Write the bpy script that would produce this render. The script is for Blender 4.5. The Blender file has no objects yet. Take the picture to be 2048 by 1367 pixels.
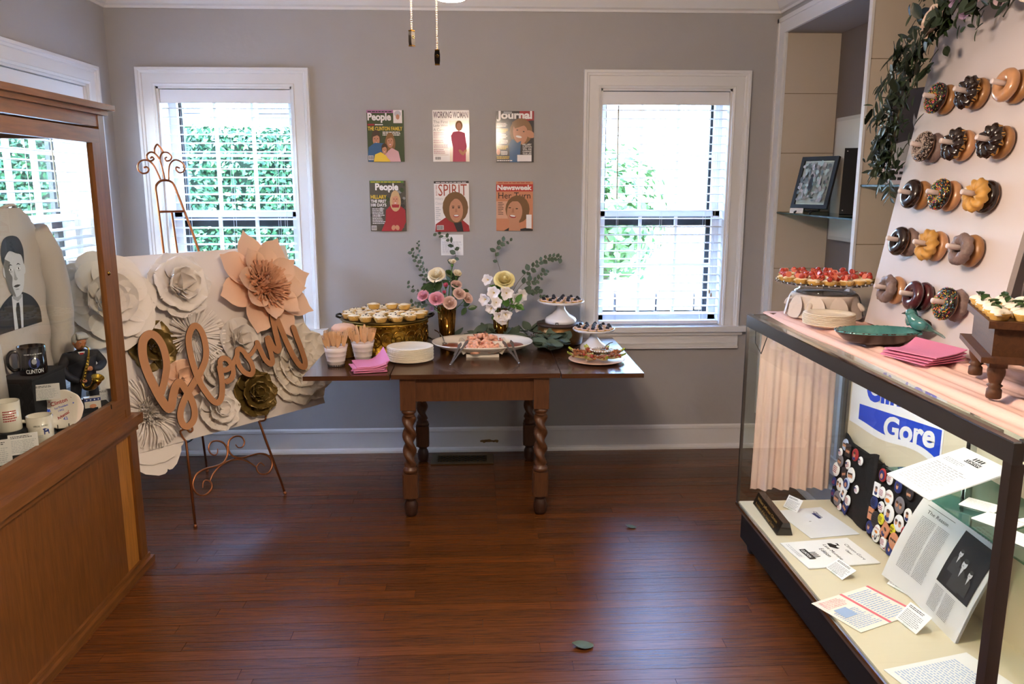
import bpy, bmesh, math, random
from mathutils import Vector, Matrix
random.seed(7)
S = bpy.context.scene
C = S.collection
PI = math.pi
# ---------------------------------------------------------------- camera, world, lights
cam = bpy.data.cameras.new('camera'); cam.sensor_width = 36; cam.lens = 28.21
camo = bpy.data.objects.new('camera', cam); C.objects.link(camo)
camo.location = (0, 0, 1.6); camo.rotation_euler = (PI/2-.1931, 0, -.0428)
cam.clip_start = .05; S.camera = camo
S.view_settings.view_transform = 'Standard'; S.view_settings.look = 'None'
S.view_settings.gamma = 1; S.view_settings.use_curve_mapping = False
S.view_settings.exposure = 1.2
W = bpy.data.worlds.new('sky'); S.world = W; W.use_nodes = True
_n = W.node_tree.nodes; _bg = _n['Background']
_sk = _n.new('ShaderNodeTexSky'); _sk.sky_type = 'NISHITA'; _sk.sun_disc = False
_sk.sun_elevation = math.radians(56); _sk.sun_rotation = math.radians(245); _sk.air_density = 1.2
_tn = _n.new('ShaderNodeVectorMath'); _tn.operation = 'MULTIPLY'; _tn.inputs[1].default_value = (.9, .96, 1.12)
W.node_tree.links.new(_sk.outputs[0], _tn.inputs[0]); W.node_tree.links.new(_tn.outputs[0], _bg.inputs[0]); _bg.inputs[1].default_value = 4.0
_sl = bpy.data.lights.new('sun', 'SUN'); _sl.energy = 8.0; _sl.angle = .009; _sl.color = (1, .95, .86)
_so = bpy.data.objects.new('sun', _sl); C.objects.link(_so)
_so.rotation_euler = Vector((.675, .32, -1.2)).to_track_quat('-Z', 'Y').to_euler(); _so.location = (-6, 0, 8)
LAMP = 100.0      # emission of the fan's three glass globes
CASEL = 30.0     # emission of the tube in the display case

# ---------------------------------------------------------------- materials
def lin(c):
    if isinstance(c, str):
        c = [int(c[i:i+2], 16)/255 for i in (0, 2, 4)]
        c = [x/12.92 if x <= .04045 else ((x+.055)/1.055)**2.4 for x in c]
    return (c[0], c[1], c[2], 1)
MATS = {}
def mat(name, col, rough=.5, metal=0, bump=0, bscale=60, var=0, vscale=4, emit=0, coat=0, sub=0, trans=0, aniso=None, spec=.5, rnd=0, col2=None):
    if name in MATS: return MATS[name]
    m = bpy.data.materials.new(name); m.use_nodes = True; MATS[name] = m
    nt = m.node_tree; b = nt.nodes['Principled BSDF']; L = nt.links.new
    c = lin(col)
    b.inputs['Base Color'].default_value = c; b.inputs['Roughness'].default_value = rough
    b.inputs['Metallic'].default_value = metal; b.inputs['Coat Weight'].default_value = coat
    b.inputs['Specular IOR Level'].default_value = spec
    b.inputs['Transmission Weight'].default_value = trans
    if sub:
        b.inputs['Subsurface Weight'].default_value = sub; b.inputs['Subsurface Radius'].default_value = (.01, .006, .004)
    if emit:
        b.inputs['Emission Color'].default_value = c; b.inputs['Emission Strength'].default_value = emit
    tc = nt.nodes.new('ShaderNodeTexCoord'); co = tc.outputs['Object']
    if aniso:
        mp = nt.nodes.new('ShaderNodeMapping'); mp.inputs['Scale'].default_value = aniso; L(co, mp.inputs[0]); co = mp.outputs[0]
    if var or rnd or col2:
        n = nt.nodes.new('ShaderNodeTexNoise'); n.inputs['Scale'].default_value = vscale; n.inputs['Detail'].default_value = 6
        n.inputs['Distortion'].default_value = .6
        L(co, n.inputs['Vector'])
        r = nt.nodes.new('ShaderNodeValToRGB'); L(n.outputs[0], r.inputs[0])
        r.color_ramp.elements[0].position = .3; r.color_ramp.elements[1].position = .72
        d = lin(col2) if col2 else tuple(min(1, x*(1+var)) for x in c[:3])+(1,)
        e = c if col2 else tuple(x*(1-var) for x in c[:3])+(1,)
        r.color_ramp.elements[0].color = e; r.color_ramp.elements[1].color = d
        out = r.outputs[0]
        if rnd:
            oi = nt.nodes.new('ShaderNodeObjectInfo'); ma = nt.nodes.new('ShaderNodeMapRange')
            ma.inputs[3].default_value = 1-rnd; ma.inputs[4].default_value = 1+rnd; L(oi.outputs['Random'], ma.inputs[0])
            mx = nt.nodes.new('ShaderNodeVectorMath'); mx.operation = 'SCALE'; L(out, mx.inputs[0]); L(ma.outputs[0], mx.inputs[3])
            out = mx.outputs[0]
            ad = nt.nodes.new('ShaderNodeVectorMath'); ad.operation = 'SCALE'; ad.inputs[3].default_value = 9
            cb = nt.nodes.new('ShaderNodeCombineXYZ'); L(oi.outputs['Random'], cb.inputs[0]); L(oi.outputs['Random'], cb.inputs[1]); L(oi.outputs['Random'], cb.inputs[2])
            L(cb.outputs[0], ad.inputs[0]); a2 = nt.nodes.new('ShaderNodeVectorMath'); L(co, a2.inputs[0]); L(ad.outputs[0], a2.inputs[1]); L(a2.outputs[0], n.inputs['Vector'])
        L(out, b.inputs['Base Color'])
    if bump:
        n2 = nt.nodes.new('ShaderNodeTexNoise'); n2.inputs['Scale'].default_value = bscale; n2.inputs['Detail'].default_value = 5
        L(co, n2.inputs['Vector']); bp = nt.nodes.new('ShaderNodeBump'); bp.inputs['Strength'].default_value = bump; bp.inputs['Distance'].default_value = .01
        L(n2.outputs[0], bp.inputs['Height']); L(bp.outputs[0], b.inputs['Normal'])
    return m
def glass(name, tint='FFFFFF', ior=1.45, rough=0.0, gain=1.0):
    if name in MATS: return MATS[name]
    m = bpy.data.materials.new(name); m.use_nodes = True; MATS[name] = m
    nt = m.node_tree; nt.nodes.remove(nt.nodes['Principled BSDF']); L = nt.links.new
    t = nt.nodes.new('ShaderNodeBsdfTransparent'); t.inputs[0].default_value = lin(tint)
    g = nt.nodes.new('ShaderNodeBsdfGlossy'); g.inputs['Roughness'].default_value = rough
    f = nt.nodes.new('ShaderNodeLayerWeight'); f.inputs[0].default_value = .5
    q = nt.nodes.new('ShaderNodeMath'); q.operation = 'POWER'; q.inputs[1].default_value = 5; L(f.outputs['Facing'], q.inputs[0])
    f0 = ((ior-1)/(ior+1))**2
    k = nt.nodes.new('ShaderNodeMath'); k.operation = 'MULTIPLY_ADD'; k.use_clamp = True; k.inputs[1].default_value = (1-f0)*gain; k.inputs[2].default_value = f0*gain; L(q.outputs[0], k.inputs[0])
    mx = nt.nodes.new('ShaderNodeMixShader'); L(k.outputs[0], mx.inputs[0]); L(t.outputs[0], mx.inputs[1]); L(g.outputs[0], mx.inputs[2])
    L(mx.outputs[0], nt.nodes['Material Output'].inputs[0]); return m
M_ = mat
WALL = M_('wall_paint', 'A9A5A3', .75, bump=.25, bscale=14, var=.02)
TRIM = M_('trim_paint', 'DEDCDB', .45, bump=.04, bscale=30)
CEIL = M_('ceiling_paint', 'D5D2D0', .8)
PLANK = M_('oak_floor', '5A3215', .24, var=.35, vscale=7, aniso=(1.2, 28, 28), bump=.10, bscale=24, rnd=.2, spec=.45)
SUBF = M_('floor_gap', '1C0E07', .9)
OAK = M_('golden_oak', '6E431C', .38, var=.25, vscale=7, aniso=(12, 12, 1.1), bump=.06, bscale=20, rnd=.1)
OAKH = M_('golden_oak_rail', '70451D', .38, var=.25, vscale=7, aniso=(12, 1.1, 12), bump=.06, bscale=20)
WALN = M_('dark_table_wood', '4A2D1C', .2, coat=.25, var=.28, vscale=6, aniso=(1.1, 16, 14), bump=.05, bscale=22)
WALV = M_('turned_table_wood', '54331D', .38, var=.25, vscale=8, aniso=(10, 10, 1.5))
SHELFW = M_('cream_panel', 'CBBDAC', .55, var=.02)
GLASS = glass('clear_glass', 'F6FBF9', 1.45)
WGLASS = glass('window_glass', 'F2F8F8', 1.4)
SHGL = glass('green_edge_glass', 'A9CFC4', 1.5)
BLIND = M_('blind_slat', 'E6E6EA', .5)
STORM = M_('storm_frame', '141418', .5)
ALU = M_('anodised_metal', '8C8886', .28, metal=.9)
CHROME = M_('chrome', 'C8CCD0', .12, metal=1)
STEEL = M_('steel', 'A8A6A8', .22, metal=1)
COPPER = M_('rose_gold_metal', 'A5673F', .3, metal=.95)
BLACK = M_('black', '0B0A0B', .6)
BLKCL = M_('black_cloth', '0C0B10', .95, bump=.2, bscale=200)
PAPER = M_('white_paper', 'EDECEC', .75)
INK = M_('ink', '1A1A1C', .7)
GREYT = M_('grey_print', '9A9A9C', .8)
LGREY = M_('light_grey_print', 'C4C4C8', .8)
WPET = M_('white_card_petal', 'E6DDD3', .65, bump=.03, bscale=200)
IPET = M_('ivory_card_petal', 'F0E6D6', .65)
PPET = M_('peach_card_petal', 'F0C8A8', .6)
GPET = M_('antique_gold_petal', '7B6432', .38, metal=.45)
MDF = M_('raw_mdf', 'B07C52', .6, var=.04)
MDFE = M_('burnt_mdf_edge', '2C1B12', .8)
LEAF = M_('eucalyptus_leaf', '4F6250', .6, var=.15, vscale=20)
LEAFD = M_('dark_leaf', '1A2713', .45, var=.2, vscale=20)
LEAFG = M_('fresh_leaf', '4E7A2E', .5, var=.15, vscale=20)
STEM = M_('plant_stem', '5A5138', .7)
BRASS = M_('embossed_brass', 'B08A36', .3, metal=1, bump=.9, bscale=38)
BRASSP = M_('polished_brass', '9A7430', .18, metal=1)
PASTRY = M_('pastry', 'D9AE5E', .7, var=.18, vscale=40, bump=.2, bscale=120)
CREAM = M_('cream_filling', 'F0DFBC', .6, var=.1, vscale=60, bump=.3, bscale=90)
MILK = M_('milk_glass', 'ECE9EA', .15, coat=.3)
STON = M_('cream_stoneware', 'EBE2D3', .25, coat=.2)
PULP = M_('paper_plate', 'E8DCC8', .8, bump=.05, bscale=150)
PINKN = M_('pink_napkin', 'D983A8', .85, bump=.15, bscale=180)
BLUSH = M_('blush_cloth', 'EFC7BB', .9, bump=.08, bscale=160)
CREAMF = M_('cream_laminate', 'D8CDB2', .5)
SKIN = M_('print_skin', 'C98F6E', .6)
HAIR = M_('print_hair', '8A6236', .6)
HAIRD = M_('print_dark_hair', '4A3524', .6)
RED = M_('print_red', 'A3262C', .6); YEL = M_('print_yellow', 'E7C23C', .6); BLUE = M_('print_blue', '2F5F8C', .6)
CBLUE = M_('sign_blue', '1446C8', .45); GREEN = M_('print_green', '3E4F2C', .6); PINKP = M_('print_pink', 'C4566F', .6)
NIGHT = M_('print_dark', '2A2428', .6); WHITEP = M_('print_white', 'F2EDEC', .6); MAUVE = M_('print_mauve', 'B36FA0', .6)
SALM = M_('print_salmon', 'D08A66', .6); NAVY = M_('print_navy', '1E2E6E', .6); LBLUE = M_('print_pale_blue', 'AEBFDD', .7)

# ---------------------------------------------------------------- mesh helpers
class MB:
    def __init__(s): s.v = []; s.f = []; s.mi = []; s.sm = []; s.mats = []; s.M = Matrix()
    def idx(s, m):
        if m not in s.mats: s.mats.append(m)
        return s.mats.index(m)
    def add(s, vs, fs, m, smooth=False, M=None):
        o = len(s.v); T = s.M @ M if M is not None else s.M
        s.v += [T @ Vector(p) for p in vs]; k = s.idx(m)
        for f in fs: s.f.append([i+o for i in f]); s.mi.append(k); s.sm.append(smooth)
        return s
    def box(s, x0, x1, y0, y1, z0, z1, m, M=None):
        v = [(x, y, z) for z in (z0, z1) for y in (y0, y1) for x in (x0, x1)]
        return s.add(v, [(0, 2, 3, 1), (4, 5, 7, 6), (0, 1, 5, 4), (2, 6, 7, 3), (0, 4, 6, 2), (1, 3, 7, 5)], m, M=M)
    def lathe(s, prof, m, seg=24, smooth=True, rmod=None, M=None, c=(0, 0, 0), caps=True, arc=1):
        vs = []; fs = []; n = len(prof)
        for j in range(seg):
            a = 2*PI*j/seg*arc
            for (r, z) in prof:
                k = rmod(a, r, z) if rmod else r
                vs.append((c[0]+k*math.cos(a), c[1]+k*math.sin(a), c[2]+z))
        for j in range(seg):
            q = (j+1) % seg
            for i in range(n-1): fs.append((j*n+i, q*n+i, q*n+i+1, j*n+i+1))
        if caps:
            if prof[0][0] > 1e-5: fs.append([j*n for j in range(seg)][::-1])
            if prof[-1][0] > 1e-5: fs.append([j*n+n-1 for j in range(seg)])
        return s.add(vs, fs, m, smooth, M)
    def tube(s, pts, r, m, seg=8, closed=False, smooth=True, M=None):
        P = [Vector(p) for p in pts]; n = len(P); rr = r if isinstance(r, (list, tuple)) else [r]*n
        vs = []; fs = []; N = None
        for i in range(n):
            t = (P[(i+1) % n]-P[i-1]) if closed else (P[min(i+1, n-1)]-P[max(i-1, 0)])
            t = t.normalized() if t.length > 1e-9 else Vector((0, 0, 1))
            if N is None: N = t.orthogonal().normalized()
            N = N-t*N.dot(t); N = N.normalized() if N.length > 1e-6 else t.orthogonal().normalized()
            B = t.cross(N)
            for k in range(seg):
                a = 2*PI*k/seg; vs.append(P[i]+(N*math.cos(a)+B*math.sin(a))*rr[i])
        for i in range(n if closed else n-1):
            q = (i+1) % n
            for k in range(seg):
                l = (k+1) % seg; fs.append((i*seg+k, i*seg+l, q*seg+l, q*seg+k))
        if not closed: fs.append(list(range(seg))[::-1]); fs.append([(n-1)*seg+k for k in range(seg)])
        return s.add(vs, fs, m, smooth, M)
    def ball(s, c, r, m, seg=12, rings=8, sc=(1, 1, 1), M=None):
        pr = [(math.sin(PI*i/rings), -math.cos(PI*i/rings)) for i in range(rings+1)]
        vs = []; fs = []; n = rings+1
        for j in range(seg):
            a = 2*PI*j/seg
            for (q, z) in pr: vs.append((c[0]+r*q*math.cos(a)*sc[0], c[1]+r*q*math.sin(a)*sc[1], c[2]+r*z*sc[2]))
        for j in range(seg):
            q = (j+1) % seg
            for i in range(rings): fs.append((j*n+i, q*n+i, q*n+i+1, j*n+i+1))
        return s.add(vs, fs, m, True, M)
    def prism(s, pts, z0, z1, m, me=None, M=None):
        n = len(pts); v = [(p[0], p[1], z0) for p in pts]+[(p[0], p[1], z1) for p in pts]
        s.add(v, [list(range(n))[::-1], [n+i for i in range(n)]], m, M=M)
        return s.add(v, [(i, (i+1) % n, n+(i+1) % n, n+i) for i in range(n)], me or m, M=M)
    def grid(s, fn, nu, nv, m, smooth=True, M=None):
        vs = [fn(i/nu, j/nv) for j in range(nv+1) for i in range(nu+1)]
        fs = [(j*(nu+1)+i, j*(nu+1)+i+1, (j+1)*(nu+1)+i+1, (j+1)*(nu+1)+i) for j in range(nv) for i in range(nu)]
        return s.add(vs, fs, m, smooth, M)
    def mesh(s, name):
        me = bpy.data.meshes.new(name); me.from_pydata([tuple(p) for p in s.v], [], s.f)
        for m in s.mats: me.materials.append(m)
        me.polygons.foreach_set('material_index', s.mi); me.polygons.foreach_set('use_smooth', s.sm); me.update()
        return me
    def build(s, name, parent=None, loc=(0, 0, 0), rz=0, M=None):
        return put(name, s.mesh(name), parent, loc, rz, M)
MW = {}
def put(name, me, parent=None, loc=(0, 0, 0), rz=0, M=None):
    o = bpy.data.objects.new(name, me); C.objects.link(o)
    if parent: o.parent = parent
    if M is not None: o.matrix_local = M; MW[o.name] = M.copy()
    else: o.location = loc; o.rotation_euler = (0, 0, rz)
    return o
def tag(o, label, cat, group=None):
    o['label'] = label; o['category'] = cat
    if group: o['group'] = group
    return o
def thing(name, label, cat, loc=(0, 0, 0), rz=0, group=None, M=None):
    return tag(put(name, None, None, loc, rz, M), label, cat, group)
def struct(o): o['kind'] = 'structure'; return o
def stuff(o): o['kind'] = 'stuff'; return o
def dup(root, loc=None, rz=0, label=None, M=None, parent=None):
    """copy a thing with its parts and sub-parts"""
    r = root.copy(); C.objects.link(r)
    if parent is not None: r.parent = parent
    if M is not None: r.matrix_local = M
    elif loc is not None: r.location = loc; r.rotation_euler = (0, 0, rz)
    if label: r['label'] = label
    for ch in list(root.children):
        dup(ch, parent=r)
    return r
def TR(x, y, z): return Matrix.Translation((x, y, z))
def RX(a): return Matrix.Rotation(a, 4, 'X')
def RY(a): return Matrix.Rotation(a, 4, 'Y')
def RZ(a): return Matrix.Rotation(a, 4, 'Z')
def SC(x, y=None, z=None): return Matrix.Diagonal((x, x if y is None else y, x if z is None else z, 1))
def frame(o, x, y, z=None):
    x = Vector(x).normalized(); y = Vector(y); y = (y-x*y.dot(x)).normalized(); z = x.cross(y)
    m = Matrix((x, y, z)).transposed().to_4x4(); m.translation = Vector(o); return m
def clock(a):
    # clock position on a round plate, six o'clock nearest the viewer
    h = round((PI/2-a)/(PI/6)) % 12 or 12
    return ['one', 'two', 'three', 'four', 'five', 'six', 'seven', 'eight', 'nine', 'ten', 'eleven', 'twelve'][h-1]+" o'clock"
ORD = ['lowest', 'second', 'third', 'fourth', 'fifth', 'sixth', 'seventh', 'eighth', 'ninth', 'tenth', 'eleventh', 'twelfth', 'thirteenth']
# flat print: layers of coloured shapes and lettering on a sheet (local x right, y up, z out)
_TX = {}
def textgeo(s, bold=0, shear=0):
    k = (s, bold, shear)
    if k not in _TX:
        cu = bpy.data.curves.new('t', 'FONT'); cu.body = s; cu.resolution_u = 4 if bold >= .034 else 2; cu.offset = bold; cu.shear = shear
        ob = bpy.data.objects.new('t', cu); me = bpy.data.meshes.new_from_object(ob)
        v = [tuple(p.co) for p in me.vertices]; f = [tuple(p.vertices) for p in me.polygons]
        bpy.data.objects.remove(ob); bpy.data.meshes.remove(me); bpy.data.curves.remove(cu)
        _TX[k] = (v, f)
    return _TX[k]
class Pr(MB):
    def __init__(s, z0=.0004, dz=.00018): super().__init__(); s.z = z0; s.dz = dz
    def nx(s): s.z += s.dz; return s.z
    def pg(s, pts, m): z = s.nx(); return s.add([(p[0], p[1], z) for p in pts], [list(range(len(pts)))], m)
    def rc(s, x0, y0, x1, y1, m): return s.pg([(x0, y0), (x1, y0), (x1, y1), (x0, y1)], m)
    def el(s, x, y, rx, ry, m, n=18, a=0):
        ca, sa = math.cos(a), math.sin(a)
        return s.pg([(x+rx*math.cos(2*PI*i/n)*ca-ry*math.sin(2*PI*i/n)*sa, y+rx*math.cos(2*PI*i/n)*sa+ry*math.sin(2*PI*i/n)*ca) for i in range(n)], m)
    def tx(s, t, x, y, h, m, w=None, bold=0, shear=0, al='l', rot=0):
        v, f = textgeo(t, bold, shear); z = s.nx()
        x0 = min(p[0] for p in v); x1 = max(p[0] for p in v); y0 = min(p[1] for p in v); y1 = max(p[1] for p in v)
        sy = h/(y1-y0); sx = w/(x1-x0) if w else sy; W = (x1-x0)*sx
        ox = x-(0 if al == 'l' else W/2 if al == 'c' else W); ca, sa = math.cos(rot), math.sin(rot)
        P = []
        for p in v:
            a = ox+(p[0]-x0)*sx-x; b = (p[1]-y0)*sy
            P.append((x+a*ca-b*sa, y+a*sa+b*ca, z))
        return s.add(P, f, m)
    def lines(s, x0, y0, x1, y1, n, m, th=.45, seed=1, ragged=.2):
        """rows too small to read: word-length strokes"""
        R = random.Random(seed); z = s.nx(); ph = (y1-y0)/n
        for i in range(n):
            y = y1-ph*(i+.5); x = x0; xe = x1-(x1-x0)*R.random()*ragged
            while x < xe:
                w = min((x1-x0)*R.uniform(.05, .16), xe-x)
                s.add([(x, y-ph*th/2, z), (x+w, y-ph*th/2, z), (x+w, y+ph*th/2, z), (x, y+ph*th/2, z)], [(0, 1, 2, 3)], m); x += w+(x1-x0)*.025
        return s
# ---------------------------------------------------------------- room shell
XL, XR, YB, YF, ZC = -2.025, 1.727, 4.722, -1.4, 2.66
fl = struct(MB().box(XL-.2, XR+.5, YF, YB+.1, -.09, -.006, SUBF).build('floor'))
R = random.Random(3); PW = .0572; nrow = 0; y = YB-.012; far = MB(); cnt = 0; _pm = {}
while y > YF:
    x = XL; y0 = y-PW
    while x < XR-.01:
        l = R.uniform(.55, 1.9)
        if 3.55 < y < 4.66 and x < .085 < x+l+.3: l = .085-x if .085-x > .12 else l
        x1 = min(XR, x+l)
        if XR-x1 < .25: x1 = XR
        if y > 1.62 and cnt < 296:
            b = MB(); g = .0007; t = R.uniform(0, .0006)
            b.box(-(x1-x)/2+g, (x1-x)/2-g, -PW/2+g, PW/2-g, -.008, 0, PLANK)
            b.build('plank', fl, ((x+x1)/2, y-PW/2, -t)); cnt += 1
        else: far.box(x+.0008, x1-.0008, y0+.0008, y-.0008, -.008, 0, PLANK)
        x = x1
    y -= PW
stuff(far.build('floor_planks', fl))
struct(MB().box(XL-.2, XR+.6, YF-.1, YB+.2, ZC, ZC+.12, CEIL).build('ceiling'))
def wall(name, a0, a1, z0, z1, holes, t, M, m=WALL):
    b = MB(); b.M = M; xs = sorted({a0, a1}.union(*[{h[0], h[1]} for h in holes])) if holes else [a0, a1]
    for i in range(len(xs)-1):
        x0, x1 = xs[i], xs[i+1]; z = z0
        for h in sorted([h for h in holes if h[0] <= x0+1e-6 and h[1] >= x1-1e-6], key=lambda h: h[2]):
            if h[2] > z: b.box(x0, x1, 0, t, z, h[2], m)
            z = h[3]
        if z < z1: b.box(x0, x1, 0, t, z, z1, m)
    return struct(b.build(name))
MBK = TR(0, YB, 0)                       # local x right, y outward, z up, seen from inside
MLF = TR(XL, 0, 0) @ RZ(PI/2)            # local x = world y, local y = -world x
W1 = (-1.777, -1.030, .765, 2.138); W2 = (.708, 1.466, .765, 2.138); W3 = (3.40, 4.44, .765, 2.115)
wall('wall_back', XL-.2, XR+.6, 0, ZC, [W1, W2], .2, MBK)
wall('wall_left', YF, YB, 0, ZC, [W3], .2, MLF)
NY0, NY1, NZ1 = 2.66, 4.632, 2.43          # built-in niche in the right wall
MRT = TR(XR, 0, 0) @ RZ(-PI/2)           # local x = -world y
wall('wall_right', -YB, -YF, 0, ZC, [(-NY1-.04, -NY0+.04, .25, NZ1+.045)], .10, MRT)
wall('wall_front', XL-.2, XR+.6, 0, ZC, [], -.1, TR(0, YF, 0))
dd = struct(put('added_bounce_cut_door', None, None, (-.1, YF, 0)))  # added dark double door on the unseen front wall, to cut bounce light
DKW = M_('bounce_cut_dark_wood', '24150D', .4, var=.2, vscale=5, aniso=(10, 10, 1))
for s in (-1, 1):
    lf = MB().box(.004 if s > 0 else -1.05, 1.05 if s > 0 else -.004, .005, .05, .01, 2.12, DKW).build('added_door_leaf', dd)
    for (z0, z1) in ((.15, .8), (.95, 1.98)): MB().box(min(s*.12, s*.93), max(s*.12, s*.93), .05, .062, z0, z1, DKW).build('raised_panel', lf)
    MB().ball((s*.06, .09, 1.0), .028, BRASSP, 12, 8).build('knob', lf)
for a in ((-1.16, -1.05, 0, 2.23), (1.05, 1.16, 0, 2.23), (-1.05, 1.05, 2.12, 2.23)): MB().box(a[0], a[1], 0, .03, a[2], a[3], TRIM).build('casing', dd)
# crown moulding
CP = [(0, -.0), (.0, -.115), (.012, -.115), (.016, -.103), (.03, -.095), (.062, -.05), (.075, -.03), (.088, -.022), (.088, 0)]
def crown(name, p0, p1, inw):
    b = MB(); d = Vector((p1[0]-p0[0], p1[1]-p0[1], 0)).normalized(); n = Vector((inw[0], inw[1], 0)); vs = []
    for (q, sgn) in ((p0, 1), (p1, -1)):
        for (a, z) in CP: vs.append(Vector((q[0], q[1], ZC+z))+n*a+d*a*sgn)
    k = len(CP); b.add(vs, [(i, i+1, k+i+1, k+i) for i in range(k-1)], TRIM); return struct(b.build(name))
crown('trim_1', (XL, YB), (XR, YB), (0, -1)); crown('trim_2', (XL, YF), (XL, YB), (1, 0)); crown('trim_3', (XR, YB), (XR, YF), (-1, 0))
# baseboards
BP = [(0, .15), (.008, .15), (.016, .142), (.018, .128), (.013, .124), (.015, .028), (.028, .022), (.033, .012), (.033, 0)]
def base(name, p0, p1, inw):
    b = MB(); d = Vector((p1[0]-p0[0], p1[1]-p0[1], 0)).normalized(); n = Vector((inw[0], inw[1], 0)); vs = []
    for (q, sgn) in ((p0, 1), (p1, -1)):
        for (a, z) in BP: vs.append(Vector((q[0], q[1], z))+n*a+d*a*sgn)
    k = len(BP); b.add(vs, [(i, i+1, k+i+1, k+i) for i in range(k-1)], TRIM); return struct(b.build(name))
bb = base('baseboard_back', (XL, YB), (XR, YB), (0, -1)); base('baseboard_left', (XL, YF), (XL, YB), (1, 0)); base('baseboard_right', (XR, YB), (XR, YF), (-1, 0))
b = MB(); R = random.Random(5)
for (cx, w) in ((.03, .03), (.065, .04), (.1, .03)):
    b.prism([(cx+w*math.cos(a)*R.uniform(.6, 1), .062+.009*math.sin(a)*R.uniform(.5, 1.4)) for a in [i*PI/6 for i in range(12)]], .0135, .0158, M_('bare_chipped_wood', '8A6B45', .8), M=TR(0, YB, 0) @ RX(PI/2))
b.build('chipped_paint_patch', bb)

# windows: casing, stool, apron, two sashes with panes and muntins, dark storm frame; blinds are things of their own
CAS = [(0, 0), (0, .014), (.012, .018), (.016, .014), (.066, .016), (.07, .022), (.08, .024), (.084, .03), (.098, .03), (.1, .024), (.1, 0)]
def window(n, w, M, muntin=(3, 2)):
    x0, x1, z0, z1 = w; root = put('window_%d' % n, None, M=M); struct(root)
    k = len(CAS)
    def piece(P): # P: two functions a->point
        b = MB(); vs = [P[0](a, h) for (a, h) in CAS]+[P[1](a, h) for (a, h) in CAS]
        b.add(vs, [(i, i+1, k+i+1, k+i) for i in range(k-1)]+[list(range(k))], TRIM); return b.build('casing', root)
    piece((lambda a, h: (x0-a, -h, z1+a), lambda a, h: (x1+a, -h, z1+a)))
    piece((lambda a, h: (x0-a, -h, z0), lambda a, h: (x0-a, -h, z1+a)))
    piece((lambda a, h: (x1+a, -h, z1+a), lambda a, h: (x1+a, -h, z0)))
    b = MB(); b.box(x0-.145, x1+.145, -.055, 0, z0-.028, z0+.004, TRIM); b.box(x0, x1, 0, .10, z0-.02, z0+.004, TRIM); b.box(x0-.12, x1+.12, -.035, 0, z0-.05, z0-.028, TRIM); b.build('sill', root)
    b = MB(); b.box(x0-.1, x1+.1, -.02, 0, z0-.125, z0-.05, TRIM); b.box(x0-.085, x1+.085, -.028, 0, z0-.105, z0-.098, TRIM); b.box(x0-.1, x1+.1, -.03, 0, z0-.132, z0-.12, TRIM); b.build('apron', root)
    b = MB(); t = .012
    b.box(x0, x0+t, 0, .2, z0, z1, TRIM); b.box(x1-t, x1, 0, .2, z0, z1, TRIM); b.box(x0, x1, 0, .2, z1-t, z1, TRIM); b.box(x0, x1, .1, .2, z0-.01, z0+.012, TRIM); b.build('jamb', root)
    zm = 1.432
    for (nm, y, za, zb) in (('lower_sash', .105, z0+.012, zm+.02), ('upper_sash', .14, zm-.02, z1-.012)):
        s = MB(); xa, xb = x0+.012, x1-.012; st = .042; br = .055 if nm == 'lower_sash' else .035; tr = .035
        s.box(xa, xa+st, y, y+.032, za, zb, TRIM); s.box(xb-st, xb, y, y+.032, za, zb, TRIM)
        s.box(xa, xb, y, y+.032, za, za+br, TRIM); s.box(xa, xb, y, y+.032, zb-tr, zb, TRIM)
        so = s.build(nm, root); gx0, gx1, gz0, gz1 = xa+st, xb-st, za+br, zb-tr; nc, nr = muntin
        for i in range(1, nc):
            xx = gx0+(gx1-gx0)*i/nc; MB().box(xx-.008, xx+.008, y+.004, y+.03, gz0, gz1, TRIM).build('muntin', so)
        for j in range(1, nr):
            zz = gz0+(gz1-gz0)*j/nr; MB().box(gx0, gx1, y+.005, y+.029, zz-.008, zz+.008, TRIM).build('muntin', so)
        for i in range(nc):
            for j in range(nr):
                a0 = gx0+(gx1-gx0)*i/nc; a1 = gx0+(gx1-gx0)*(i+1)/nc; c0 = gz0+(gz1-gz0)*j/nr; c1 = gz0+(gz1-gz0)*(j+1)/nr
                MB().add([(a0, y+.017, c0), (a1, y+.017, c0), (a1, y+.017, c1), (a0, y+.017, c1)], [(0, 1, 2, 3)], WGLASS).build('pane', so)
    b = MB(); y = .19
    b.box(x0+.012, x0+.066, y, y+.022, z0, z1, STORM); b.box(x1-.066, x1-.012, y, y+.022, z0, z1, STORM); b.box(x0, x1, y, y+.022, zm-.075, zm-.02, STORM); b.box(x0, x1, y, y+.022, z1-.05, z1, STORM); b.box(x0, x1, y, y+.022, z0, z0+.04, STORM)
    b.build('storm_frame', root)
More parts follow.
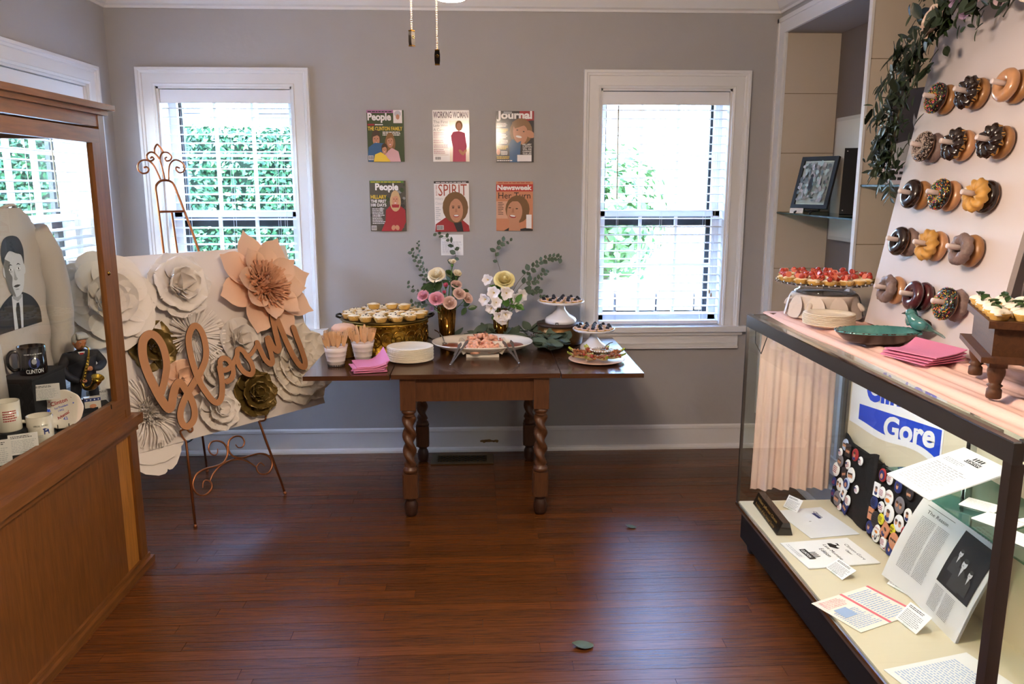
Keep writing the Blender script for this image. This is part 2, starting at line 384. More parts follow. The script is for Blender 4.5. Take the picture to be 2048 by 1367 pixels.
def blind(label, w, M, tilt, wand, zbot):
    x0, x1, z0, z1 = w; root = thing('window_blind', label, 'blind', group=None, M=M)
    xa, xb = x0+.018, x1-.018
    MB().box(xa-.004, xb+.004, .012, .022, z1-.088, z1-.016, BLIND).build('valance', root)
    MB().box(xa, xb, .024, .07, z1-.062, z1-.016, BLIND).build('headrail', root)
    n = 0; z = z1-.115; sl = MB(); ww = (xb-xa)/2
    sl.add([(-ww, -.025, 0), (ww, -.025, 0), (ww, 0, .0035), (-ww, 0, .0035), (ww, .025, 0), (-ww, .025, 0), (-ww, -.025, -.0028), (ww, -.025, -.0028), (ww, 0, .0007), (-ww, 0, .0007), (ww, .025, -.0028), (-ww, .025, -.0028)],
           [(0, 1, 2, 3), (3, 2, 4, 5), (7, 6, 9, 8), (8, 9, 11, 10), (0, 6, 7, 1), (5, 4, 10, 11), (0, 3, 9, 6), (3, 5, 11, 9), (1, 7, 8, 2), (2, 8, 10, 4)], BLIND)
    me = sl.mesh('slat')
    while z > zbot+.04:
        put('slat', me, root, M=TR((xa+xb)/2, .046, z) @ RX(tilt)); z -= .0475
    MB().box(xa, xb, .022, .07, zbot, zbot+.018, BLIND).build('bottom_rail', root)
    for k in (.14, .5, .86):
        x = xa+(xb-xa)*k
        for yy in (.021, .071): MB().tube([(x, yy, zbot+.01), (x, yy, z1-.06)], .0009, BLIND, 5).build('ladder_cord', root)
    if wand is not None:
        x = xa+(xb-xa)*wand
        MB().tube([(x, .012, z1-.09), (x+.003, .006, z1-.62)], .0035, M_('wand_plastic', 'B9A98C', .3), 6).build('tilt_wand', root)
    x = xb-.06
    for q, zz in ((0, .02), (.012, 0)):
        b = MB(); b.tube([(x+q, .01, z1-.09), (x+q, .01, zbot+.18+zz)], .0009, BLIND, 5); b.lathe([(.001, .02), (.005, .01), (.006, 0), (.003, -.008)], M_('tassel_wood', 'B89A6A', .5), 8, c=(x+q, .01, zbot+.17+zz)); b.build('pull_cord', root)
    return root
window(1, W1, MBK); window(2, W2, MBK); window(3, W3, MLF, (4, 2))
blind('white slatted blind over the hedge view, behind the copper easel', W1, MBK, .10, None, W1[2]+.012)
blind('white slatted blind in the bright window beside the built-in shelves', W2, MBK, .05, .12, W2[2]+.012)
blind('white slatted blind on the side window behind the oak cabinet', W3, MLF, .16, .62, W3[2]+.012)

# ---------------------------------------------------------------- built-in niche in the right wall
b = MB(); ND = XR+.31
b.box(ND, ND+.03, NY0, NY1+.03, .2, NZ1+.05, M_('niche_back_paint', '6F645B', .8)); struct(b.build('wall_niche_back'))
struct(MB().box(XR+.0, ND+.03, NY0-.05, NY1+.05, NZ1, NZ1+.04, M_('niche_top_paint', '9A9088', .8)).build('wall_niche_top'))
struct(MB().box(XR+.0, ND+.03, NY0-.05, NY1+.05, .26, .30, SHELFW).build('wall_niche_floor'))
def panel(name, y, th, joints):
    root = struct(put(name, None)); z = .30; js = joints+[NZ1]
    MB().box(XR+.012, ND, y+.004, y+th-.002, .3, NZ1, M_('panel_joint', '8A7A5E', .8)).build('core', root)
    for j in js:
        MB().box(XR+.004, ND, y, y+th, z+.002, j-.002, SHELFW).build('board', root); z = j
    MB().box(XR-.006, XR+.006, y-.004, y+th+.004, .3, NZ1, TRIM).build('edge_strip', root)
panel('wall_niche_side', NY1, .03, [.62, 1.12, 1.447, 1.778, 2.105]); panel('wall_niche_partition', 3.628, .022, [.74, 1.332, 1.60, 1.88, 2.145])
panel('wall_niche_near_side', 2.632, .03, [.74, 1.332, 1.60, 1.88, 2.145])
b = MB()
for (y0, y1, z0, z1) in ((NY1, YB-.001, .22, NZ1+.085), (NY0-.09, NY0, .22, NZ1+.085), (NY0, NY1, NZ1, NZ1+.085), (NY0, NY1, .22, .30)):
    b.box(XR-.016, XR, y0, y1, z0, z1, TRIM)
b.box(XR-.024, XR, NY0-.09, YB-.001, NZ1+.062, NZ1+.085, TRIM); b.box(XR-.024, XR, YB-.022, YB-.001, .22, NZ1+.085, TRIM)
struct(b.build('trim_4'))

# ---------------------------------------------------------------- outside
GR = M_('outdoor_ground', '7A7262', .9, var=.2, vscale=1)
struct(MB().box(-14, 14, 4.95, 24, -.5, -.4, GR).box(-14, -2.3, -8, 4.95, -.5, -.4, GR).build('ground_outside'))
def hedge(name, label, x0, x1, y0, y1, z1, face, seed, n):
    root = thing(name, label, 'hedge', (0, 0, 0)); R = random.Random(seed)
    MB().box(x0+.08, x1-.08, y0+.08, y1-.08, -.4, z1-.08, M_('hedge_inner', '1A2E16', .9)).build('branch_mass', root)
    b = MB(); HL = [M_('hedge_leaf_a', '2A5A32', .5), M_('hedge_leaf_b', '1F4A28', .5), M_('hedge_leaf_c', '3F6E3C', .5)]
    for i in range(n):
        u = R.random(); k = R.random()
        if k < .2: p = Vector((R.uniform(x0, x1), R.uniform(y0, y1), z1+R.uniform(-.06, .04))); nn = Vector((0, 0, 1))
        elif face == 'y': p = Vector((R.uniform(x0, x1), y0+R.uniform(-.03, .1), R.uniform(-.3, z1))); nn = Vector((0, -1, .3))
        else: p = Vector((x1+R.uniform(-.1, .03), R.uniform(y0, y1), R.uniform(-.3, z1))); nn = Vector((1, 0, .3))
        nn = (nn+Vector((R.uniform(-.9, .9), R.uniform(-.9, .9), R.uniform(-.7, .9)))).normalized(); t = nn.orthogonal().normalized(); t.rotate(Matrix.Rotation(R.uniform(0, 6.28), 3, nn)); s = nn.cross(t); l = R.uniform(.02, .036)
        b.add([p-t*l, p+s*l*.5, p+t*l, p-s*l*.5], [(0, 1, 2, 3)], HL[R.randrange(3)])
    stuff(b.build('leaves', root))
hedge('box_hedge', 'clipped green hedge seen through the left back window', -5.2, -.2, 6.9, 7.8, 2.04, 'y', 1, 34000)
hedge('side_hedge', 'green hedge outside the side window beyond the oak cabinet', -5.2, -4.3, 1.5, 6.8, 2.3, 'x', 2, 26000)
b = thing('neighbour_house', 'dark clad house above the hedge through the left window', 'house', (-3, 12, -.4)); HC = M_('dark_cladding', '5B6674', .8, var=.1)
for i in range(14): MB().box(-4, 2.2, -.02-(.004*(i % 2)), .3, .3*i, .3*i+.29, HC).build('board', b)
MB().box(-.9, -.1, -.06, 0, 2.6, 3.7, WHITEP).build('window', b)
b = thing('pale_house', 'sunlit pale house with a gable through the right window', 'house', (4.2, 13, -.4)); PC = M_('pale_render', 'EDEBE6', .8)
MB().box(-2.4, 4, 0, 3, 0, 3.2, PC).build('wall', b)
MB().add([(-2.9, -.4, 3.1), (2.1, -.4, 5.0), (7, -.4, 3.1), (-2.9, 3, 3.1), (2.1, 3, 5.0), (7, 3, 3.1)], [(0, 1, 2), (0, 3, 4, 1), (1, 4, 5, 2)], M_('pale_roof', 'C9CCD0', .8)).build('gable_roof', b)
MB().box(-1.6, -1.45, -1.2, -1.05, 0, 3.2, PC).build('porch_post', b); MB().box(-.2, .8, -.03, .02, 1.0, 2.3, M_('far_window', '8A98A6', .3)).build('window', b)
b = thing('stone_retaining_wall', 'pale stone block wall low in the right window', 'wall', (0, 0, 0)); R = random.Random(9); STN = M_('pale_stone', '8F8984', .85, var=.12, vscale=6, bump=.4, bscale=12, rnd=.12)
for j in range(5):
    x = .9
    while x < 2.2-.1*j*0:
        l = R.uniform(.3, .6); MB().box(x+.012, x+l-.012, 7.4-.04*R.random(), 8.2, -.4+.21*j+.01, -.4+.21*(j+1)-.01, STN).build('stone', b); x += l
for j in range(4): MB().box(2.3, 4.4, 7.6+.4*j, 8.4+.4*j, -.4, -.3+.16*j, STN).build('step', b)
def shrub(name, label, c, r, n, seed, cols):
    R = random.Random(seed); root = thing(name, label, 'shrub', (c[0], c[1], -.4)); b = MB()
    MB().tube([(0, 0, 0), (.05, 0, c[2]+.4)], .05, STEM, 6).build('trunk', root)
    for i in range(n):
        d = Vector((R.gauss(0, 1), R.gauss(0, 1), R.gauss(0, 1))).normalized()*r*R.uniform(.5, 1); p = Vector((0, 0, c[2]+.4))+Vector((d.x, d.y, d.z*1.2)); nn = (d+Vector((R.gauss(0, .1), R.gauss(0, .1), .1))).normalized(); t = nn.orthogonal().normalized(); t.rotate(Matrix.Rotation(R.uniform(0, 6.28), 3, nn)); s = nn.cross(t); l = R.uniform(.04, .08)
        b.add([p-t*l, p+s*l*.5, p+t*l, p-s*l*.5], [(0, 1, 2, 3)], cols[i % len(cols)])
    stuff(b.build('foliage', root))
PG = [M_('pale_leaf_a', '5E8446', .6), M_('pale_leaf_b', '4A7238', .6)]
shrub('garden_shrub', 'light green shrub behind the stone wall in the right window', (1.45, 9.2, 1.25), .75, 2600, 4, PG)
shrub('young_tree', 'pale leafy tree above the hedge in the left window', (-1.35, 9.2, 2.7), .6, 1800, 6, PG)
# ---------------------------------------------------------------- ceiling fan with three lit globes (only a globe and the chains hang into view)
HX, HY = -.04, 1.64
fan = thing('ceiling_fan', 'ceiling fan with lit glass globe and two pull chains at top of view', 'fan', (HX, HY, ZC))
BRZ = M_('dark_bronze', '3A302A', .35, metal=.8); GLOBE = M_('lit_globe', (1, .79, .60), .4, emit=LAMP)
MB().lathe([(.0, 0), (.07, 0), (.065, -.03), (.02, -.05), (.014, -.05), (.014, -.22), (.02, -.22)], BRZ, 20).build('downrod', fan)
MB().lathe([(.02, -.22), (.09, -.235), (.115, -.27), (.115, -.33), (.08, -.37), (.06, -.385), (.06, -.45), (.03, -.47), (0, -.47)], BRZ, 28).build('motor_housing', fan)
for k in range(5):
    a = 2*PI*k/5+.3
    bl = MB().box(.1, .2, -.015, .015, -.005, .0, BRZ).prism([(.17, -.05), (.56, -.07), (.6, -.05), (.6, .05), (.56, .07), (.17, .05)], 0, .008, WALN)
    bl.build('blade', fan, M=RZ(a) @ TR(0, 0, -.345) @ RX(.18))
for (gx, gy) in ((-.012, .18), (-.18, .06), (.19, .05)):
    ar = MB().tube([(gx*.3, gy*.3, -.42), (gx*.7, gy*.7, -.45), (gx, gy, -.5), (gx, gy, -.535)], [.008, .008, .012, .022], BRZ, 8).build('light_arm', fan)
    MB().lathe([(.028, .052), (.05, .042), (.066, .02), (.072, -.003), (.068, -.03), (.052, -.054), (.028, -.068), (0, -.072)], GLOBE, 24).build('globe', ar, (gx, gy, -.605))
CHAIN = M_('brass_bead_chain', 'C8A27C', .25, metal=.9); FOB = M_('bronze_fob', '2B2522', .35, metal=.6)
for (cx, zt, zb, rz) in ((-.122, 1.888, 1.860, .9), (-.074, 1.853, 1.826, 0)):
    x = cx-HX; z = zt-ZC; ch = MB()
    n = int((2.2-zt)/.0032)
    for i in range(n): ch.ball((x, -.02, z+.0032*i), .0014, CHAIN, 6, 4)
    co = ch.build('pull_chain', fan)
    f = MB(); h = zt-zb
    f.prism([(-.0042, 0), (-.0054, -h*.3), (-.0054, -h*.7), (-.0044, -h), (.0044, -h), (.0054, -h*.7), (.0054, -h*.3), (.0042, 0)], -.0035, .0035, FOB, M=RX(PI/2))
    f.box(-.0045, .0045, -.0042, .0042, -.0012, .001, BRASSP); f.box(-.0046, .0046, -.0042, .0042, -h-.0006, -h+.0016, BRASSP)
    for k in range(5):
        a = 2*PI*k/5+PI/2; f.ball((.0024*math.cos(a), -.0038, -h*.42+.0024*math.sin(a)), .001, BRASSP, 6, 4, (1, .5, 1))
    f.build('fob', co, (x, -.02, z), rz)

# ---------------------------------------------------------------- draw-leaf table
TZ = .725
tb = thing('draw_leaf_table', 'dark wooden draw-leaf table with barley twist legs under the magazine covers', 'table', (-.018, 4.14, 0))
def ox(x): return x+.018
def oy(y): return y-4.14
for (a, c) in ((-.822, -.418), (-.412, .388), (.394, .787)):
    dz = .0 if -.5 < a < 0 else -.003
    MB().box(ox(a), ox(c), oy(3.688), oy(4.602), TZ-.022+dz, TZ+dz-(0.0), WALN).box(ox(a)+.0, ox(c), oy(3.694), oy(4.596), TZ-.0235+dz, TZ-.022+dz, WALV).build('top_board' if dz == 0 else 'leaf_board', tb)
for (y0, y1) in ((3.725, 3.745), (4.535, 4.555)): MB().box(ox(-.33), ox(.30), oy(y0), oy(y1), .585, TZ-.024, WALV).build('apron', tb)
for x in (-.345, .30): MB().box(ox(x), ox(x+.02), oy(3.745), oy(4.54), .585, TZ-.024, WALV).build('apron', tb)
def leg():
    b = MB(); h = .037
    def blk(z0, z1, c=.006):
        b.prism([(-h+c, -h), (h-c, -h), (h, -h+c), (h, h-c), (h-c, h), (-h+c, h), (-h, h-c), (-h, -h+c)], z0, z1, WALV)
    blk(.545, TZ-.024, .001); blk(.10, .222, .008)
    b.lathe([(.03, .545), (.034, .54), (.036, .533), (.034, .526), (.028, .522), (.027, .515), (.03, .51)], WALV, 20)
    n = 26; vs = []; sg = 24; z0, z1 = .255, .512
    for i in range(n+1):
        z = z0+(z1-z0)*i/n
        for j in range(sg):
            a = 2*PI*j/sg; tw = 2*PI*1.6*(z-z0)/(z1-z0)
            r = .0265+.008*math.cos(2*(a+tw)) if 0 < i < n else .026
            vs.append((r*math.cos(a), r*math.sin(a), z))
    b.add(vs, [(i*sg+j, i*sg+(j+1) % sg, (i+1)*sg+(j+1) % sg, (i+1)*sg+j) for i in range(n) for j in range(sg)], WALV, True)
    b.lathe([(.03, .222), (.034, .228), (.036, .236), (.034, .244), (.028, .248), (.027, .255)], WALV, 20)
    b.lathe([(.018, .0), (.026, .004), (.031, .02), (.033, .045), (.031, .062), (.024, .078), (.022, .084), (.031, .09), (.033, .096), (.03, .1)], M_('worn_foot_wood', '3A2116', .4), 20)
    return b.mesh('leg')
_lg = leg()
for (x, y) in ((-.337, 3.745), (.300, 3.745), (-.330, 4.535), (.296, 4.535)): put('leg', _lg, tb, (ox(x), oy(y), 0))

# ---------------------------------------------------------------- food helpers
def tart(fill, name='tart', flute=12, r=.03, h=.024, shell=PASTRY):
    b = MB(); b.lathe([(r*.68, 0), (r*.72, .001), (r*.98, h*.92), (r, h), (r*.9, h*.98), (r*.86, h*.7)], shell, 36, rmod=lambda a, q, z: q*(1+.035*math.cos(flute*a)))
    return b.mesh('pastry_shell')
def lump(r, h, m, seed, seg=14, rings=6, amp=.16):
    R = random.Random(seed); ph = [R.uniform(0, 6) for _ in range(4)]
    return MB().lathe([(r*math.cos(PI/2*i/rings), h*math.sin(PI/2*i/rings)) for i in range(rings+1)], m, seg, rmod=lambda a, q, z: q*(1+amp*math.sin(3*a+ph[0]+z*90)+amp*.7*math.sin(5*a+ph[1])))
# brass drum stand with pecan and cream tarts
dr = thing('brass_drum_stand', 'embossed brass drum cake stand piled with golden tarts', 'cake stand', (-.503, 4.33, TZ))
b = MB().lathe([(.222, .0), (.232, .004), (.226, .012), (.224, .15), (.232, .155), (.232, .162)], BRASS, 64)
b.build('drum_body', dr)
rb = MB(); R = random.Random(2)
for k in range(22):
    a0 = 2*PI*k/22; pts = []
    for i in range(20):
        t = i/19; rr = .045*(1-t*.8); th = t*3.2*PI
        aa = a0+(rr*math.cos(th))/.226*(1 if k % 2 else -1); z = .08+rr*math.sin(th)*1.2
        pts.append((.2275*math.cos(aa), .2275*math.sin(aa), z))
    rb.tube(pts, .0028, BRASSP, 5)
for k in range(44):
    a0 = 2*PI*k/44
    for z in (.018, .146): rb.ball((.2265*math.cos(a0), .2265*math.sin(a0), z), .006, BRASSP, 6, 4)
rb.build('embossed_scrolls', dr)
MB().lathe([(0, .160), (.225, .162), (.24, .168), (.244, .175), (.238, .176), (.222, .170), (0, .167)], M_('antique_brass_tray', '6E5A2C', .32, metal=.9), 56).build('tray', dr)
for s in (-1, 1):
    MB().tube([(s*.232, -.05, .176), (s*.255, -.045, .184), (s*.262, 0, .186), (s*.255, .045, .184), (s*.232, .05, .176)], .006, M_('dark_handle', '1A1614', .4, metal=.5), 8).build('handle', dr)
sh = tart(0, r=.036, h=.027); R = random.Random(12); TOP = [lump(.033, .012, CREAM, s, amp=.12).mesh('crumb_topping') for s in (1, 2, 3)]; CHOC = M_('dark_berry_bit', '2E1210', .5)
bit = MB().ball((0, 0, 0), .004, CHOC, 6, 4, (1.3, 1, .7)).mesh('dark_bit')
pts = [(0, 0)]+[(.078*math.cos(a), .078*math.sin(a)) for a in [2*PI*i/6+.2 for i in range(6)]]+[(.140*math.cos(a), .140*math.sin(a)) for a in [2*PI*i/11 for i in range(11)]]+[(.198*math.cos(a), .198*math.sin(a)) for a in [2*PI*i/15+.1 for i in range(15)]]
for i, (px, py) in enumerate(pts):
    t = thing('mini_tart', ('golden crumb-topped mini tart at the centre of the brass drum' if i == 0 else 'golden crumb-topped mini tart in the %s ring of the brass drum, at %s' % (('inner', 'middle', 'outer')[0 if i < 7 else 1 if i < 18 else 2], clock(math.atan2(py, px)))), 'tart', (dr.location.x+px, dr.location.y+py, TZ+.170+(.004 if i < 19 else .006)), R.uniform(0, 6), 'crumb tarts on the brass drum')
    put('pastry_shell', sh, t); put('crumb_topping', TOP[i % 3], t, (0, 0, .021))
    for k in range(R.randrange(1, 4)):
        a = R.uniform(0, 6); put('dark_bit', bit, t, (.014*math.cos(a), .014*math.sin(a), .032), a)
for i, (px, py) in enumerate([(.03, .06), (-.07, .07), (.10, .04)]):
    t = thing('mini_tart', '%s of three golden tarts resting on the other tarts on the drum' % ('middle', 'leftmost', 'rightmost')[i], 'tart', (dr.location.x+px, dr.location.y+py, TZ+.208), R.uniform(0, 6), 'crumb tarts in the upper layer on the drum')
    put('pastry_shell', sh, t); put('crumb_topping', TOP[i % 3], t, (0, 0, .021))
# white scalloped buckets with wooden cutlery
BKT = M_('white_enamel_pail', 'D9CDC8', .4)
def bucket(label, x, y):
    t = thing('scalloped_bucket', label, 'bucket', (x, y, TZ)); b = MB(); sg = 48; pr = [(.038, .0), (.040, .002), (.043, .022), (.0455, .024), (.0445, .028), (.049, .05), (.0505, .052), (.0497, .055), (.053, .072), (.0545, .074), (.0537, .077), (.058, .094)]
    b.lathe(pr, BKT, sg, caps=True)
    vs = []; n = sg*2
    for j in range(n):
        a = 2*PI*j/n; up = .010*abs(math.sin(5*a)); vs.append((.058*math.cos(a), .058*math.sin(a), .094)); vs.append((.0605*math.cos(a), .0605*math.sin(a), .098+up))
    b.add(vs, [(2*j, 2*((j+1) % n), 2*((j+1) % n)+1, 2*j+1) for j in range(n)], BKT, True); b.build('pail', t)
    f = MB()
    for k in range(30):
        a = 2*PI*k/30; f.box(-.0022, .0022, -.0006, .0006, 0, .009, BLACK, M=RZ(a) @ TR(0, -.0412, .0))
    f.build('black_scallop_band', t); return t
bucket('white scalloped bucket of wooden forks at the front left table corner', -.703, 3.91); bucket('white scalloped bucket of wooden cutlery behind the pink napkins', -.586, 4.02)
WOODF = M_('birch_cutlery', 'D7A878', .6, var=.1, vscale=12, aniso=(10, 10, 1), rnd=.12)
def cutlery(kind):
    b = MB(); t = .0009
    if kind == 'fork':
        o = [(-.0045, 0), (-.0035, .07), (-.006, .085), (-.0105, .1), (-.0115, .12), (-.011, .148), (-.0085, .15), (-.008, .126), (-.0052, .126), (-.0047, .151), (-.0018, .151), (-.0013, .126), (.0013, .126), (.0018, .151), (.0047, .151), (.0052, .126), (.008, .126), (.0085, .15), (.011, .148), (.0115, .12), (.0105, .1), (.006, .085), (.0035, .07), (.0045, 0)]
    else:
        o = [(-.0045, 0), (-.004, .07), (-.0075, .085), (-.009, .12), (-.008, .148), (-.003, .158), (.003, .155), (.008, .12), (.006, .085), (.004, .07), (.0045, 0)]
    b.prism(o, -t, t, WOODF, M=RX(PI/2)); return b.mesh('wooden_'+kind)
FK, KN = cutlery('fork'), cutlery('knife')
def cutl(x, y, n, seed, where, grp):
    R = random.Random(seed)
    for i in range(n):
        a = 2*PI*i/n+R.uniform(-.2, .2); rr = R.uniform(.012, .034) if i % 3 else .008; tilt = R.uniform(.12, .32)*(rr/.034+.15)
        k = FK if (i % 3 or where == 'front') else KN
        M = TR(x+rr*math.cos(a), y+rr*math.sin(a), TZ+.012+R.uniform(0, .014)) @ Matrix.Rotation(tilt, 4, Vector((-math.sin(a), math.cos(a), 0))) @ RZ(R.uniform(-.7, .7))
        o = put('wooden_fork' if k is FK else 'wooden_knife', k, M=M)
        tag(o, 'pale wooden %s standing in the %s' % ('fork' if k is FK else 'knife', 'bucket at the front left corner' if where == 'front' else 'bucket behind the pink napkins'), 'fork' if k is FK else 'knife', grp)
cutl(-.703, 3.91, 17, 1, 'front', 'wooden cutlery in the front bucket'); cutl(-.586, 4.02, 17, 2, 'back', 'wooden cutlery in the rear bucket')
# gold glitter jar with blush lid
j = thing('gold_glitter_jar', 'gold glitter jar with blush ruffled top and rhinestone band', 'jar', (-.692, 4.105, TZ))
GLT = M_('gold_glitter', 'A87B3A', .3, metal=.9, bump=1, bscale=260, var=.4, vscale=200)
MB().lathe([(.042, 0), (.048, .004), (.052, .05), (.054, .11), (.052, .128)], GLT, 32).build('jar_body', j)
b = MB()
for r in range(3):
    for k in range(34):
        a = 2*PI*(k+.5*(r % 2))/34; b.ball((.0555*math.cos(a), .0555*math.sin(a), .118+r*.0105), .0055, M_('rhinestone', 'E8D5C4', .08, metal=.7), 6, 4)
b.build('rhinestone_band', j)
MB().lathe([(.054, .138), (.062, .146), (.06, .160), (.048, .17), (.02, .176), (0, .177)], M_('blush_top', 'E2B79C', .8), 40, rmod=lambda a, r, z: r*(1+.05*math.cos(11*a))).build('ruffled_top', j)
# folded pink napkins
def napkin(w, seed, bend, dz=.004):
    R = random.Random(seed); b = MB(); ph = R.uniform(0, 3)
    def f(u, v, o): return ((u-.5)*w, (v-.5)*w, o+bend*(max(0, u-.45)**2)*(.6+v)+.004*math.sin(5*u+ph)*v)
    b.grid(lambda u, v: f(u, v, dz), 8, 6, PINKN); b.grid(lambda u, v: f(1-u, v, 0), 8, 6, PINKN)
    e = [(i/8, 0) for i in range(9)]+[(1, i/6) for i in range(1, 7)]+[(1-i/8, 1) for i in range(1, 9)]+[(0, 1-i/6) for i in range(1, 6)]
    n = len(e); vs = [f(u, v, dz) for (u, v) in e]+[f(u, v, 0) for (u, v) in e]
    b.add(vs, [(i, n+i, n+(i+1) % n, (i+1) % n) for i in range(n)], PINKN); return b.mesh('pink_napkin')
for i, (bd, rz, dx, nm) in enumerate(((.0, .1, 0, 'bottom'), (.03, -.12, .004, 'second lowest'), (.07, .22, -.006, 'middle'), (.10, .05, .0, 'second highest'), (.13, .2, .006, 'topmost'))):
    o = put('pink_napkin', napkin(.158, i, bd), None, (-.528+dx, 3.815+dx, TZ+.001+i*.0062), rz+.1)
    tag(o, '%s of the folded pink napkins at the table front edge' % nm, 'napkin', 'pink napkins on the table')
# paper plates
def plate(r): return MB().lathe([(0, .003), (r*.66, .003), (r*.72, .006), (r*.82, .0125), (r*.97, .0135), (r, .0115), (r*.985, .010), (r*.82, .0095), (r*.7, .001), (0, 0)], PULP, 48).mesh('paper_plate')
PL = plate(.118)
for i in range(13):
    tag(put('paper_plate', PL, None, (-.345+.0012*math.sin(i*2.1), 4.005+.0012*math.cos(i*3), TZ+i*.0053)), ('uppermost cream paper plate of the stack on the table' if i == 12 else '%s cream paper plate from the bottom of the stack on the table' % ORD[i]), 'plate', 'paper plates stacked on the table')
# divided platter with shrimp
pl = thing('divided_platter', 'cream divided serving platter with shrimp and two sauces', 'platter', (.022, 4.19, TZ))
b = MB()
def ovl(prof, rx, ry, n=2.2, sg=72, lobes=0):
    vs = []; m = len(prof)
    for j2 in range(sg):
        a = 2*PI*j2/sg; ca, sa = math.cos(a), math.sin(a); k = (abs(ca)**n+abs(sa)**n)**(-1/n)
        for (q, z) in prof:
            lb = 1-lobes*(1 if .35 < q < .97 else 0)*math.exp(-((abs(ca*k)-.5)/.09)**2)
            vs.append((q*rx*k*ca*lb, q*ry*k*sa*lb, z))
    b.add(vs, [(j2*m+i, ((j2+1) % sg)*m+i, ((j2+1) % sg)*m+i+1, j2*m+i+1) for j2 in range(sg) for i in range(m-1)], STON, True)
ovl([(.0, .014), (.5, .014), (.62, .016), (.85, .038), (.96, .054), (1, .062), (.985, .064), (.95, .058), (.82, .036), (.62, .024), (0, .022)], .268, .205, 2.2, 72, .10)
b.build('dish', pl); MB().box(-.085, .085, -.125, .125, 0, .016, STON).build('foot', pl)
for s_ in (-1, 1): MB().grid(lambda u, v, s_=s_: (s_*(.125-.04*math.sin(PI*v))+(u-.5)*.05, (v-.5)*.345, .024+.036*math.sin(PI*u)*(.9-.35*math.sin(PI*v))), 6, 14, STON).build('divider', pl)
MB().box(-.13, .13, -.004, .004, .02, .060, STON).build('divider', pl)
SAUCE = M_('cocktail_sauce', '8E4326', .3, var=.2, vscale=30)
for (sx, nm) in ((-.185, 'left'), (.185, 'right')):
    o = MB().lathe([(0, .0), (.055, .0), (.072, .010), (.07, .014), (.03, .016), (0, .0155)], SAUCE, 24, rmod=lambda a, r, z: r*(1+.05*math.sin(2*a)), M=SC(.72, 1.05, 1)).build('cocktail_sauce', None, (.022+sx*.9, 4.185, TZ+.0265))
    tag(o, 'pool of brown red cocktail sauce in the %s end of the platter' % nm, 'sauce')
SHR = M_('shrimp_flesh', 'E9A98C', .4, var=.3, vscale=60, sub=.0); SHT = M_('shrimp_tail', 'B4502E', .4)
def shrimp(seed):
    R = random.Random(seed); p = []; r = []
    for i in range(13):
        t = i/12; a = -.4+t*3.6; rr = .019-.004*t; p.append((rr*math.cos(a), rr*math.sin(a), .003*math.sin(a*2))); r.append(.0085*(1-.62*t)*(1+.10*(i % 2)))
    b = MB().tube(p, r, SHR, 8); e = Vector(p[-1]); d = (e-Vector(p[-2])).normalized(); n = d.cross(Vector((0, 0, 1)))
    c = MB()
    for s in (-1, 1): c.add([e, e+d*.010+n*.006*s+Vector((0, 0, .002)), e+d*.016+n*.004*s, e+d*.011], [(0, 1, 2, 3)], SHT)
    return b.mesh('shrimp_body'), c.mesh('tail_fan')
SHM = [shrimp(i) for i in range(2)]; R = random.Random(8)
for i in range(64):
    back = i % 2; a = R.uniform(0, 6.28); q = R.random()**.5
    px = q*.092*math.cos(a); py = (.075 if back else -.085)+q*.062*math.sin(a); pz = .036+(1-q)*(.055 if back else .035)
    t = thing('shrimp', 'pink cooked shrimp in the %s heap on the cream platter' % ('rear' if back else 'front'), 'shrimp', group='shrimp in the %s heap' % ('rear' if back else 'front'), M=TR(.022+px, 4.19+py, TZ+pz) @ RZ(R.uniform(0, 6.28)) @ RX(R.uniform(-.8, .8)) @ RY(R.uniform(-.5, .5)) @ SC(1.3))
    put('shrimp_body', SHM[0][0], t); put('tail_fan', SHM[0][1], t)
def tongs(label, p0, p1, p2):
    t = thing('serving_tongs', label, 'tongs', p0); P0 = Vector(p0)
    for q in (p1, p2):
        d = Vector(q)-P0; s = d.cross(Vector((0, 0, 1))).normalized(); b = MB(); L = d.length; dn = d.normalized(); up = s.cross(dn)
        for (a0, a1, w0, w1) in ((0, .72, .004, .0055), (.72, .9, .0055, .010), (.9, 1, .010, .002)):
            A = dn*L*a0; B = dn*L*a1; h = up*.0012
            b.add([A-s*w0-h, A+s*w0-h, B+s*w1-h, B-s*w1-h, A-s*w0+h, A+s*w0+h, B+s*w1+h, B-s*w1+h], [(0, 3, 2, 1), (4, 5, 6, 7), (0, 1, 5, 4), (1, 2, 6, 5), (2, 3, 7, 6), (3, 0, 4, 7)], STEEL)
        b.build('arm', t)
    MB().ball((0, 0, .002), .006, STEEL, 10, 6).build('hinge', t)
tongs('steel tongs leaning on the left front rim of the platter', (-.138, 3.862, TZ+.006), (-.088, 4.03, TZ+.085), (-.052, 4.06, TZ+.092)); tongs('steel tongs leaning on the right front rim of the platter', (.202, 3.885, TZ+.006), (.125, 4.06, TZ+.088), (.168, 4.07, TZ+.088))
def spoon(label, pts):
    t = thing('spoon', label, 'spoon', (0, 0, 0)); MB().tube(pts, .0032, STEEL, 6).build('handle', t); MB().ball(pts[-1], .016, STEEL, 10, 6, (1, .7, .3)).build('bowl', t)
spoon('steel spoon resting in the left sauce of the platter', [(-.235, 4.29, TZ+.105), (-.215, 4.26, TZ+.10), (-.19, 4.24, TZ+.075), (-.178, 4.19, TZ+.05)])
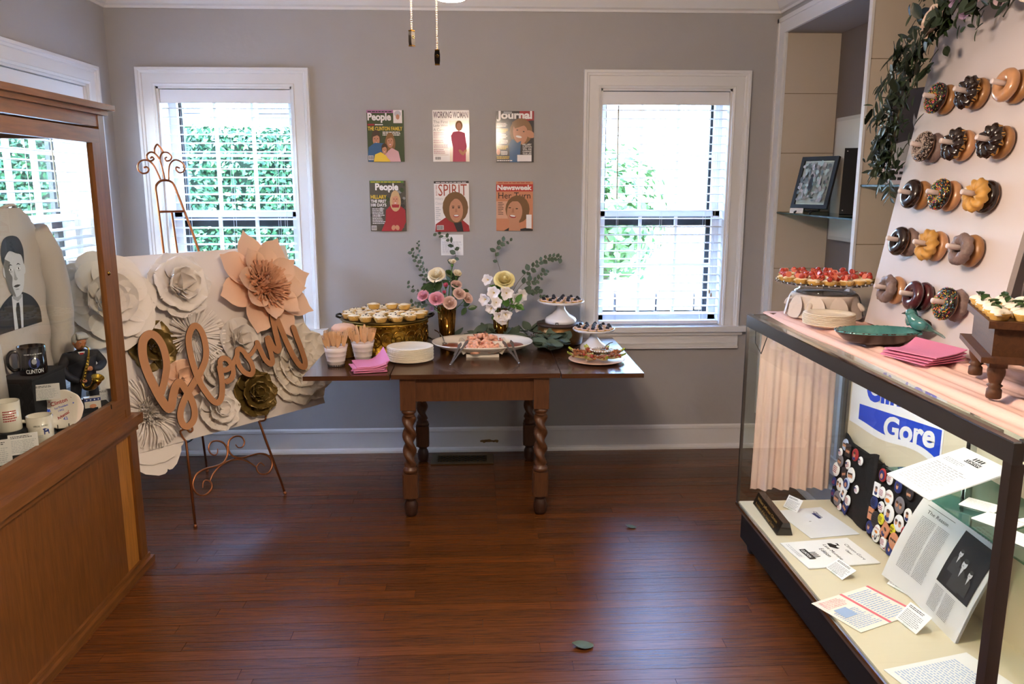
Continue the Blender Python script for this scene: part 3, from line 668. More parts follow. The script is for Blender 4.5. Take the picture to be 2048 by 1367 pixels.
# riser, milk-glass stands, berry tarts
rs = thing('mercury_riser', 'mottled gold and brown round riser under the taller milk-glass stand', 'riser', (.46, 4.43, TZ)); MERC = M_('mottled_mercury', '6B4A24', .3, metal=.7, var=.7, vscale=14, bump=.3, bscale=30)
MB().lathe([(.105, 0), (.125, .006), (.13, .05), (.126, .098), (.115, .104)], MERC, 40).build('drum', rs); MB().lathe([(0, .1), (.118, .1), (.132, .108), (.132, .118), (0, .12)], M_('dark_riser_top', '3E2A1F', .5), 40).build('top', rs)
def stand(label, x, y, z, r, rb, h):
    t = thing('milk_glass_stand', label, 'cake stand', (x, y, z))
    MB().lathe([(rb, 0), (rb, h*.12), (rb*.97, h*.2), (rb*.9, h*.26), (rb*.55, h*.42), (rb*.3, h*.62), (rb*.24, h*.78), (rb*.34, h*.88)], MILK, 40).build('pedestal', t)
    MB().lathe([(.02, h*.86), (r*.6, h*.9), (r*.95, h*.94), (r*1.03, h*1.06), (r*1.0, h*1.06), (r*.93, h*.98), (0, h*.95)], MILK, 60, rmod=lambda a, q, zz: q*(1+(.025*math.cos(22*a) if q > r*.9 else 0))).build('plate', t); return t
s1 = stand('taller milk-glass stand of blackberry tarts on the mottled riser', .462, 4.42, TZ+.12, .126, .088, .118); s2 = stand('low milk-glass stand of blackberry tarts near the right table end', .622, 4.235, TZ, .110, .072, .112)
BB = M_('blackberry', '120C18', .3)
def berry():
    b = MB(); R = random.Random(3)
    for i in range(16):
        a = i*2.4; z = .012*(i/16); r = .0075*math.sqrt(max(.1, 1-(i/16)**2)); b.ball((r*math.cos(a), r*math.sin(a), z), .0042, BB, 6, 4)
    return b.mesh('blackberry')
BR = berry(); shs = tart(0, r=.021, h=.014); PINKC = M_('pink_cream', 'E6C4B4', .6, bump=.3, bscale=80); PC2 = lump(.019, .007, PINKC, 5).mesh('cream'); R = random.Random(20)
for (st, r0, h, nm) in ((s1, .1, .118, 'taller'), (s2, .087, .112, 'low')):
    for (n, q) in ((1, 0), (6, .48), (12, 1.0)):
        for i in range(n):
            a = 2*PI*i/n+.3; t = thing('berry_tart', 'blackberry topped cream tart %s the %s milk-glass stand%s' % ('at the centre of' if n == 1 else 'in the inner ring of' if n == 6 else 'at the rim of', nm, '' if n == 1 else ', at '+clock(a)), 'tart', (st.location.x+q*r0*math.cos(a), st.location.y+q*r0*math.sin(a), st.location.z+h*.965), R.uniform(0, 6), 'blackberry tarts on the %s stand' % nm)
            put('pastry_shell', shs, t); put('cream', PC2, t, (0, 0, .012)); put('blackberry', BR, t, (.002, 0, .017), a)
b = MB().box(-.008, .008, -.0015, .0015, 0, .016, BLACK); mk = b.build('tag_marker', None, (.432, 4.327, TZ+.118)); tag(mk, 'small black tag with white X on the riser edge', 'tag')
p = Pr(.0016); p.M = TR(0, 0, .008) @ RX(PI/2); p.tx('X', 0, -.005, .010, WHITEP, al='c', bold=.01); p.build('x_print', mk)
# endive boats
ep = thing('blush_plate', 'round blush plate of filled endive leaves at the right table end', 'plate', (.598, 3.955, TZ-.003)); MB().lathe([(.06, 0), (.09, .002), (.135, .012), (.142, .015), (.136, .016), (.09, .007), (0, .006)], M_('blush_glaze', 'E2B79A', .35), 48).build('plate', ep)
END = M_('endive_leaf', 'DCC9A8', .5, col2='B7B84A', vscale=16); FILL = M_('chicken_salad', '9A5A2C', .6, var=.4, vscale=70, bump=.5, bscale=90); REDB = M_('red_bit', 'A02A20', .5)
def endive(seed):
    R = random.Random(seed); L = .12; W = .024
    a = MB().grid(lambda u, v: ((u-.5)*2*W*math.sin(PI*min(1, v*.8+.18))**.7, (v-.5)*L, .012*(2*u-1)**2+.016*(2*v-1)**2), 6, 10, END); f = MB()
    for i in range(26): f.ball((R.gauss(0, .008), R.uniform(-.042, .046), .010+R.uniform(0, .016)), R.uniform(.005, .009), FILL if i % 6 else REDB, 6, 4, (1.2, 1, .8))
    return a.mesh('leaf_boat'), f.mesh('filling')
EN = [endive(i) for i in range(3)]; TIP = MB().grid(lambda u, v: ((u-.5)*.03*(1-.5*v), v*.022, .006*(2*u-1)**2+.01*v+.003*math.sin(9*u)), 5, 4, M_('endive_tip', 'AEB63A', .5)).mesh('leaf_tip')
for i in range(8):
    a = 2*PI*i/8+.25; t = thing('endive_boat', 'filled endive leaf on the blush plate, at '+clock(a), 'endive', group='filled endive leaves', M=TR(.598+.085*math.cos(a), 3.955+.085*math.sin(a), TZ+.018) @ RZ(a-PI/2) @ RX(.12))
    put('leaf_boat', EN[i % 3][0], t); put('filling', EN[i % 3][1], t); put('leaf_tip', TIP, t, (0, .054, .015))
db = thing('dip_bowl', 'small beaded glass bowl of pale dip on the endive plate', 'bowl', (.632, 4.0, TZ+.012)); DG = glass('bowl_glass', 'EFEAE6', 1.5, .05, 1.5)
b = MB().lathe([(.02, 0), (.03, .002), (.05, .022), (.058, .036), (.055, .036), (.045, .02), (.02, .006), (0, .005)], DG, 36); b.build('bowl', db)
b = MB()
for k in range(26): b.ball((.058*math.cos(2*PI*k/26), .058*math.sin(2*PI*k/26), .037), .0042, M_('glass_bead', 'F0ECEA', .1), 6, 4)
b.build('beaded_rim', db); MB().lathe([(0, .028), (.05, .029), (.0505, .031), (0, .032)], M_('peach_dip', 'DDB184', .4), 28).build('dip', db)
spoon('small dark spoon standing in the glass dip bowl', [(.69, 4.02, TZ+.083), (.672, 4.01, TZ+.08), (.65, 4.0, TZ+.065), (.638, 3.998, TZ+.048)])

# ---------------------------------------------------------------- easel with the paper-flower panel
PN = frame((-1.354, 3.641, 0), (.638, .770, 0), (-.238, .197, .951))     # local x along the panel, y up its slope, z out of it
def crom(P, k=6):
    P = [Vector(p) for p in P]; o = []
    for i in range(len(P)-1):
        a, b, c, d = P[max(i-1, 0)], P[i], P[i+1], P[min(i+2, len(P)-1)]
        for j in range(k):
            t = j/k; o.append(.5*((2*b)+(c-a)*t+(2*a-5*b+4*c-d)*t*t+(3*b-a-3*c+d)*t**3))
    return o+[P[-1]]
EZ = {
    'loop': [(.19,1.344),(.212,1.503),(.227,1.619),(.233,1.666),(.246,1.687),(.269,1.703),(.295,1.707),(.321,1.701),(.335,1.682),(.344,1.628),(.357,1.531),(.372,1.416),(.383,1.275)],
    'bar': [(.22,1.545),(.358,1.544)],
    'sl': [(.27,1.711),(.256,1.777),(.234,1.806),(.2,1.808),(.174,1.789),(.167,1.76),(.183,1.742),(.207,1.745),(.221,1.761),(.215,1.774),(.198,1.771)],
    'sr': [(.313,1.706),(.326,1.757),(.345,1.795),(.376,1.815),(.407,1.805),(.42,1.778),(.405,1.753),(.381,1.748),(.368,1.763),(.374,1.777),(.39,1.772)],
    'm1': [(.293,1.711),(.295,1.783),(.296,1.821),(.318,1.851),(.346,1.852),(.361,1.833),(.35,1.814),(.329,1.808),(.323,1.821),(.335,1.828)],
    'm2': [(.293,1.818),(.274,1.847),(.251,1.851),(.23,1.835),(.228,1.814),(.244,1.806),(.262,1.817),(.255,1.827),(.245,1.82)],
    'fin': [(.274,1.849),(.28,1.871),(.298,1.893),(.31,1.883),(.323,1.856)],
    'legl': [(.061,.404),(.033,.217),(.003,.006)],
    'legr': [(.476,.405),(.498,.207),(.521,.01)],
    'q1': [(.212,.332),(.204,.311),(.187,.305),(.169,.32),(.166,.347),(.185,.37),(.215,.371),(.247,.354),(.261,.322),(.254,.288),(.225,.258),(.183,.251),(.118,.253),(.071,.24),(.043,.205),(.042,.169),(.063,.14),(.096,.134),(.128,.152),(.134,.182),(.113,.2),(.095,.194),(.085,.169)],
    'q2': [(.312,.327),(.323,.308),(.347,.306),(.364,.328),(.355,.355),(.324,.367),(.29,.359),(.27,.331),(.271,.293),(.295,.265),(.334,.252),(.382,.251),(.431,.247),(.471,.229),(.49,.199),(.486,.166),(.462,.141),(.433,.137),(.403,.15),(.395,.182),(.423,.201),(.442,.178)],
    'q3': [(.131,.19),(.159,.221),(.213,.25),(.266,.257),(.312,.249),(.354,.227),(.396,.184)],
    'h1': [(.047,.404),(.034,.434),(.032,.462),(.061,.464),(.076,.447),(.091,.452),(.093,.467)],
    'h2': [(.458,.41),(.491,.408),(.503,.429),(.496,.456),(.479,.464),(.452,.448)],
    'chain': [(.066,.403),(.104,.381),(.146,.354),(.194,.331),(.251,.312)],
}
BLOOM = [
    [(-.07,.654),(-.033,.722),(-.009,.788),(-.008,.864),(-.026,.913),(-.055,.93),(-.089,.908),(-.108,.856),(-.111,.782),(-.097,.699),(-.079,.63),(-.056,.578),(-.036,.591),(-.015,.637),(.008,.673),(.031,.684),(.047,.65),(.065,.594),(.067,.542),(.051,.499),(.018,.477),(-.004,.487),(-.009,.529),(.012,.575),(.051,.623),(.095,.666),(.14,.709),(.184,.765),(.204,.83),(.202,.905),(.177,.938),(.141,.909),(.121,.854),(.117,.766),(.126,.675),(.151,.602),(.178,.557),(.204,.556),(.227,.591),(.244,.658),(.248,.716)],
    [(.254,.714),(.259,.744),(.28,.758),(.304,.745),(.317,.711),(.314,.676),(.292,.649),(.268,.642)],
    [(.259,.699),(.294,.702),(.331,.727),(.357,.758),(.37,.786),(.392,.782),(.412,.744),(.427,.705),(.426,.668),(.406,.651),(.375,.669),(.357,.704),(.355,.74)],
    [(.405,.746),(.434,.75),(.468,.776),(.494,.805)],
    [(.489,.803),(.497,.767),(.509,.718),(.532,.684),(.55,.692),(.554,.734),(.551,.786),(.553,.814)],
    [(.562,.815),(.574,.773),(.593,.744),(.611,.758),(.612,.81),(.615,.876),(.621,.932),(.639,.92),(.652,.852),(.667,.768),(.686,.697),(.71,.645),(.738,.632),(.75,.662),(.746,.726),(.737,.791),(.731,.848)],
]
ea = thing('display_easel', 'copper-coloured metal easel with scroll finials holding the flower panel', 'easel', M=PN)
def ez(k, r, nm, z=0, taper=False):
    P = crom([(p[0], p[1], z) for p in EZ[k]], 6); MB().tube(P, [r*(1-.55*abs(i/len(P)*2-1)**3) for i in range(len(P))] if taper else r, COPPER, 8).build(nm, ea)
# two front legs run from the arched top to the feet
P = crom([(p[0], p[1], 0) for p in EZ['loop']], 6); LW = [(.003, .006, 0), (.061, .404, 0), (.12, .86, 0)]+[tuple(p) for p in P]+[(.43, .85, 0), (.476, .405, 0), (.521, .010, 0)]
MB().tube(LW, .0062, COPPER, 10).build('front_legs_and_arch', ea)
ez('bar', .006, 'cross_bar')
for k in ('sl', 'sr', 'm1', 'm2', 'fin'): ez(k, .0045, 'finial_scroll')
for k in ('q1', 'q2', 'q3'): ez(k, .005, 'brace_scroll', 0, True)
for k in ('h1', 'h2'): ez(k, .0045, 'support_hook', .03)
F3L = PN.inverted() @ Vector((-1.55, 4.42, .0)); MB().tube([(.289, 1.54, -.006), tuple(F3L)], .0062, COPPER, 8).build('rear_leg', ea)
for q in ((.003, .006, 0), (.521, .010, 0), tuple(F3L)): MB().ball(q, .0095, COPPER, 10, 6, (1, 1.2, 1)).build('foot', ea)
b = MB(); c0 = Vector((.066, .403, 0)); c1 = F3L*.35+Vector((.289, 1.54, 0))*.65; c1 = F3L.lerp(Vector((.289, 1.54, 0)), .27)
for i in range(34):
    t = i/33; q = c0.lerp(c1, t)-Vector((0, .05*math.sin(PI*t), 0)); b.ball(q, .0052, M_('black_chain', '0E0C0E', .4, metal=.6), 6, 4, (1, 1, 1) if i % 2 else (.6, .6, 1.4))
b.build('safety_chain', ea)
# ---- petals
def petal(L, W, cup=.3, curl=.3, kind='round', back=0, nu=8, nv=9, rip=0, seed=0):
    R = random.Random(seed); ph = R.uniform(0, 6)
    def w(t):
        if kind == 'point': return W*(math.sin(PI*min(1, t*.86+.1))**.9)*(1 if t < .72 else max(.02, 1-((t-.72)/.28)**1.5))
        if kind == 'strip': return W
        if kind == 'wide': return W*(.45+.55*min(1, t*1.8)) if t < .75 else W*math.sqrt(max(.03, 1-((t-.75)/.25)**2*.8))
        return W*math.sqrt(max(.03, 1-((t-.58)/.58)**2)) if t < .58 else W*math.sqrt(max(.02, 1-((t-.58)/.42)**2))
    def f(a, t):
        s = 2*a-1; x = s*w(t); y = L*t+(rip*L*.35*math.sin(19*a+ph)*t if rip else 0)
        z = cup*W*s*s*math.sin(PI*min(1, t+.15))+curl*L*t*t-back*L*max(0, (t-.62)/.38)**2+(rip*L*math.sin(11*a+ph)*t*t)
        return (x, y, z)
    return f
_PM = {}
def pmesh(m, L, W, **k):
    key = (m.name, round(L, 4), round(W, 4), tuple(sorted(k.items())))
    if key not in _PM:
        nu = k.pop('nu', 8); nv = k.pop('nv', 9); _PM[key] = MB().grid(petal(L, W, **k), nu, nv, m).mesh('petal')
    return _PM[key]
fp = thing('paper_flower_panel', 'white foam board covered with large white, peach and gold paper flowers', 'flower panel', M=PN)
MB().box(-.28, .895, .412, 1.325, .012, .026, M_('foam_board', 'DFD5CC', .6)).build('backing_board', fp)
def flower(nm, u, v, w, rings, centre, rot=0, label=None, tilt=(0, 0), seed=1):
    R = random.Random(seed); o = centre.build('paper_flower', fp, M=TR(u, v, w) @ RX(tilt[0]) @ RY(tilt[1]) @ RZ(rot))
    if label: o['label'] = label
    for (m, n, L, W, tl, r0, h, ph, k) in rings:
        me = pmesh(m, L, W, **k)
        for i in range(n):
            a = 2*PI*i/n+ph+R.uniform(-.06, .06)
            put('petal', me, o, M=RZ(a-PI/2) @ TR(0, r0, h+.0012*(i % 2)) @ RX(tl+R.uniform(-.05, .05)))
    return o
def bud(r, m, n=7, seed=1):
    b = MB(); R = random.Random(seed)
    for i in range(n):
        a = i*2.4; rr = r*(.25+.75*i/n); h = r*(1.5-.7*i/n)
        b.grid(lambda p, q, a=a, rr=rr, h=h: ((rr*(1+.25*q))*math.cos(a+(p-.5)*2.2), (rr*(1+.25*q))*math.sin(a+(p-.5)*2.2), h*q*(1-.25*(2*p-1)**2)), 8, 4, m)
    return b
def strips(n, L, w, m, r0, tl, seed, th=.0012):
    b = MB(); R = random.Random(seed)
    for i in range(n):
        a = R.uniform(0, 2*PI); t = R.uniform(*tl); l = L*R.uniform(.75, 1.05); d = Vector((math.cos(a)*math.cos(t), math.sin(a)*math.cos(t), math.sin(t))); s = Vector((-math.sin(a), math.cos(a), 0)); q = Vector((math.cos(a), math.sin(a), 0))*r0*R.random()
        e = q+d*l; g = d*.6*l+q+Vector((0, 0, .14*l)); c = e+Vector((0, 0, -.10*l)); b.add([q-s*w, q+s*w, g+s*w, g-s*w, e+s*w, e-s*w, c+s*w*.9-d*.01, c-s*w*.9-d*.01], [(0, 1, 2, 3), (3, 2, 4, 5), (5, 4, 6, 7)], m)
    return b
rd = lambda **k: dict(dict(cup=.35, curl=.25), **k)
flower('rose', -.186, 1.113, .05, [(WPET, 8, .15, .088, .20, .09, .0, .1, rd(back=.15)), (WPET, 8, .135, .082, .42, .068, .014, .5, rd(back=.2)), (WPET, 7, .105, .066, .75, .052, .026, .2, rd(cup=.5)), (WPET, 7, .08, .05, .9, .036, .034, .6, rd(cup=.6)), (WPET, 5, .06, .04, 1.05, .02, .04, .1, rd(cup=.7))], bud(.016, WPET), label='largest white paper rose, half behind the cabinet glass')
flower('cam', .171, 1.150, .06, [(WPET, 7, .11, .07, .15, .06, 0, 0, rd(rip=.04)), (WPET, 6, .11, .075, .5, .04, .015, .5, rd(back=.25, rip=.05)), (WPET, 5, .095, .065, .85, .026, .03, .2, rd(cup=.6, rip=.05)), (WPET, 3, .085, .06, 1.15, .012, .04, .9, rd(cup=.7))], bud(.015, WPET, 4), label='white paper camellia under the easel top')
flower('lotus', .657, 1.100, .05, [(PPET, 8, .245, .088, .12, .07, 0, .17, dict(cup=.3, curl=.12, kind='point')), (PPET, 8, .18, .070, .42, .06, .015, .56, dict(cup=.55, curl=.12, kind='point'))], strips(380, .125, .0055, M_('deep_peach_fringe', 'DDA47E', .6), .055, (.45, 1.5), 3), label='large pointed-petal peach paper flower with fringed centre', tilt=(-.1, .1))
flower('gold', .003, .884, .016, [(GPET, 6, .10, .06, .12, .03, 0, 0, rd(rip=.06, curl=.12)), (GPET, 6, .075, .05, .5, .02, .01, .5, rd(rip=.05)), (GPET, 4, .05, .035, .9, .012, .02, .2, rd(cup=.6))], bud(.018, GPET), label='gold paper rose behind the first letter')
flower('scallop', .15, .86, .02, [(WPET, 9, .11, .06, .06, .055, 0, .1, dict(cup=.05, curl=.05, kind='wide', rip=.03))], MB().lathe([(0, .0), (.07, .0), (.06, .004), (0, .006)], WPET, 20))
flower('daisy', .215, .906, .035, [(WPET, 60, .13, .0030, .22, .022, .004, 0, dict(cup=0, curl=.15, kind='strip', nu=1, nv=5)), (WPET, 56, .10, .0028, .5, .02, .01, .1, dict(cup=0, curl=.1, kind='strip', nu=1, nv=5))], strips(150, .04, .0022, WPET, .03, (.6, 1.5), 5), label='white fringed paper daisy behind the tall letter loop')
flower('peach', .088, .70, .045, [(PPET, 6, .085, .055, .25, .02, 0, 0, rd(rip=.05)), (PPET, 5, .07, .045, .8, .014, .012, .4, rd(cup=.6))], bud(.018, PPET, 5), label='small peach paper rose between the letters')
flower('base', -.10, .52, .012, [(WPET, 10, .12, .062, .04, .06, 0, 0, dict(cup=.03, curl=.02, kind='wide'))], MB().lathe([(0, 0), (.1, 0), (.09, .004), (0, .005)], WPET, 24), label='flat scalloped white paper petals at lower left')
flower('base2', -.10, .415, .010, [(WPET, 5, .105, .07, .02, .02, 0, -1.9, dict(cup=.03, curl=.02, kind='wide'))], MB().lathe([(0, 0), (.05, 0), (0, .004)], WPET, 16))
flower('fringe', -.096, .585, .035, [(WPET, 64, .125, .0026, .2, .045, .0, 0, dict(cup=0, curl=.05, kind='strip', back=.2, nu=1, nv=6)), (WPET, 60, .105, .0024, .5, .05, .012, .05, dict(cup=0, curl=.05, kind='strip', back=.25, nu=1, nv=6))], strips(320, .06, .0026, WPET, .055, (.9, 1.55), 9), label='white fringed paper flower with curled stamens at lower left')
flower('carnation', .288, .715, .035, [(WPET, 9, .08, .045, .25, .02, 0, 0, rd(rip=.10)), (WPET, 8, .065, .04, .7, .016, .012, .3, rd(rip=.12)), (WPET, 6, .05, .032, 1.05, .01, .02, .1, rd(rip=.12))], bud(.014, WPET, 4), label='small ruffled white paper carnation behind the round letters')
flower('white_rose', .432, .835, .045, [(WPET, 6, .095, .065, .3, .035, 0, .2, rd()), (WPET, 5, .085, .06, .8, .025, .015, .6, rd(cup=.7)), (WPET, 4, .07, .05, 1.15, .012, .03, .1, rd(cup=.8))], bud(.02, WPET, 5), label='white paper rose below the peach flower')
flower('peony', .239, .519, .035, [(WPET, 8, .085, .05, .2, .03, 0, 0, rd(rip=.06)), (WPET, 7, .07, .045, .6, .022, .012, .4, rd(rip=.07, cup=.5)), (WPET, 6, .055, .038, 1.0, .014, .022, .1, rd(rip=.05, cup=.7))], bud(.016, WPET, 5), label='white paper peony at the lower edge of the board')
flower('olive', .458, .555, .035, [(GPET, 9, .09, .05, .15, .04, 0, 0, rd(rip=.07)), (GPET, 8, .08, .048, .5, .028, .012, .35, rd(rip=.08)), (GPET, 7, .065, .04, .85, .018, .022, .1, rd(rip=.08)), (GPET, 6, .05, .032, 1.1, .01, .03, .5, rd(rip=.06))], bud(.015, GPET, 5), label='antique gold paper peony at the lower edge of the board')
flower('cream', .765, .66, .014, [(IPET, 11, .135, .07, .08, .10, 0, 0, rd(rip=.045)), (IPET, 10, .12, .065, .3, .08, .012, .3, rd(rip=.05)), (IPET, 9, .09, .055, .5, .06, .02, .1, rd(rip=.05, cup=.5, curl=.1)), (IPET, 8, .06, .045, .8, .045, .028, .4, rd(rip=.05, cup=.6, curl=.1)), (IPET, 6, .045, .034, 1.1, .025, .03, .2, rd(cup=.7))], bud(.016, IPET, 6), label='big layered cream paper peony beside the table')
# word cut from board
def ribbon(P, w, z0, z1, k=7):
    Q = crom([(p[0], p[1], 0) for p in P], k); n = len(Q); b = MB(); ws = w if callable(w) else (lambda t: w); vs = []
    for i in range(n):
        t = Q[min(i+1, n-1)]-Q[max(i-1, 0)]; t = t.normalized() if t.length > 1e-8 else Vector((1, 0, 0)); s = Vector((-t.y, t.x, 0))*ws(i/(n-1)); zz = .0004*math.sin(i*.7)
        vs += [Q[i]+s+Vector((0, 0, z0)), Q[i]-s+Vector((0, 0, z0)), Q[i]+s+Vector((0, 0, z1+zz)), Q[i]-s+Vector((0, 0, z1+zz))]
    b.add(vs, [(4*i+2, 4*i+3, 4*i+7, 4*i+6) for i in range(n-1)], MDF)
    b.add(vs, [(4*i+1, 4*i, 4*i+4, 4*i+5) for i in range(n-1)]+[(4*i, 4*i+2, 4*i+6, 4*i+4) for i in range(n-1)]+[(4*i+3, 4*i+1, 4*i+5, 4*i+7) for i in range(n-1)]+[(0, 1, 3, 2), (4*n-4, 4*n-2, 4*n-1, 4*n-3)], MDFE)
    for e, dr in ((0, 1), (n-1, -1)):
        r = ws(e/(n-1)); pp = [(Q[e].x+r*math.cos(2*PI*i/12), Q[e].y+r*math.sin(2*PI*i/12)) for i in range(12)]; b.prism(pp, z0+.0002, z1-.0003, MDF, MDFE)
    return b
bs = thing('script_word_sign', 'brown cut-out script word bloom across the paper flowers', 'sign', M=PN)
wd = [lambda t: .0155+.005*math.sin(PI*min(1, t*2.2))-.0035*max(0, t-.8), .0135, .0135, .0105, .0145, .0165]
for k, P in enumerate(BLOOM): ribbon(P, wd[k], .128, .136).build('letter_stroke', bs)
MB().box(.06, .075, .62, .64, .03, .128, MDFE).box(.55, .565, .70, .715, .05, .128, MDFE).build('mounting_peg', bs)
# ---------------------------------------------------------------- glass display case
X0, X1, Y0, Y1, CT = 1.14, 1.62, 1.59, 3.32, 1.063
cs = thing('glass_display_case', 'long aluminium framed glass display case on a black wheeled base', 'display case', (1.38, 2.455, 0))
def cb(*a): return MB().box(a[0]-1.38, a[1]-1.38, a[2]-2.455, a[3]-2.455, a[4], a[5], a[6])
cb(X0+.02, X1-.01, Y0+.02, Y1-.02, .062, .19, BLACK).build('base', cs)
cb(X0+.003, X1, Y0+.003, Y1-.003, .19, .215, M_('case_edge', '5A4A3E', .5)).build('deck_edge', cs)
cb(X0+.008, X1, Y0+.008, Y1-.008, .213, .225, CREAMF).build('deck', cs)
for (x, y) in ((X0+.06, Y1-.06), (X0+.06, Y0+.06), (X1-.06, Y1-.06), (X1-.06, Y0+.06)):
    MB().lathe([(0, -.012), (.027, -.012), (.03, -.006), (.03, .006), (.027, .012), (0, .012)], BLACK, 18, M=TR(x-1.38, y-2.455, .03) @ RY(PI/2)).box(x-1.38-.012, x-1.38+.012, y-2.455-.012, y-2.455+.012, .03, .064, STEEL).build('caster', cs)
cb(X1-.008, X1, Y0, Y1, .225, CT-.02, CREAMF).build('back_panel', cs)
F = .022
for (y0, y1) in ((Y0, Y0+.03), (Y1-.012, Y1)):
    cb(X0, X0+.012 if y1 > 3 else X0+.03, y0+.0005, y1-.0005, .221, CT-.0525, M_('post_metal', '5A504C', .35, metal=.8)).build('corner_post', cs)
    cb(X1-.02, X1, y0, y1, .215, CT-.03, ALU).build('corner_post', cs)
    cb(X0+.0245, X1-.0245, y0, y1 if y1 > 3 else y0+.02, CT-.045, CT, ALU).build('top_rail', cs)
cb(X0, X0+.024, Y0, Y1, CT-.052, CT-.004, M_('dark_anodised', '5E5855', .35, metal=.8)).build('top_rail', cs); cb(X0-.002, X0+.016, Y0, Y1, CT-.004, CT, CHROME).build('rail_highlight', cs)
cb(X1-.024, X1, Y0, Y1, CT-.045, CT, ALU).build('top_rail', cs)
cb(X0-.003, X0+.006, Y0, Y1, .208, .22, CHROME).build('bottom_track', cs)
def pane(nm, vs, m=GLASS): MB().add([(v[0]-1.38, v[1]-2.455, v[2]) for v in vs], [(0, 1, 2, 3)], m).build(nm, cs)
pane('front_glass', [(X0+.005, Y0+.02, .22), (X0+.005, Y1-.01, .22), (X0+.005, Y1-.01, CT-.045), (X0+.005, Y0+.02, CT-.045)])
pane('end_glass', [(X0+.01, Y1-.006, .22), (X1-.01, Y1-.006, .22), (X1-.01, Y1-.006, CT-.04), (X0+.01, Y1-.006, CT-.04)])
pane('end_glass', [(X0+.01, Y0+.006, .22), (X1-.01, Y0+.006, .22), (X1-.01, Y0+.006, CT-.04), (X0+.01, Y0+.006, CT-.04)])
MB().box(X0+.012-1.38, X1-.012-1.38, Y0+.01-2.455, Y1-.01-2.455, CT-.009, CT-.002, GLASS).build('top_glass', cs)
cb(X0+.028, X0+.058, Y0+.12, Y1-.12, CT-.05, CT-.012, M_('lamp_reflector', 'C9C7C2', .4)).build('lamp_housing', cs)
MB().tube([(X0+.05-1.38, Y0+.15-2.455, CT-.056), (X0+.05-1.38, Y1-.15-2.455, CT-.056)], .008, M_('lit_tube', (1, .97, .9), .5, emit=CASEL), 10).build('lamp_tube', cs)
MB().tube([(X0+.03-1.38, Y1-.035-2.455, CT-.05), (X0+.034-1.38, Y1-.03-2.455, CT-.12), (X0+.05-1.38, Y1-.06-2.455, CT-.16), (X0+.055-1.38, Y1-.12-2.455, CT-.06)], .002, BLACK, 5).build('lamp_wire', cs)
for y in (2.43, 2.05):
    b = cb(X1-.03, X1-.008, y-.011, y+.011, .225, CT-.05, CHROME)
    b.box(X1-.032-1.38, X1-.03-1.38, y-.003-2.455, y+.003-2.455, .24, CT-.06, BLACK); b.build('shelf_standard', cs)
SHZ = .70
MB().box(1.32-1.38, X1-.03-1.38, Y0+.05-2.455, 2.43-2.455, SHZ-.006, SHZ, SHGL).build('glass_shelf', cs)
for y in (2.40, 2.03): cb(1.36, X1-.03, y-.004, y+.004, SHZ-.028, SHZ-.006, CHROME).build('shelf_bracket', cs)
# ---- things inside the case
def sheet(name, label, cat, M, w, h, draw=None, th=.002, m=PAPER, group=None):
    t = thing(name, label, cat, group=group, M=M); MB().box(-w/2, w/2, -h/2, h/2, 0, th, m).build('sheet', t)
    if draw: p = Pr(th+.0002); draw(p, w, h); p.build('print', t)
    return t
def flat(x, y, z, rz): return TR(x, y, z) @ RZ(rz)
DZ = .2265
npl = thing('name_plate', 'black desk name plate with gilt lettering at the case corner', 'name plate', M=flat(1.225, 3.115, DZ, -PI/2-.05))
b = MB(); b.prism([(-.032, 0), (.032, 0), (.018, .052), (-.010, .052)], -.165, .165, M_('black_marble', '15120F', .2, coat=.3), M=RY(PI/2) @ RZ(PI/2)); b.build('block', npl)
p = Pr(.0005); p.M = frame((0, -.026, .028), (1, 0, 0), (0, .40, 1)); GILT = M_('gilt_letter', 'B98E3E', .4, metal=.4); p.tx('William Jefferson Clinton', 0, .003, .016, GILT, w=.26, al='c', bold=.01); p.tx('President of the United States', 0, -.017, .012, GILT, w=.25, al='c'); p.build('gilt_lettering', npl)
def letterhead(p, w, h):
    p.tx('Clinton', w*.2, h*.24, .016, NAVY, al='c', bold=.02, rot=-PI/2); p.rc(w*.14, h*.1, w*.2, h*.3, NAVY); p.el(-w*.1, h*.03, .006, .003, GREYT)
sheet('letter', 'pale letter sheet with blue letterhead beside the name plate', 'paper', flat(1.395, 3.07, DZ, .15), .215, .28, letterhead, .0012, M_('pale_paper', 'E2E4EA', .8))
def card(p, w, h, s=1): p.lines(-w*.42, h*.28, w*.3, h*.42, 2, INK, .5, s); p.lines(-w*.42, -h*.42, w*.44, h*.2, 8, GREYT, .4, s+1)
def toent(x, y, z, face, lean): return TR(x, y, z) @ RZ(face) @ RX(PI/2-lean)
CARDS = [((1.335, 3.20, DZ), 1.0, .6, .078, .058, 'name card behind the black desk name plate'), ((1.27, 2.625, DZ), .75, 1.1, .10, .062, 'caption card in front of the newsletter cover'), ((1.44, 2.50, DZ), .9, .85, .09, .066, 'caption card touching the newspaper'), ((1.345, 2.27, DZ), .7, .8, .10, .072, 'caption card in a clip before the newspaper')]
for i, (q, rz, ln, w, h, lb) in enumerate(CARDS):
    t = thing('caption_card', 'small white printed '+lb, 'card', M=TR(q[0], q[1], q[2]) @ RZ(-PI/2+rz-.55) @ RX(PI/2-ln) @ TR(0, h/2+.002, 0)); MB().box(-w/2, w/2, -h/2, h/2, 0, .0008, PAPER).build('sheet', t); p = Pr(.001); card(p, w, h, i*3); p.build('print', t)
    MB().box(-.012, .012, -h/2-.003, -h/2+.008, -.006, .004, GLASS).build('clip', t)
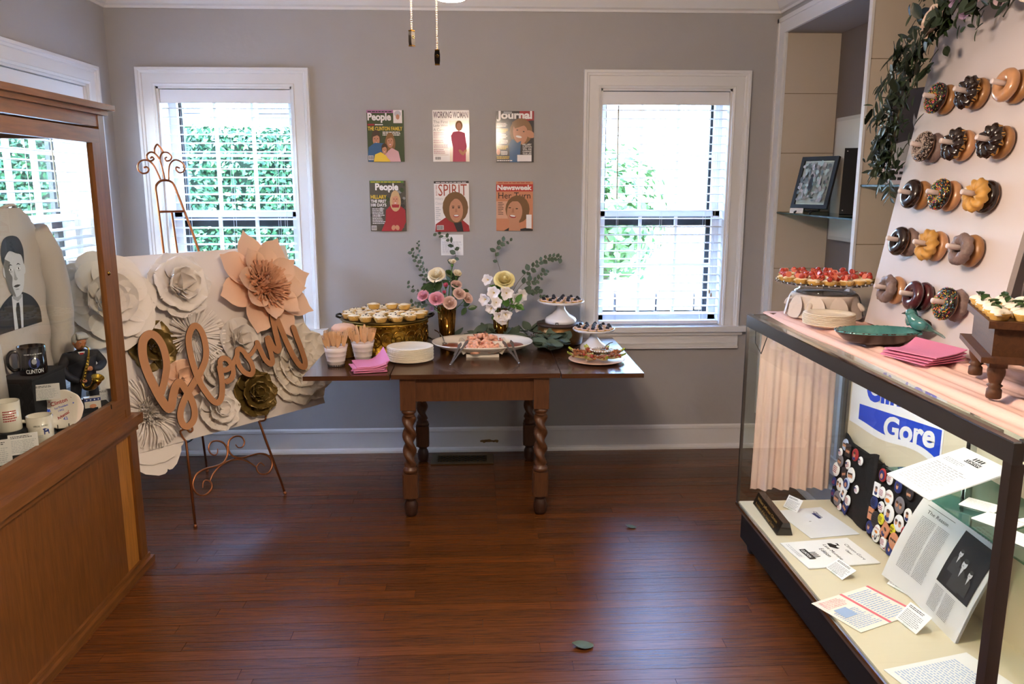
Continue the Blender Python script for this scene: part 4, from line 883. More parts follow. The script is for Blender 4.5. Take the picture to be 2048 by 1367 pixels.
def newsl(p, w, h):
    p.tx('Clinton-Gore', w*.05, h*.33, .014, INK, al='c', w=w*.62); p.tx('Clipper', w*.05, h*.24, .013, INK, al='c'); p.tx('Late Morning', 0, h*.02, .019, INK, al='c', w=w*.6); p.tx('Edition', 0, -h*.08, .018, INK, al='c')
    p.pg([(-w*.34, h*.12), (-w*.2, h*.1), (-w*.1, h*.17), (-w*.14, h*.24), (-w*.3, h*.26)], INK); p.el(-w*.17, h*.22, .011, .009, PAPER); p.el(-w*.30, h*.2, .014, .006, PAPER, a=.5)
    for k in range(4): p.rc(-w*.05+k*.012, -h*.3, -w*.03+k*.012, -h*.18, INK)
    p.rc(-w*.18, -h*.36, w*.2, -h*.27, INK); p.tx('CLINTON', 0, -h*.345, .012, PAPER, al='c', w=w*.3, bold=.02); p.lines(-w*.4, -h*.47, w*.1, -h*.41, 2, LGREY)
sheet('newsletter', 'white newsletter cover with black heading lying in the case', 'paper', flat(1.325, 2.785, DZ, -PI/2+.12), .216, .285, newsl, .004)
LETT = M_('letter_ink_blue', '9FB4D8', .8)
def broch(p, w, h):
    p.rc(-.006, -h/2, .006, h/2, M_('coral_band', 'E0707C', .7)); p.rc(w/2-.012, -h/2, w/2, h/2, MATS['coral_band']); p.lines(.012, -h*.42, w*.44, h*.42, 16, LETT, .4, 3); p.lines(-w*.46, -h*.42, -.012, h*.1, 12, LETT, .4, 5); p.rc(-w*.4, -h*.1, -w*.2, h*.16, LETT); p.lines(-w*.44, h*.2, -.02, h*.44, 6, M_('coral_ink', 'E8A8A8', .8), .4, 6)
sheet('brochure', 'open brochure with two coral bands lying in the case', 'brochure', flat(1.27, 2.385, DZ, -PI/2+.42) @ RZ(PI/2), .27, .20, broch, .0015, M_('cream_paper', 'EEE8DC', .8))
def starl(p, w, h):
    p.lines(-w*.42, -h*.44, w*.2, h*.3, 22, LBLUE, .5, 8); 
    for k in range(4): p.pg([(w*.22+k*.022, h*.5), (w*.25+k*.022, h*.5), (w*.42+k*.022, h*.1), (w*.39+k*.022, h*.1)], M_('stripe_red', 'D4586A', .7))
    p.pg([(w*.33+.014*(1 if i % 2 else .45)*math.cos(PI*i/5+.3), h*.2+.014*(1 if i % 2 else .45)*math.sin(PI*i/5+.3)) for i in range(10)], CBLUE); p.tx('POLL', w*.0, h*.36, .012, LBLUE, al='c')
sheet('flag_letter', 'letter with red stripes and a blue star at the near end', 'paper', flat(1.335, 1.97, DZ, -PI/2+.25), .23, .3, starl)
# newspaper: two curled pages leaning on the back panel
nw = thing('newspaper', 'curled black and white newspaper leaning against the case back', 'newspaper', M=TR(1.455, 2.37, DZ) @ RZ(-PI/2-.06) @ RX(PI/2-.42))
NP = M_('newsprint', 'D8D8D8', .85)
def curl(x, y): return .07*(max(0, -x-.02)/.2)**2+.015*math.sin(y*8)-.012*(x*6)**2*.3
b = MB()
for k in range(3): b.grid(lambda u, v, k=k: (-.2+.4*u, .37*v, curl(-.2+.4*u, .37*v)-.004*k), 16, 10, NP)
b.build('pages', nw)
def onp(P):  # bend print with the page
    P.v = [Vector((v.x, v.y, v.z+curl(v.x, v.y)+.0006)) for v in P.v]
    return P
p = Pr(.0008)
R = random.Random(4)
for cx in (-.17, -.105): p.lines(cx, .06, cx+.058, .26, 38, GREYT, .5, int(-cx*100), .05)
for cx in (.01, .075): p.lines(cx, .025, cx+.055, .105, 16, GREYT, .5, int(cx*200+3), .05)
for i in range(8):
    for j2 in range(8): p.add([(.005+.022*i, .115+.0235*j2, .0014), (.005+.022*(i+1), .115+.0235*j2, .0014), (.005+.022*(i+1), .115+.0235*(j2+1), .0014), (.005+.022*i, .115+.0235*(j2+1), .0014)], [(0, 1, 2, 3)], INK)
p.z = .0018
for (x, y, s) in ((.05, .235, 1), (.09, .215, 1.3), (.135, .20, 1)):
    p.pg([(x-.024*s, y-.07*s), (x-.021*s, y-.024*s), (x-.008*s, y-.012*s), (x+.008*s, y-.012*s), (x+.020*s, y-.024*s), (x+.022*s, y-.07*s)], M_('photo_dark_suit', '3A3A3C', .8)); p.pg([(x-.005*s, y-.012*s), (x+.005*s, y-.012*s), (x, y-.034*s)], LGREY); p.el(x, y, .0095*s, .0125*s, LGREY); p.el(x, y+.009*s, .0095*s, .006*s, M_('photo_dark_suit', '3A3A3C', .8)); p.el(x-.003*s, y-.004*s, .004*s, .002*s, GREYT)
p.lines(.01, .315, .17, .345, 3, GREYT, .4, 7); p.tx('The Reason', -.16, .275, .012, INK, w=.09); p.rc(-.17, .30, -.05, .3015, INK)
onp(p).build('print', nw)
# campaign sign on the back panel
sg = thing('campaign_sign', 'blue and white campaign sign with big lettering on the case back', 'sign', M=frame((X1-.0085, 2.95, .585), (0, -1, 0), (0, 0, 1)))
n = 24; wv = lambda t: .012+.022*t+.03*math.sin(2*PI*t+PI)*t; W2s = .69
top = .44
b = MB(); pts = [(-.345+W2s*i/n, wv(i/n)) for i in range(n+1)]+[(.345, top+.03), (-.345, top-.02)]; b.prism(pts, 0, .0012, PAPER); b.build('card', sg)
p = Pr(.0014); xa, xb = -.265, .335
lo = lambda t: .042+.02*t+.028*math.sin(2*PI*t+PI)*t; hi = lambda t: .108+.07*t
p.pg([(xa+(xb-xa)*i/n, lo(i/n)) for i in range(n+1)]+[(xb-(xb-xa)*i/n, hi(1-i/n)) for i in range(n+1)], CBLUE)
def warp(P, n0, sl, x0): 
    P.v = [Vector((v.x, v.y+((v.x-x0)*sl if i >= n0 else 0), v.z)) for i, v in enumerate(P.v)]
k0 = len(p.v); p.tx('Gore', -.055, .026, .092, PAPER, w=.355, bold=.034); warp(p, k0, .2, -.055)
k0 = len(p.v); p.tx('Clinton', -.215, .135, .13, CBLUE, w=.50, bold=.034); warp(p, k0, .17, -.215)
p.build('print', sg)
# black cloth boards crowded with campaign buttons
def bboard(label, y0, y1, z1, seed):
    t = thing('button_board', label, 'button board', M=frame((1.565, y1, DZ), (0, -1, 0), (.13, 0, 1))); w = y1-y0; b = MB()
    b.grid(lambda u, v: (u*w, v*z1-.012*math.sin(PI*u)*(v > .9)+.012*math.sin(7*u+seed)*v*v, .012+.006*math.sin(9*u+5*v)), 12, 10, BLKCL); b.grid(lambda u, v: ((1-u)*w, v*z1+.012*math.sin(7*(1-u)+seed)*v*v, -.012), 12, 10, BLKCL)
    b.box(0, w, 0, z1*.93, -.012, .010, BLKCL); b.build('cloth_board', t); return t
B1 = bboard('black cloth board of campaign buttons at the far end of the case', 2.975, 3.29, .31, 1); B2 = bboard('black cloth board of campaign buttons below the glass shelf', 2.64, 2.955, .31, 4)
ORNG = M_('print_orange', 'D9822B', .6); GREY5 = M_('print_midgrey', '77737A', .6); FLESH = SKIN
def button(bd, u, v, r, base, des, tlt, shape='c', i=0):
    C0 = {'w': PAPER, 'b': NAVY, 'r': RED, 'y': M_('button_yellow', 'E4D92E', .4), 'g': GREY5, 'k': NIGHT, 'o': SALM, 'l': LBLUE}[base]
    W = MW[bd.name] @ TR(u, v, .021+.0035*(i % 3)) @ RZ(tlt)
    nmz = {'w': 'white', 'b': 'blue', 'r': 'red', 'y': 'yellow', 'g': 'grey', 'k': 'dark', 'o': 'orange', 'l': 'pale blue'}[base]
    row = 'top' if v > .22 else 'middle' if v > .12 else 'bottom'; side = 'left' if u < .105 else 'centre' if u < .21 else 'right'
    t = thing('campaign_button', '%s %s campaign button in the %s %s of the %s cloth board' % (nmz, 'round' if shape == 'c' else 'square', row, side, 'far' if bd is B1 else 'near'), 'button', M=W, group='campaign buttons on the %s cloth board' % ('far' if bd is B1 else 'near'))
    b = MB()
    if shape == 'c': b.lathe([(r*.96, 0), (r, .0015), (r*.96, .0035), (r*.7, .005), (0, .0058)], C0, 22)
    else: b.box(-r*.8, r*.8, -r, r, 0, .004, C0)
    b.build('disc', t); p = Pr(.0060 if shape == 'c' else .0042, .0001)
    if des == 'face2': 
        for s in (-1, 1): p.el(s*r*.38, 0, r*.26, r*.33, FLESH); p.el(s*r*.38, r*.22, r*.27, r*.16, HAIRD)
    elif des == 'face': p.el(0, -r*.5, r*.42, r*.3, NAVY); p.el(0, .0, r*.32, r*.42, FLESH); p.el(0, r*.28, r*.34, r*.2, HAIRD)
    elif des == 'flag':
        for q in range(3): p.rc(-r*.62, -r*.42+q*r*.3, r*.62, -r*.3+q*r*.3, RED)
        p.rc(-r*.62, r*.1, 0, r*.5, NAVY)
    elif des == 'text': p.lines(-r*.6, -r*.5, r*.6, r*.5, 4, RED if base == 'w' else INK, .5, i)
    elif des == 'cat': p.el(r*.2, -r*.2, r*.3, r*.42, INK); p.el(r*.2, r*.24, r*.22, r*.2, INK); p.el(r*.2, -r*.1, r*.12, r*.25, PAPER); p.el(-r*.35, -r*.4, r*.16, r*.16, ORNG); p.tx('SOCKS', -r*.05, r*.5, r*.26, INK, al='c')
    elif des == 'dole': p.tx('DOLE', 0, r*.05, r*.42, INK, al='c', bold=.03); p.lines(-r*.4, -r*.5, r*.4, -r*.1, 2, INK, .6)
    elif des == 'clin': p.tx('CLINTON', 0, r*.25, r*.28, RED, al='c', w=r*1.4, bold=.02); p.el(0, -r*.3, r*.5, r*.25, ORNG)
    elif des == '96': p.tx('96', 0, -r*.1, r*.8, GREY5, al='c', bold=.05); p.rc(-r*.7, -r*.8, r*.7, -r*.3, RED)
    elif des == 'ring': p.el(0, 0, r*.72, r*.72, NAVY); p.el(0, -r*.15, r*.36, r*.4, FLESH)
    elif des == 'group':
        for q in (-.4, 0, .4): p.el(q*r, -.1*r, r*.2, r*.3, FLESH); p.el(q*r, .15*r, r*.2, r*.14, HAIRD)
    p.build('print', t)
for i, a in enumerate([(.045, .275, .026, 'l', 'group', .1), (.085, .262, .028, 'k', 'group', .1, 's'), (.03, .235, .018, 'w', 'flag', 0), (.142, .262, .027, 'r', 'face', 0), (.20, .255, .019, 'w', 'flag', .1), (.045, .20, .026, 'g', 'group', 0), (.10, .205, .022, 'w', 'flag', .5), (.15, .175, .033, 'w', 'group', .2), (.024, .155, .031, 'w', 'text', 0), (.085, .160, .026, 'k', 'group', .4, 's'), (.075, .105, .029, 'w', 'face2', 0), (.135, .13, .026, 'l', 'ring', .2), (.21, .135, .018, 'w', 'flag', .2), (.022, .098, .02, 'b', 'flag', .2), (.125, .085, .026, 'w', 'face', -.3, 's'), (.16, .065, .024, 'w', 'text', 0), (.035, .05, .018, 'b', 'flag', 0), (.085, .045, .033, 'g', 'group', 0), (.15, .032, .026, 'b', 'group', -.3, 's'), (.11, .018, .017, 'w', 'flag', 0)]): button(B1, *a[:6], shape='s' if len(a) > 6 else 'c', i=i)
for i, a in enumerate([(.04, .26, .027, 'r', 'ring', 0), (.10, .265, .022, 'w', 'text', .1), (.17, .262, .025, 'b', 'face', .1), (.24, .262, .024, 'k', 'group', .1), (.028, .195, .027, 'w', 'face', .1, 's'), (.075, .20, .024, 'w', 'text', 0), (.115, .195, .032, 'w', 'clin', .1), (.20, .20, .033, 'g', 'face2', 0), (.27, .19, .026, 'w', 'face', .1), (.025, .140, .027, 'b', 'text', 0), (.085, .145, .023, 'w', 'flag', .1), (.15, .145, .036, 'w', 'face', 0), (.018, .09, .024, 'o', 'group', .1, 's'), (.065, .085, .033, 'k', 'text', .1), (.108, .105, .022, 'y', 'text', 0), (.215, .135, .033, 'w', 'face2', 0), (.27, .12, .025, 'r', 'text', .1), (.150, .075, .03, 'o', 'face', -.4, 's'), (.185, .098, .02, 'y', 'dole', 0), (.035, .04, .026, 'b', 'face', 0), (.10, .055, .022, 'w', 'clin', 0), (.085, .03, .03, 'w', 'cat', 0), (.215, .062, .034, 'o', 'group', 0), (.155, .032, .022, 'w', 'text', .1), (.15, .0, .022, 'w', '96', 0, 's'), (.20, .018, .022, 'b', 'face', .1, 's')]): button(B2, a[0], max(a[1], .024), *a[2:6], shape='s' if len(a) > 6 else 'c', i=i)
# sheets on the glass shelf
def lett(p, w, h):
    p.lines(-w*.4, -h*.42, w*.35, h*.1, 14, GREYT, .4, 2); p.lines(-w*.4, h*.16, w*.0, h*.24, 3, GREYT, .4, 3)
    for k in range(4): p.rc(-.02+k*.012, h*.36, -.014+k*.012, h*.42, INK)
    p.rc(-.03, h*.28, .035, h*.34, INK); p.tx('CLINTON', .002, h*.29, .011, PAPER, al='c', bold=.02)
A = Vector((1.285, 2.365, SHZ+.002)); B = Vector((1.297, 2.145, SHZ+.002)); Cc = Vector((1.54, 2.36, SHZ+.082))
M = frame((A+B)/2+(Cc-A)/2, B-A, Cc-A); sheet('shelf_letter', 'mounted white letter tilted on the front of the glass shelf', 'paper', M @ TR(0, 0, .0), .22, .262, lett, .004)
for i, (x, y, rz, w, h, lb) in enumerate(((1.43, 2.10, -.9, .09, .075, 'white card lying on the shelf behind the tilted letter'), (1.41, 1.99, -1.1, .10, .085, 'white card lying mid shelf near the case post'), (1.40, 1.87, -1.2, .10, .07, 'white card nearest the case post on the shelf'), (1.53, 1.95, -1.3, .13, .10, 'larger white sheet at the back of the shelf'))):
    sheet('shelf_card', lb, 'card', flat(x, y, SHZ+.001, rz), w, h, lambda p, w, h, i=i: p.lines(-w*.4, -h*.35, w*.4, h*.35, 7, LGREY, .35, i), .003)
# ---------------------------------------------------------------- on top of the case: blush cloth, drapes
def fold(x, y): return .0045*math.sin(62*x+2.5*math.sin(2.2*y)+1.2*y)+.0025*math.sin(117*x+5*y)
cl = thing('blush_runner', 'pleated blush pink cloth laid along the display case top', 'cloth', (0, 0, CT))
MB().grid(lambda u, v: (X0+.055-.04*(1-v)+(X1-.075-X0+.06*(1-v))*u, Y0-.012+(Y1-.02-Y0)*v, .0085+fold(X0+.48*u, Y0+1.7*v)), 120, 30, BLUSH).build('top_fabric', cl)
def drape(nm, y, xa, xb, z0, z1, s): MB().grid(lambda u, v: (xa+(xb-xa)*(u+.06*(u-.5)*(1-v)), y+s*(.012*math.sin(26*u)+.008*math.sin(61*u+1))*(1.2-v), z0+(z1-z0)*v), 60, 14, BLUSH).build(nm, cl)
drape('far_drape', Y1+.035, 1.225, 1.56, .26-CT, .006, 1); drape('near_drape', Y0-.055, 1.22, 1.66, .12-CT, .006, -1)
MB().grid(lambda u, v: (1.225+.335*u, Y1-.03+.07*v, .0085-.004*v*v), 20, 4, BLUSH).grid(lambda u, v: (1.22+.42*u, Y0-.06+.08*v, .006+.002*v), 20, 4, BLUSH).build('fabric_fold_over_edge', cl)
TP = CT+.0155
# carved pedestal, glass plate, strawberry tarts
cp = thing('carved_pedestal', 'white carved capital pedestal under the strawberry tart plate', 'pedestal', (1.400, 3.165, TP)); PLS = M_('white_plaster', 'DCD0C6', .8, bump=.25, bscale=40, var=.06)
MB().lathe([(.13, 0), (.145, .004), (.142, .012), (.12, .03), (.115, .06), (.13, .085), (.128, .092)], PLS, 40).build('core', cp)
lf = MB().grid(lambda u, v: ((u-.5)*.075*math.sin(PI*(.18+.8*v))**.6, .0-.018*v*(1-v)*2-.022*(1-v)**3, .002+.086*v+.004*(2*u-1)**2), 8, 8, PLS).mesh('carved_leaf')
for k in range(10): put('carved_leaf', lf, cp, M=RZ(2*PI*k/10) @ TR(0, -.128, 0))
for k in range(4):
    a = PI/4+PI/2*k; P = [((.128+.028*(1-t)*math.cos(t*9)), 0, .035+.028*(1-t)*math.sin(t*9)) for t in [i/26 for i in range(27)]]; MB().tube(P, [.011-.006*i/26 for i in range(27)], PLS, 8).build('corner_scroll', cp, M=RZ(a))
gp = thing('glass_cake_plate', 'scalloped clear glass plate heaped with strawberry tarts', 'cake plate', (1.400, 3.165, TP+.093)); CG = glass('crystal', 'E6E2E0', 1.55, .03, 2.2)
MB().lathe([(.06, 0), (.115, .002), (.118, .012), (.10, .022), (.10, .03), (.13, .036), (.17, .04), (.188, .052), (.185, .053), (.165, .044), (0, .036)], CG, 96, rmod=lambda a, r, z: r*(1+(.022*math.cos(28*a) if r > .16 else 0))).build('plate', gp)
b = MB()
for k in range(56): b.ball((.189*math.cos(2*PI*k/56), .189*math.sin(2*PI*k/56), .050+.003*math.cos(PI*k)), .0045, CHROME, 6, 4)
b.build('silver_rim_beads', gp)
STRW = M_('strawberry', 'B23A2A', .3, var=.15, vscale=60); STRI = M_('strawberry_cut', 'DC7A60', .4)
SS = tart(0, r=.027, h=.018, flute=16); SCR = [lump(.024, .012, CREAM, s, amp=.2).mesh('whipped_cream') for s in (4, 5)]
def sberry(): return MB().lathe([(0, 0), (.008, .004), (.011, .012), (.0095, .020), (.005, .0245), (0, .0255)], STRW, 10).mesh('strawberry_piece')
def sslice(): return MB().prism([(0, -.014), (.010, -.005), (.012, .006), (.007, .012), (-.007, .012), (-.012, .006), (-.010, -.005)], -.0018, .0018, STRI, STRW).mesh('strawberry_slice')
SB, SL2 = sberry(), sslice(); R = random.Random(31)
for (n, q) in ((1, 0), (6, .06), (12, .112), (17, .160)):
    for i in range(n):
        a = 2*PI*i/n+R.uniform(-.05, .05)+q*9; t = thing('strawberry_tart', 'strawberry topped mini tart %s the crystal plate%s' % ('at the centre of' if n == 1 else 'in the inner ring of' if n == 6 else 'in the middle ring of' if n == 12 else 'at the rim of', '' if n == 1 else ', at '+clock(a)), 'tart', (1.400+q*math.cos(a), 3.165+q*math.sin(a), TP+.093+(.040 if q < .14 else .047)+R.uniform(0, .004)+(.008 if q < .08 else 0)), R.uniform(0, 6), 'strawberry tarts on the crystal plate')
        put('pastry_shell', SS, t); put('whipped_cream', SCR[i % 2], t, (0, 0, .013))
        for k in range(1): put('strawberry_piece', SB, t, M=TR(R.uniform(-.012, .012), R.uniform(-.012, .012), .020) @ RX(R.uniform(-1.2, 1.2)) @ RY(R.uniform(-1, 1)))
        for k in range(2): put('strawberry_slice', SL2, t, M=TR(R.uniform(-.012, .012), R.uniform(-.012, .012), .029) @ RZ(R.uniform(0, 6)) @ RX(R.uniform(.3, 1.5)))
# plates, teal dish, napkins
PL2 = plate(.094)
for i in range(8): tag(put('paper_plate', PL2, None, (1.318+.001*math.sin(i*2), 2.925, TP+.001+i*.0053)), 'uppermost cream paper plate of the low stack on the case' if i == 7 else '%s cream paper plate from the bottom of the low stack on the case' % ORD[i], 'plate', 'paper plates stacked on the display case')
td = thing('teal_bird_dish', 'oval teal glazed dish with two perched ceramic birds', 'dish', M=TR(1.345, 2.60, TP) @ RZ(-.02)); TEAL = M_('teal_glaze', '2F6E74', .15, coat=.5, var=.35, vscale=18, col2='5E9A94'); UMB = M_('dark_umber_glaze', '2B1A12', .25, coat=.3, var=.2)
b = MB(); sg2 = 40
def oval(pr, m):
    vs = []; k = len(pr)
    for j2 in range(sg2):
        a = 2*PI*j2/sg2
        for (q, z) in pr: vs.append((.145*q*math.cos(a), .088*q*math.sin(a), z))
    b.add(vs, [(j2*k+i, ((j2+1) % sg2)*k+i, ((j2+1) % sg2)*k+i+1, j2*k+i+1) for j2 in range(sg2) for i in range(k-1)], m, True)
oval([(0, 0), (.6, 0), (.8, .012), (.98, .036), (1, .040)], UMB); oval([(1, .040), (1.0, .044), (.95, .045), (.84, .024), (.6, .009), (0, .007)], TEAL); b.build('dish', td)
b = MB(); R = random.Random(2)
for i in range(60):
    a = R.uniform(0, 6.28); b.ball((.142*math.cos(a), .0865*math.sin(a), .0435), R.uniform(.002, .005), UMB, 5, 3, (1.6, 1, .5))
b.build('rim_speckle', td)
def bird(M):
    q = MB(); q.tube([(-.034, 0, .004), (-.02, 0, .01), (0, 0, .016), (.016, 0, .027), (.023, 0, .038), (.03, 0, .043)], [.003, .010, .016, .014, .011, .005], TEAL, 12); q.ball((.024, 0, .041), .0115, TEAL, 10, 7)
    q.tube([(.034, 0, .041), (.044, 0, .038)], [.004, .0008], UMB, 6); q.add([(-.028, -.006, .01), (-.062, -.010, -.008), (-.064, .010, -.008), (-.028, .006, .01), (-.028, 0, .004), (-.062, 0, -.012)], [(0, 1, 2, 3), (0, 4, 5, 1), (3, 2, 5, 4), (1, 5, 2)], TEAL)
    for s in (-1, 1): q.ball((-.004, s*.013, .016), .016, UMB if s < 0 else TEAL, 8, 6, (1.3, .35, .8)); q.ball((.029, s*.009, .044), .0016, PAPER, 6, 4)
    q.build('bird', td, M=M)
bird(TR(.112, -.045, .048) @ RZ(2.3) @ SC(1.35)); bird(TR(.125, .02, .05) @ RZ(1.3) @ SC(1.35))
for i in range(4):
    o = put('pink_napkin', napkin(.165, 30+i, .015+.008*i, .003), None, (1.355+.003*i, 2.345, TP+.001+i*.0075), .35+.06*i); tag(o, ['bottom', 'second', 'third', 'top'][i]+' pink napkin of the pile beside the wooden riser', 'napkin', 'pink napkins on the display case')
# ---------------------------------------------------------------- doughnut board
DB = frame((1.503, 3.02, TP), (0, -1, 0), (.171, 0, .985))
bd = thing('doughnut_board', 'white leaning peg board holding three columns of doughnuts', 'peg board', M=DB)
MB().box(0, .757, 0, 1.165, -.018, 0, M_('white_board_paint', 'D0C6C6', .55)).build('panel', bd)
MB().add([(.08, 1.0, -.018), (.68, 1.0, -.018), (.68, .05, -.12), (.08, .05, -.12), (.08, 1.0, -.024), (.68, 1.0, -.024), (.68, .05, -.126), (.08, .05, -.126)], [(0, 1, 2, 3), (7, 6, 5, 4), (0, 4, 5, 1), (3, 2, 6, 7), (0, 3, 7, 4), (1, 5, 6, 2)], MATS['white_board_paint']).build('rear_strut', bd)
PEGM = M_('white_dowel', 'D5C6C3', .6); pgm = MB().lathe([(.0085, 0), (.0085, .098), (.0078, .1), (0, .1)], PEGM, 16).mesh('peg')
DOUGH = M_('fried_dough', '9C6E42', .4, var=.25, vscale=25, coat=.2); GLZ = M_('glazed_dough', 'B9875E', .28, var=.12, vscale=30, coat=.4); CHO = M_('chocolate_icing', '22130F', .22, coat=.3); CRUL = M_('yellow_cruller', 'C49348', .45, var=.12, vscale=30); BLUEB = M_('frosted_blueberry', '7B6660', .5, var=.3, vscale=40, bump=.5, bscale=60); BERR = M_('dark_berry_glaze', '4A1A20', .25, coat=.4, var=.3, vscale=40); COCO = M_('coconut', 'B9A79B', .8)
SPR = [M_('sprinkle_%d' % i, c, .4) for i, c in enumerate(('3B7A8C', 'E0A030', 'D64A3A', 'E8D24A', '2F5A78', '6E9A3C', 'E0507A'))]
def torus(R0, r, m, M=None, b=None, n=32, k=12, f=None, amp=0):
    b = b or MB(); vs = []
    for i in range(n):
        a = 2*PI*i/n
        for j2 in range(k):
            t = 2*PI*j2/k; rr = r*(1+(f(a, t) if f else 0)); vs.append(((R0+rr*math.cos(t))*math.cos(a), (R0+rr*math.cos(t))*math.sin(a), rr*.82*math.sin(t)))
    b.add(vs, [(i*k+j2, ((i+1) % n)*k+j2, ((i+1) % n)*k+(j2+1) % k, i*k+(j2+1) % k) for i in range(n) for j2 in range(k)], m, True, M); return b
DR, Dr = .0315, .0200
def dough_mesh(m): return torus(DR, Dr, m).mesh('ring')
DM = {k: dough_mesh(m) for k, m in (('dough', DOUGH), ('glaze', GLZ), ('berry', BERR))}; DM['blue'] = torus(DR, Dr, BLUEB, f=lambda a, t: .12*math.sin(7*a+2*t)+.06*math.sin(13*a)).mesh('ring')
def icing(m):
    b = MB(); n, k = 32, 8; vs = []
    for i in range(n):
        a = 2*PI*i/n
        for j2 in range(k+1):
            t = -.25+(PI+.5)*j2/k+(.08*math.sin(9*a) if j2 in (0, k) else 0); rr = Dr*1.06; vs.append(((DR+rr*math.cos(t))*math.cos(a), (DR+rr*math.cos(t))*math.sin(a), rr*.86*math.sin(t)))
    b.add(vs, [(i*(k+1)+j2, ((i+1) % n)*(k+1)+j2, ((i+1) % n)*(k+1)+j2+1, i*(k+1)+j2+1) for i in range(n) for j2 in range(k)], m, True); return b
def sprk(seed, cols, n=210):
    b = icing(CHO); R = random.Random(seed)
    for i in range(n):
        a = R.uniform(0, 6.283); t = R.uniform(.1, PI-.1); rr = Dr*1.08; p = Vector(((DR+rr*math.cos(t))*math.cos(a), (DR+rr*math.cos(t))*math.sin(a), rr*.88*math.sin(t))); d = Vector((R.gauss(0, 1), R.gauss(0, 1), R.gauss(0, .5))).normalized()*.0024
        b.tube([p-d, p+d], .00105, cols[R.randrange(len(cols))], 4, smooth=False)
    for i in range(5):
        a = R.uniform(0, 6.28); b.ball((DR*math.cos(a), DR*math.sin(a), Dr*.93), .003, SPR[6], 6, 4)
    return b.mesh('sprinkled_icing')
DM['choc'] = icing(CHO).mesh('icing'); DM['spr'] = sprk(1, SPR[:6], 430); DM['spr2'] = sprk(2, SPR, 330)
b = icing(CHO); R = random.Random(5)
for i in range(750):
    a = R.uniform(0, 6.28); t = R.uniform(0, PI); rr = Dr*1.08; b.box(-.0022, .0022, -.0007, .0007, -.0006, .0006, COCO, M=TR((DR+rr*math.cos(t))*math.cos(a), (DR+rr*math.cos(t))*math.sin(a), rr*.88*math.sin(t)) @ RZ(R.uniform(0, 6)) @ RY(R.uniform(-.6, .6)))
DM['coco'] = b.mesh('coconut_icing')
tw = lambda a, t: .22*math.cos(9*a+1.6*t)
DM['crul'] = torus(DR, Dr*1.0, CRUL, f=tw, n=72, k=14).mesh('twisted_ring')
b = torus(DR, Dr*1.03, CHO, f=tw, n=72, k=14); b.f = [f for f in b.f if sum(b.v[i].z for i in f)/4 > -.003+.004*math.sin(sum(b.v[i].x for i in f)*200)]; b.mi = b.mi[:len(b.f)]; b.sm = b.sm[:len(b.f)]; DM['crulch'] = b.mesh('chocolate_twist')
KIND = {'spr': ('sprinkled chocolate', 'dough', 'spr'), 'spr2': ('pink and blue sprinkled', 'dough', 'spr2'), 'crulch': ('chocolate topped cruller', 'crul', 'crulch'), 'glaze': ('plain glazed', 'glaze', None), 'coco': ('coconut coated', 'dough', 'coco'), 'choc': ('chocolate iced', 'dough', 'choc'), 'crul': ('yellow cruller', 'crul', None), 'blue': ('frosted blueberry', 'blue', None), 'berry': ('dark berry glazed', 'berry', None), 'dough': ('golden', 'dough', None)}
ROWN = ['bottom', 'fourth', 'middle', 'second', 'top']; COLN = ['left', 'centre', 'right']
LAY = [[('blue', 'glaze'), ('berry', 'berry'), ('spr', 'blue')], [('choc', 'blue'), ('crul', 'glaze'), ('blue', 'dough')], [('choc', 'dough'), ('spr', 'glaze'), ('crul', 'choc')], [('coco', 'blue'), ('crulch', 'glaze'), ('crulch', 'dough')], [('spr2', 'dough'), ('crulch', 'dough'), ('glaze', 'dough')]]
R = random.Random(6)
for r, v in enumerate((.150, .324, .492, .657, .823)):
    for c, u in enumerate((.197, .377, .570)):
        put('peg', pgm, bd, (u, v, 0))
        for d, kd in enumerate(LAY[r][c]):
            nm, ring, ic = KIND[kd]; w = .053 if d == 0 else .0175
            t = thing('doughnut', '%s ring doughnut %s the %s row, %s peg' % (nm, 'hung outermost on' if d == 0 else 'against the board on', ROWN[r], COLN[c]), 'doughnut', M=DB @ TR(u+R.uniform(-.001, .001), v-.0026-(.0 if d else .001), w) @ RX(-.05 if d == 0 else 0) @ RZ(R.uniform(0, 6)), group='doughnuts on the peg board')
            put('ring', DM[ring], t)
            if ic: put(DM[ic].name, DM[ic], t)
# ---------------------------------------------------------------- wooden riser with basil tarts
RM = frame((1.385, 2.15, TP), (-.40, -.917, 0), (.917, -.40, 0))    # x along the near-left edge, y to the right
wr = thing('wooden_riser', 'small brown wooden riser table with turned legs at the near case end', 'riser', M=RM); RW = M_('rustic_wood', '523119', .55, var=.25, vscale=9, aniso=(1.2, 12, 12), bump=.1)
MB().box(-.015, .305, -.015, .235, -.0, .0, RW)
b = MB().box(-.02, .31, -.02, .26, .178, .196, RW); b.build('top', wr)
for (a) in ((-.004, .294, -.004, .012), (-.004, .294, .228, .244), (-.004, .012, .012, .228), (.278, .294, .012, .228)): MB().box(a[0], a[1], a[2], a[3], .105, .178, RW).build('apron', wr)
MB().box(-.03, .32, -.03, .27, .094, .108, RW).build('lower_moulding', wr)
lgm = MB().lathe([(.016, 0), (.018, .004), (.0175, .022), (.013, .027), (.0185, .033), (.013, .037), (.015, .044), (.020, .06), (.021, .07), (.019, .078), (.021, .08)], RW, 20).box(-.02, .02, -.02, .02, .08, .095, RW).mesh('turned_leg')
for (x, y) in ((.01, .012), (.282, .012), (.01, .228), (.282, .228)): put('turned_leg', lgm, wr, (x, y, 0))
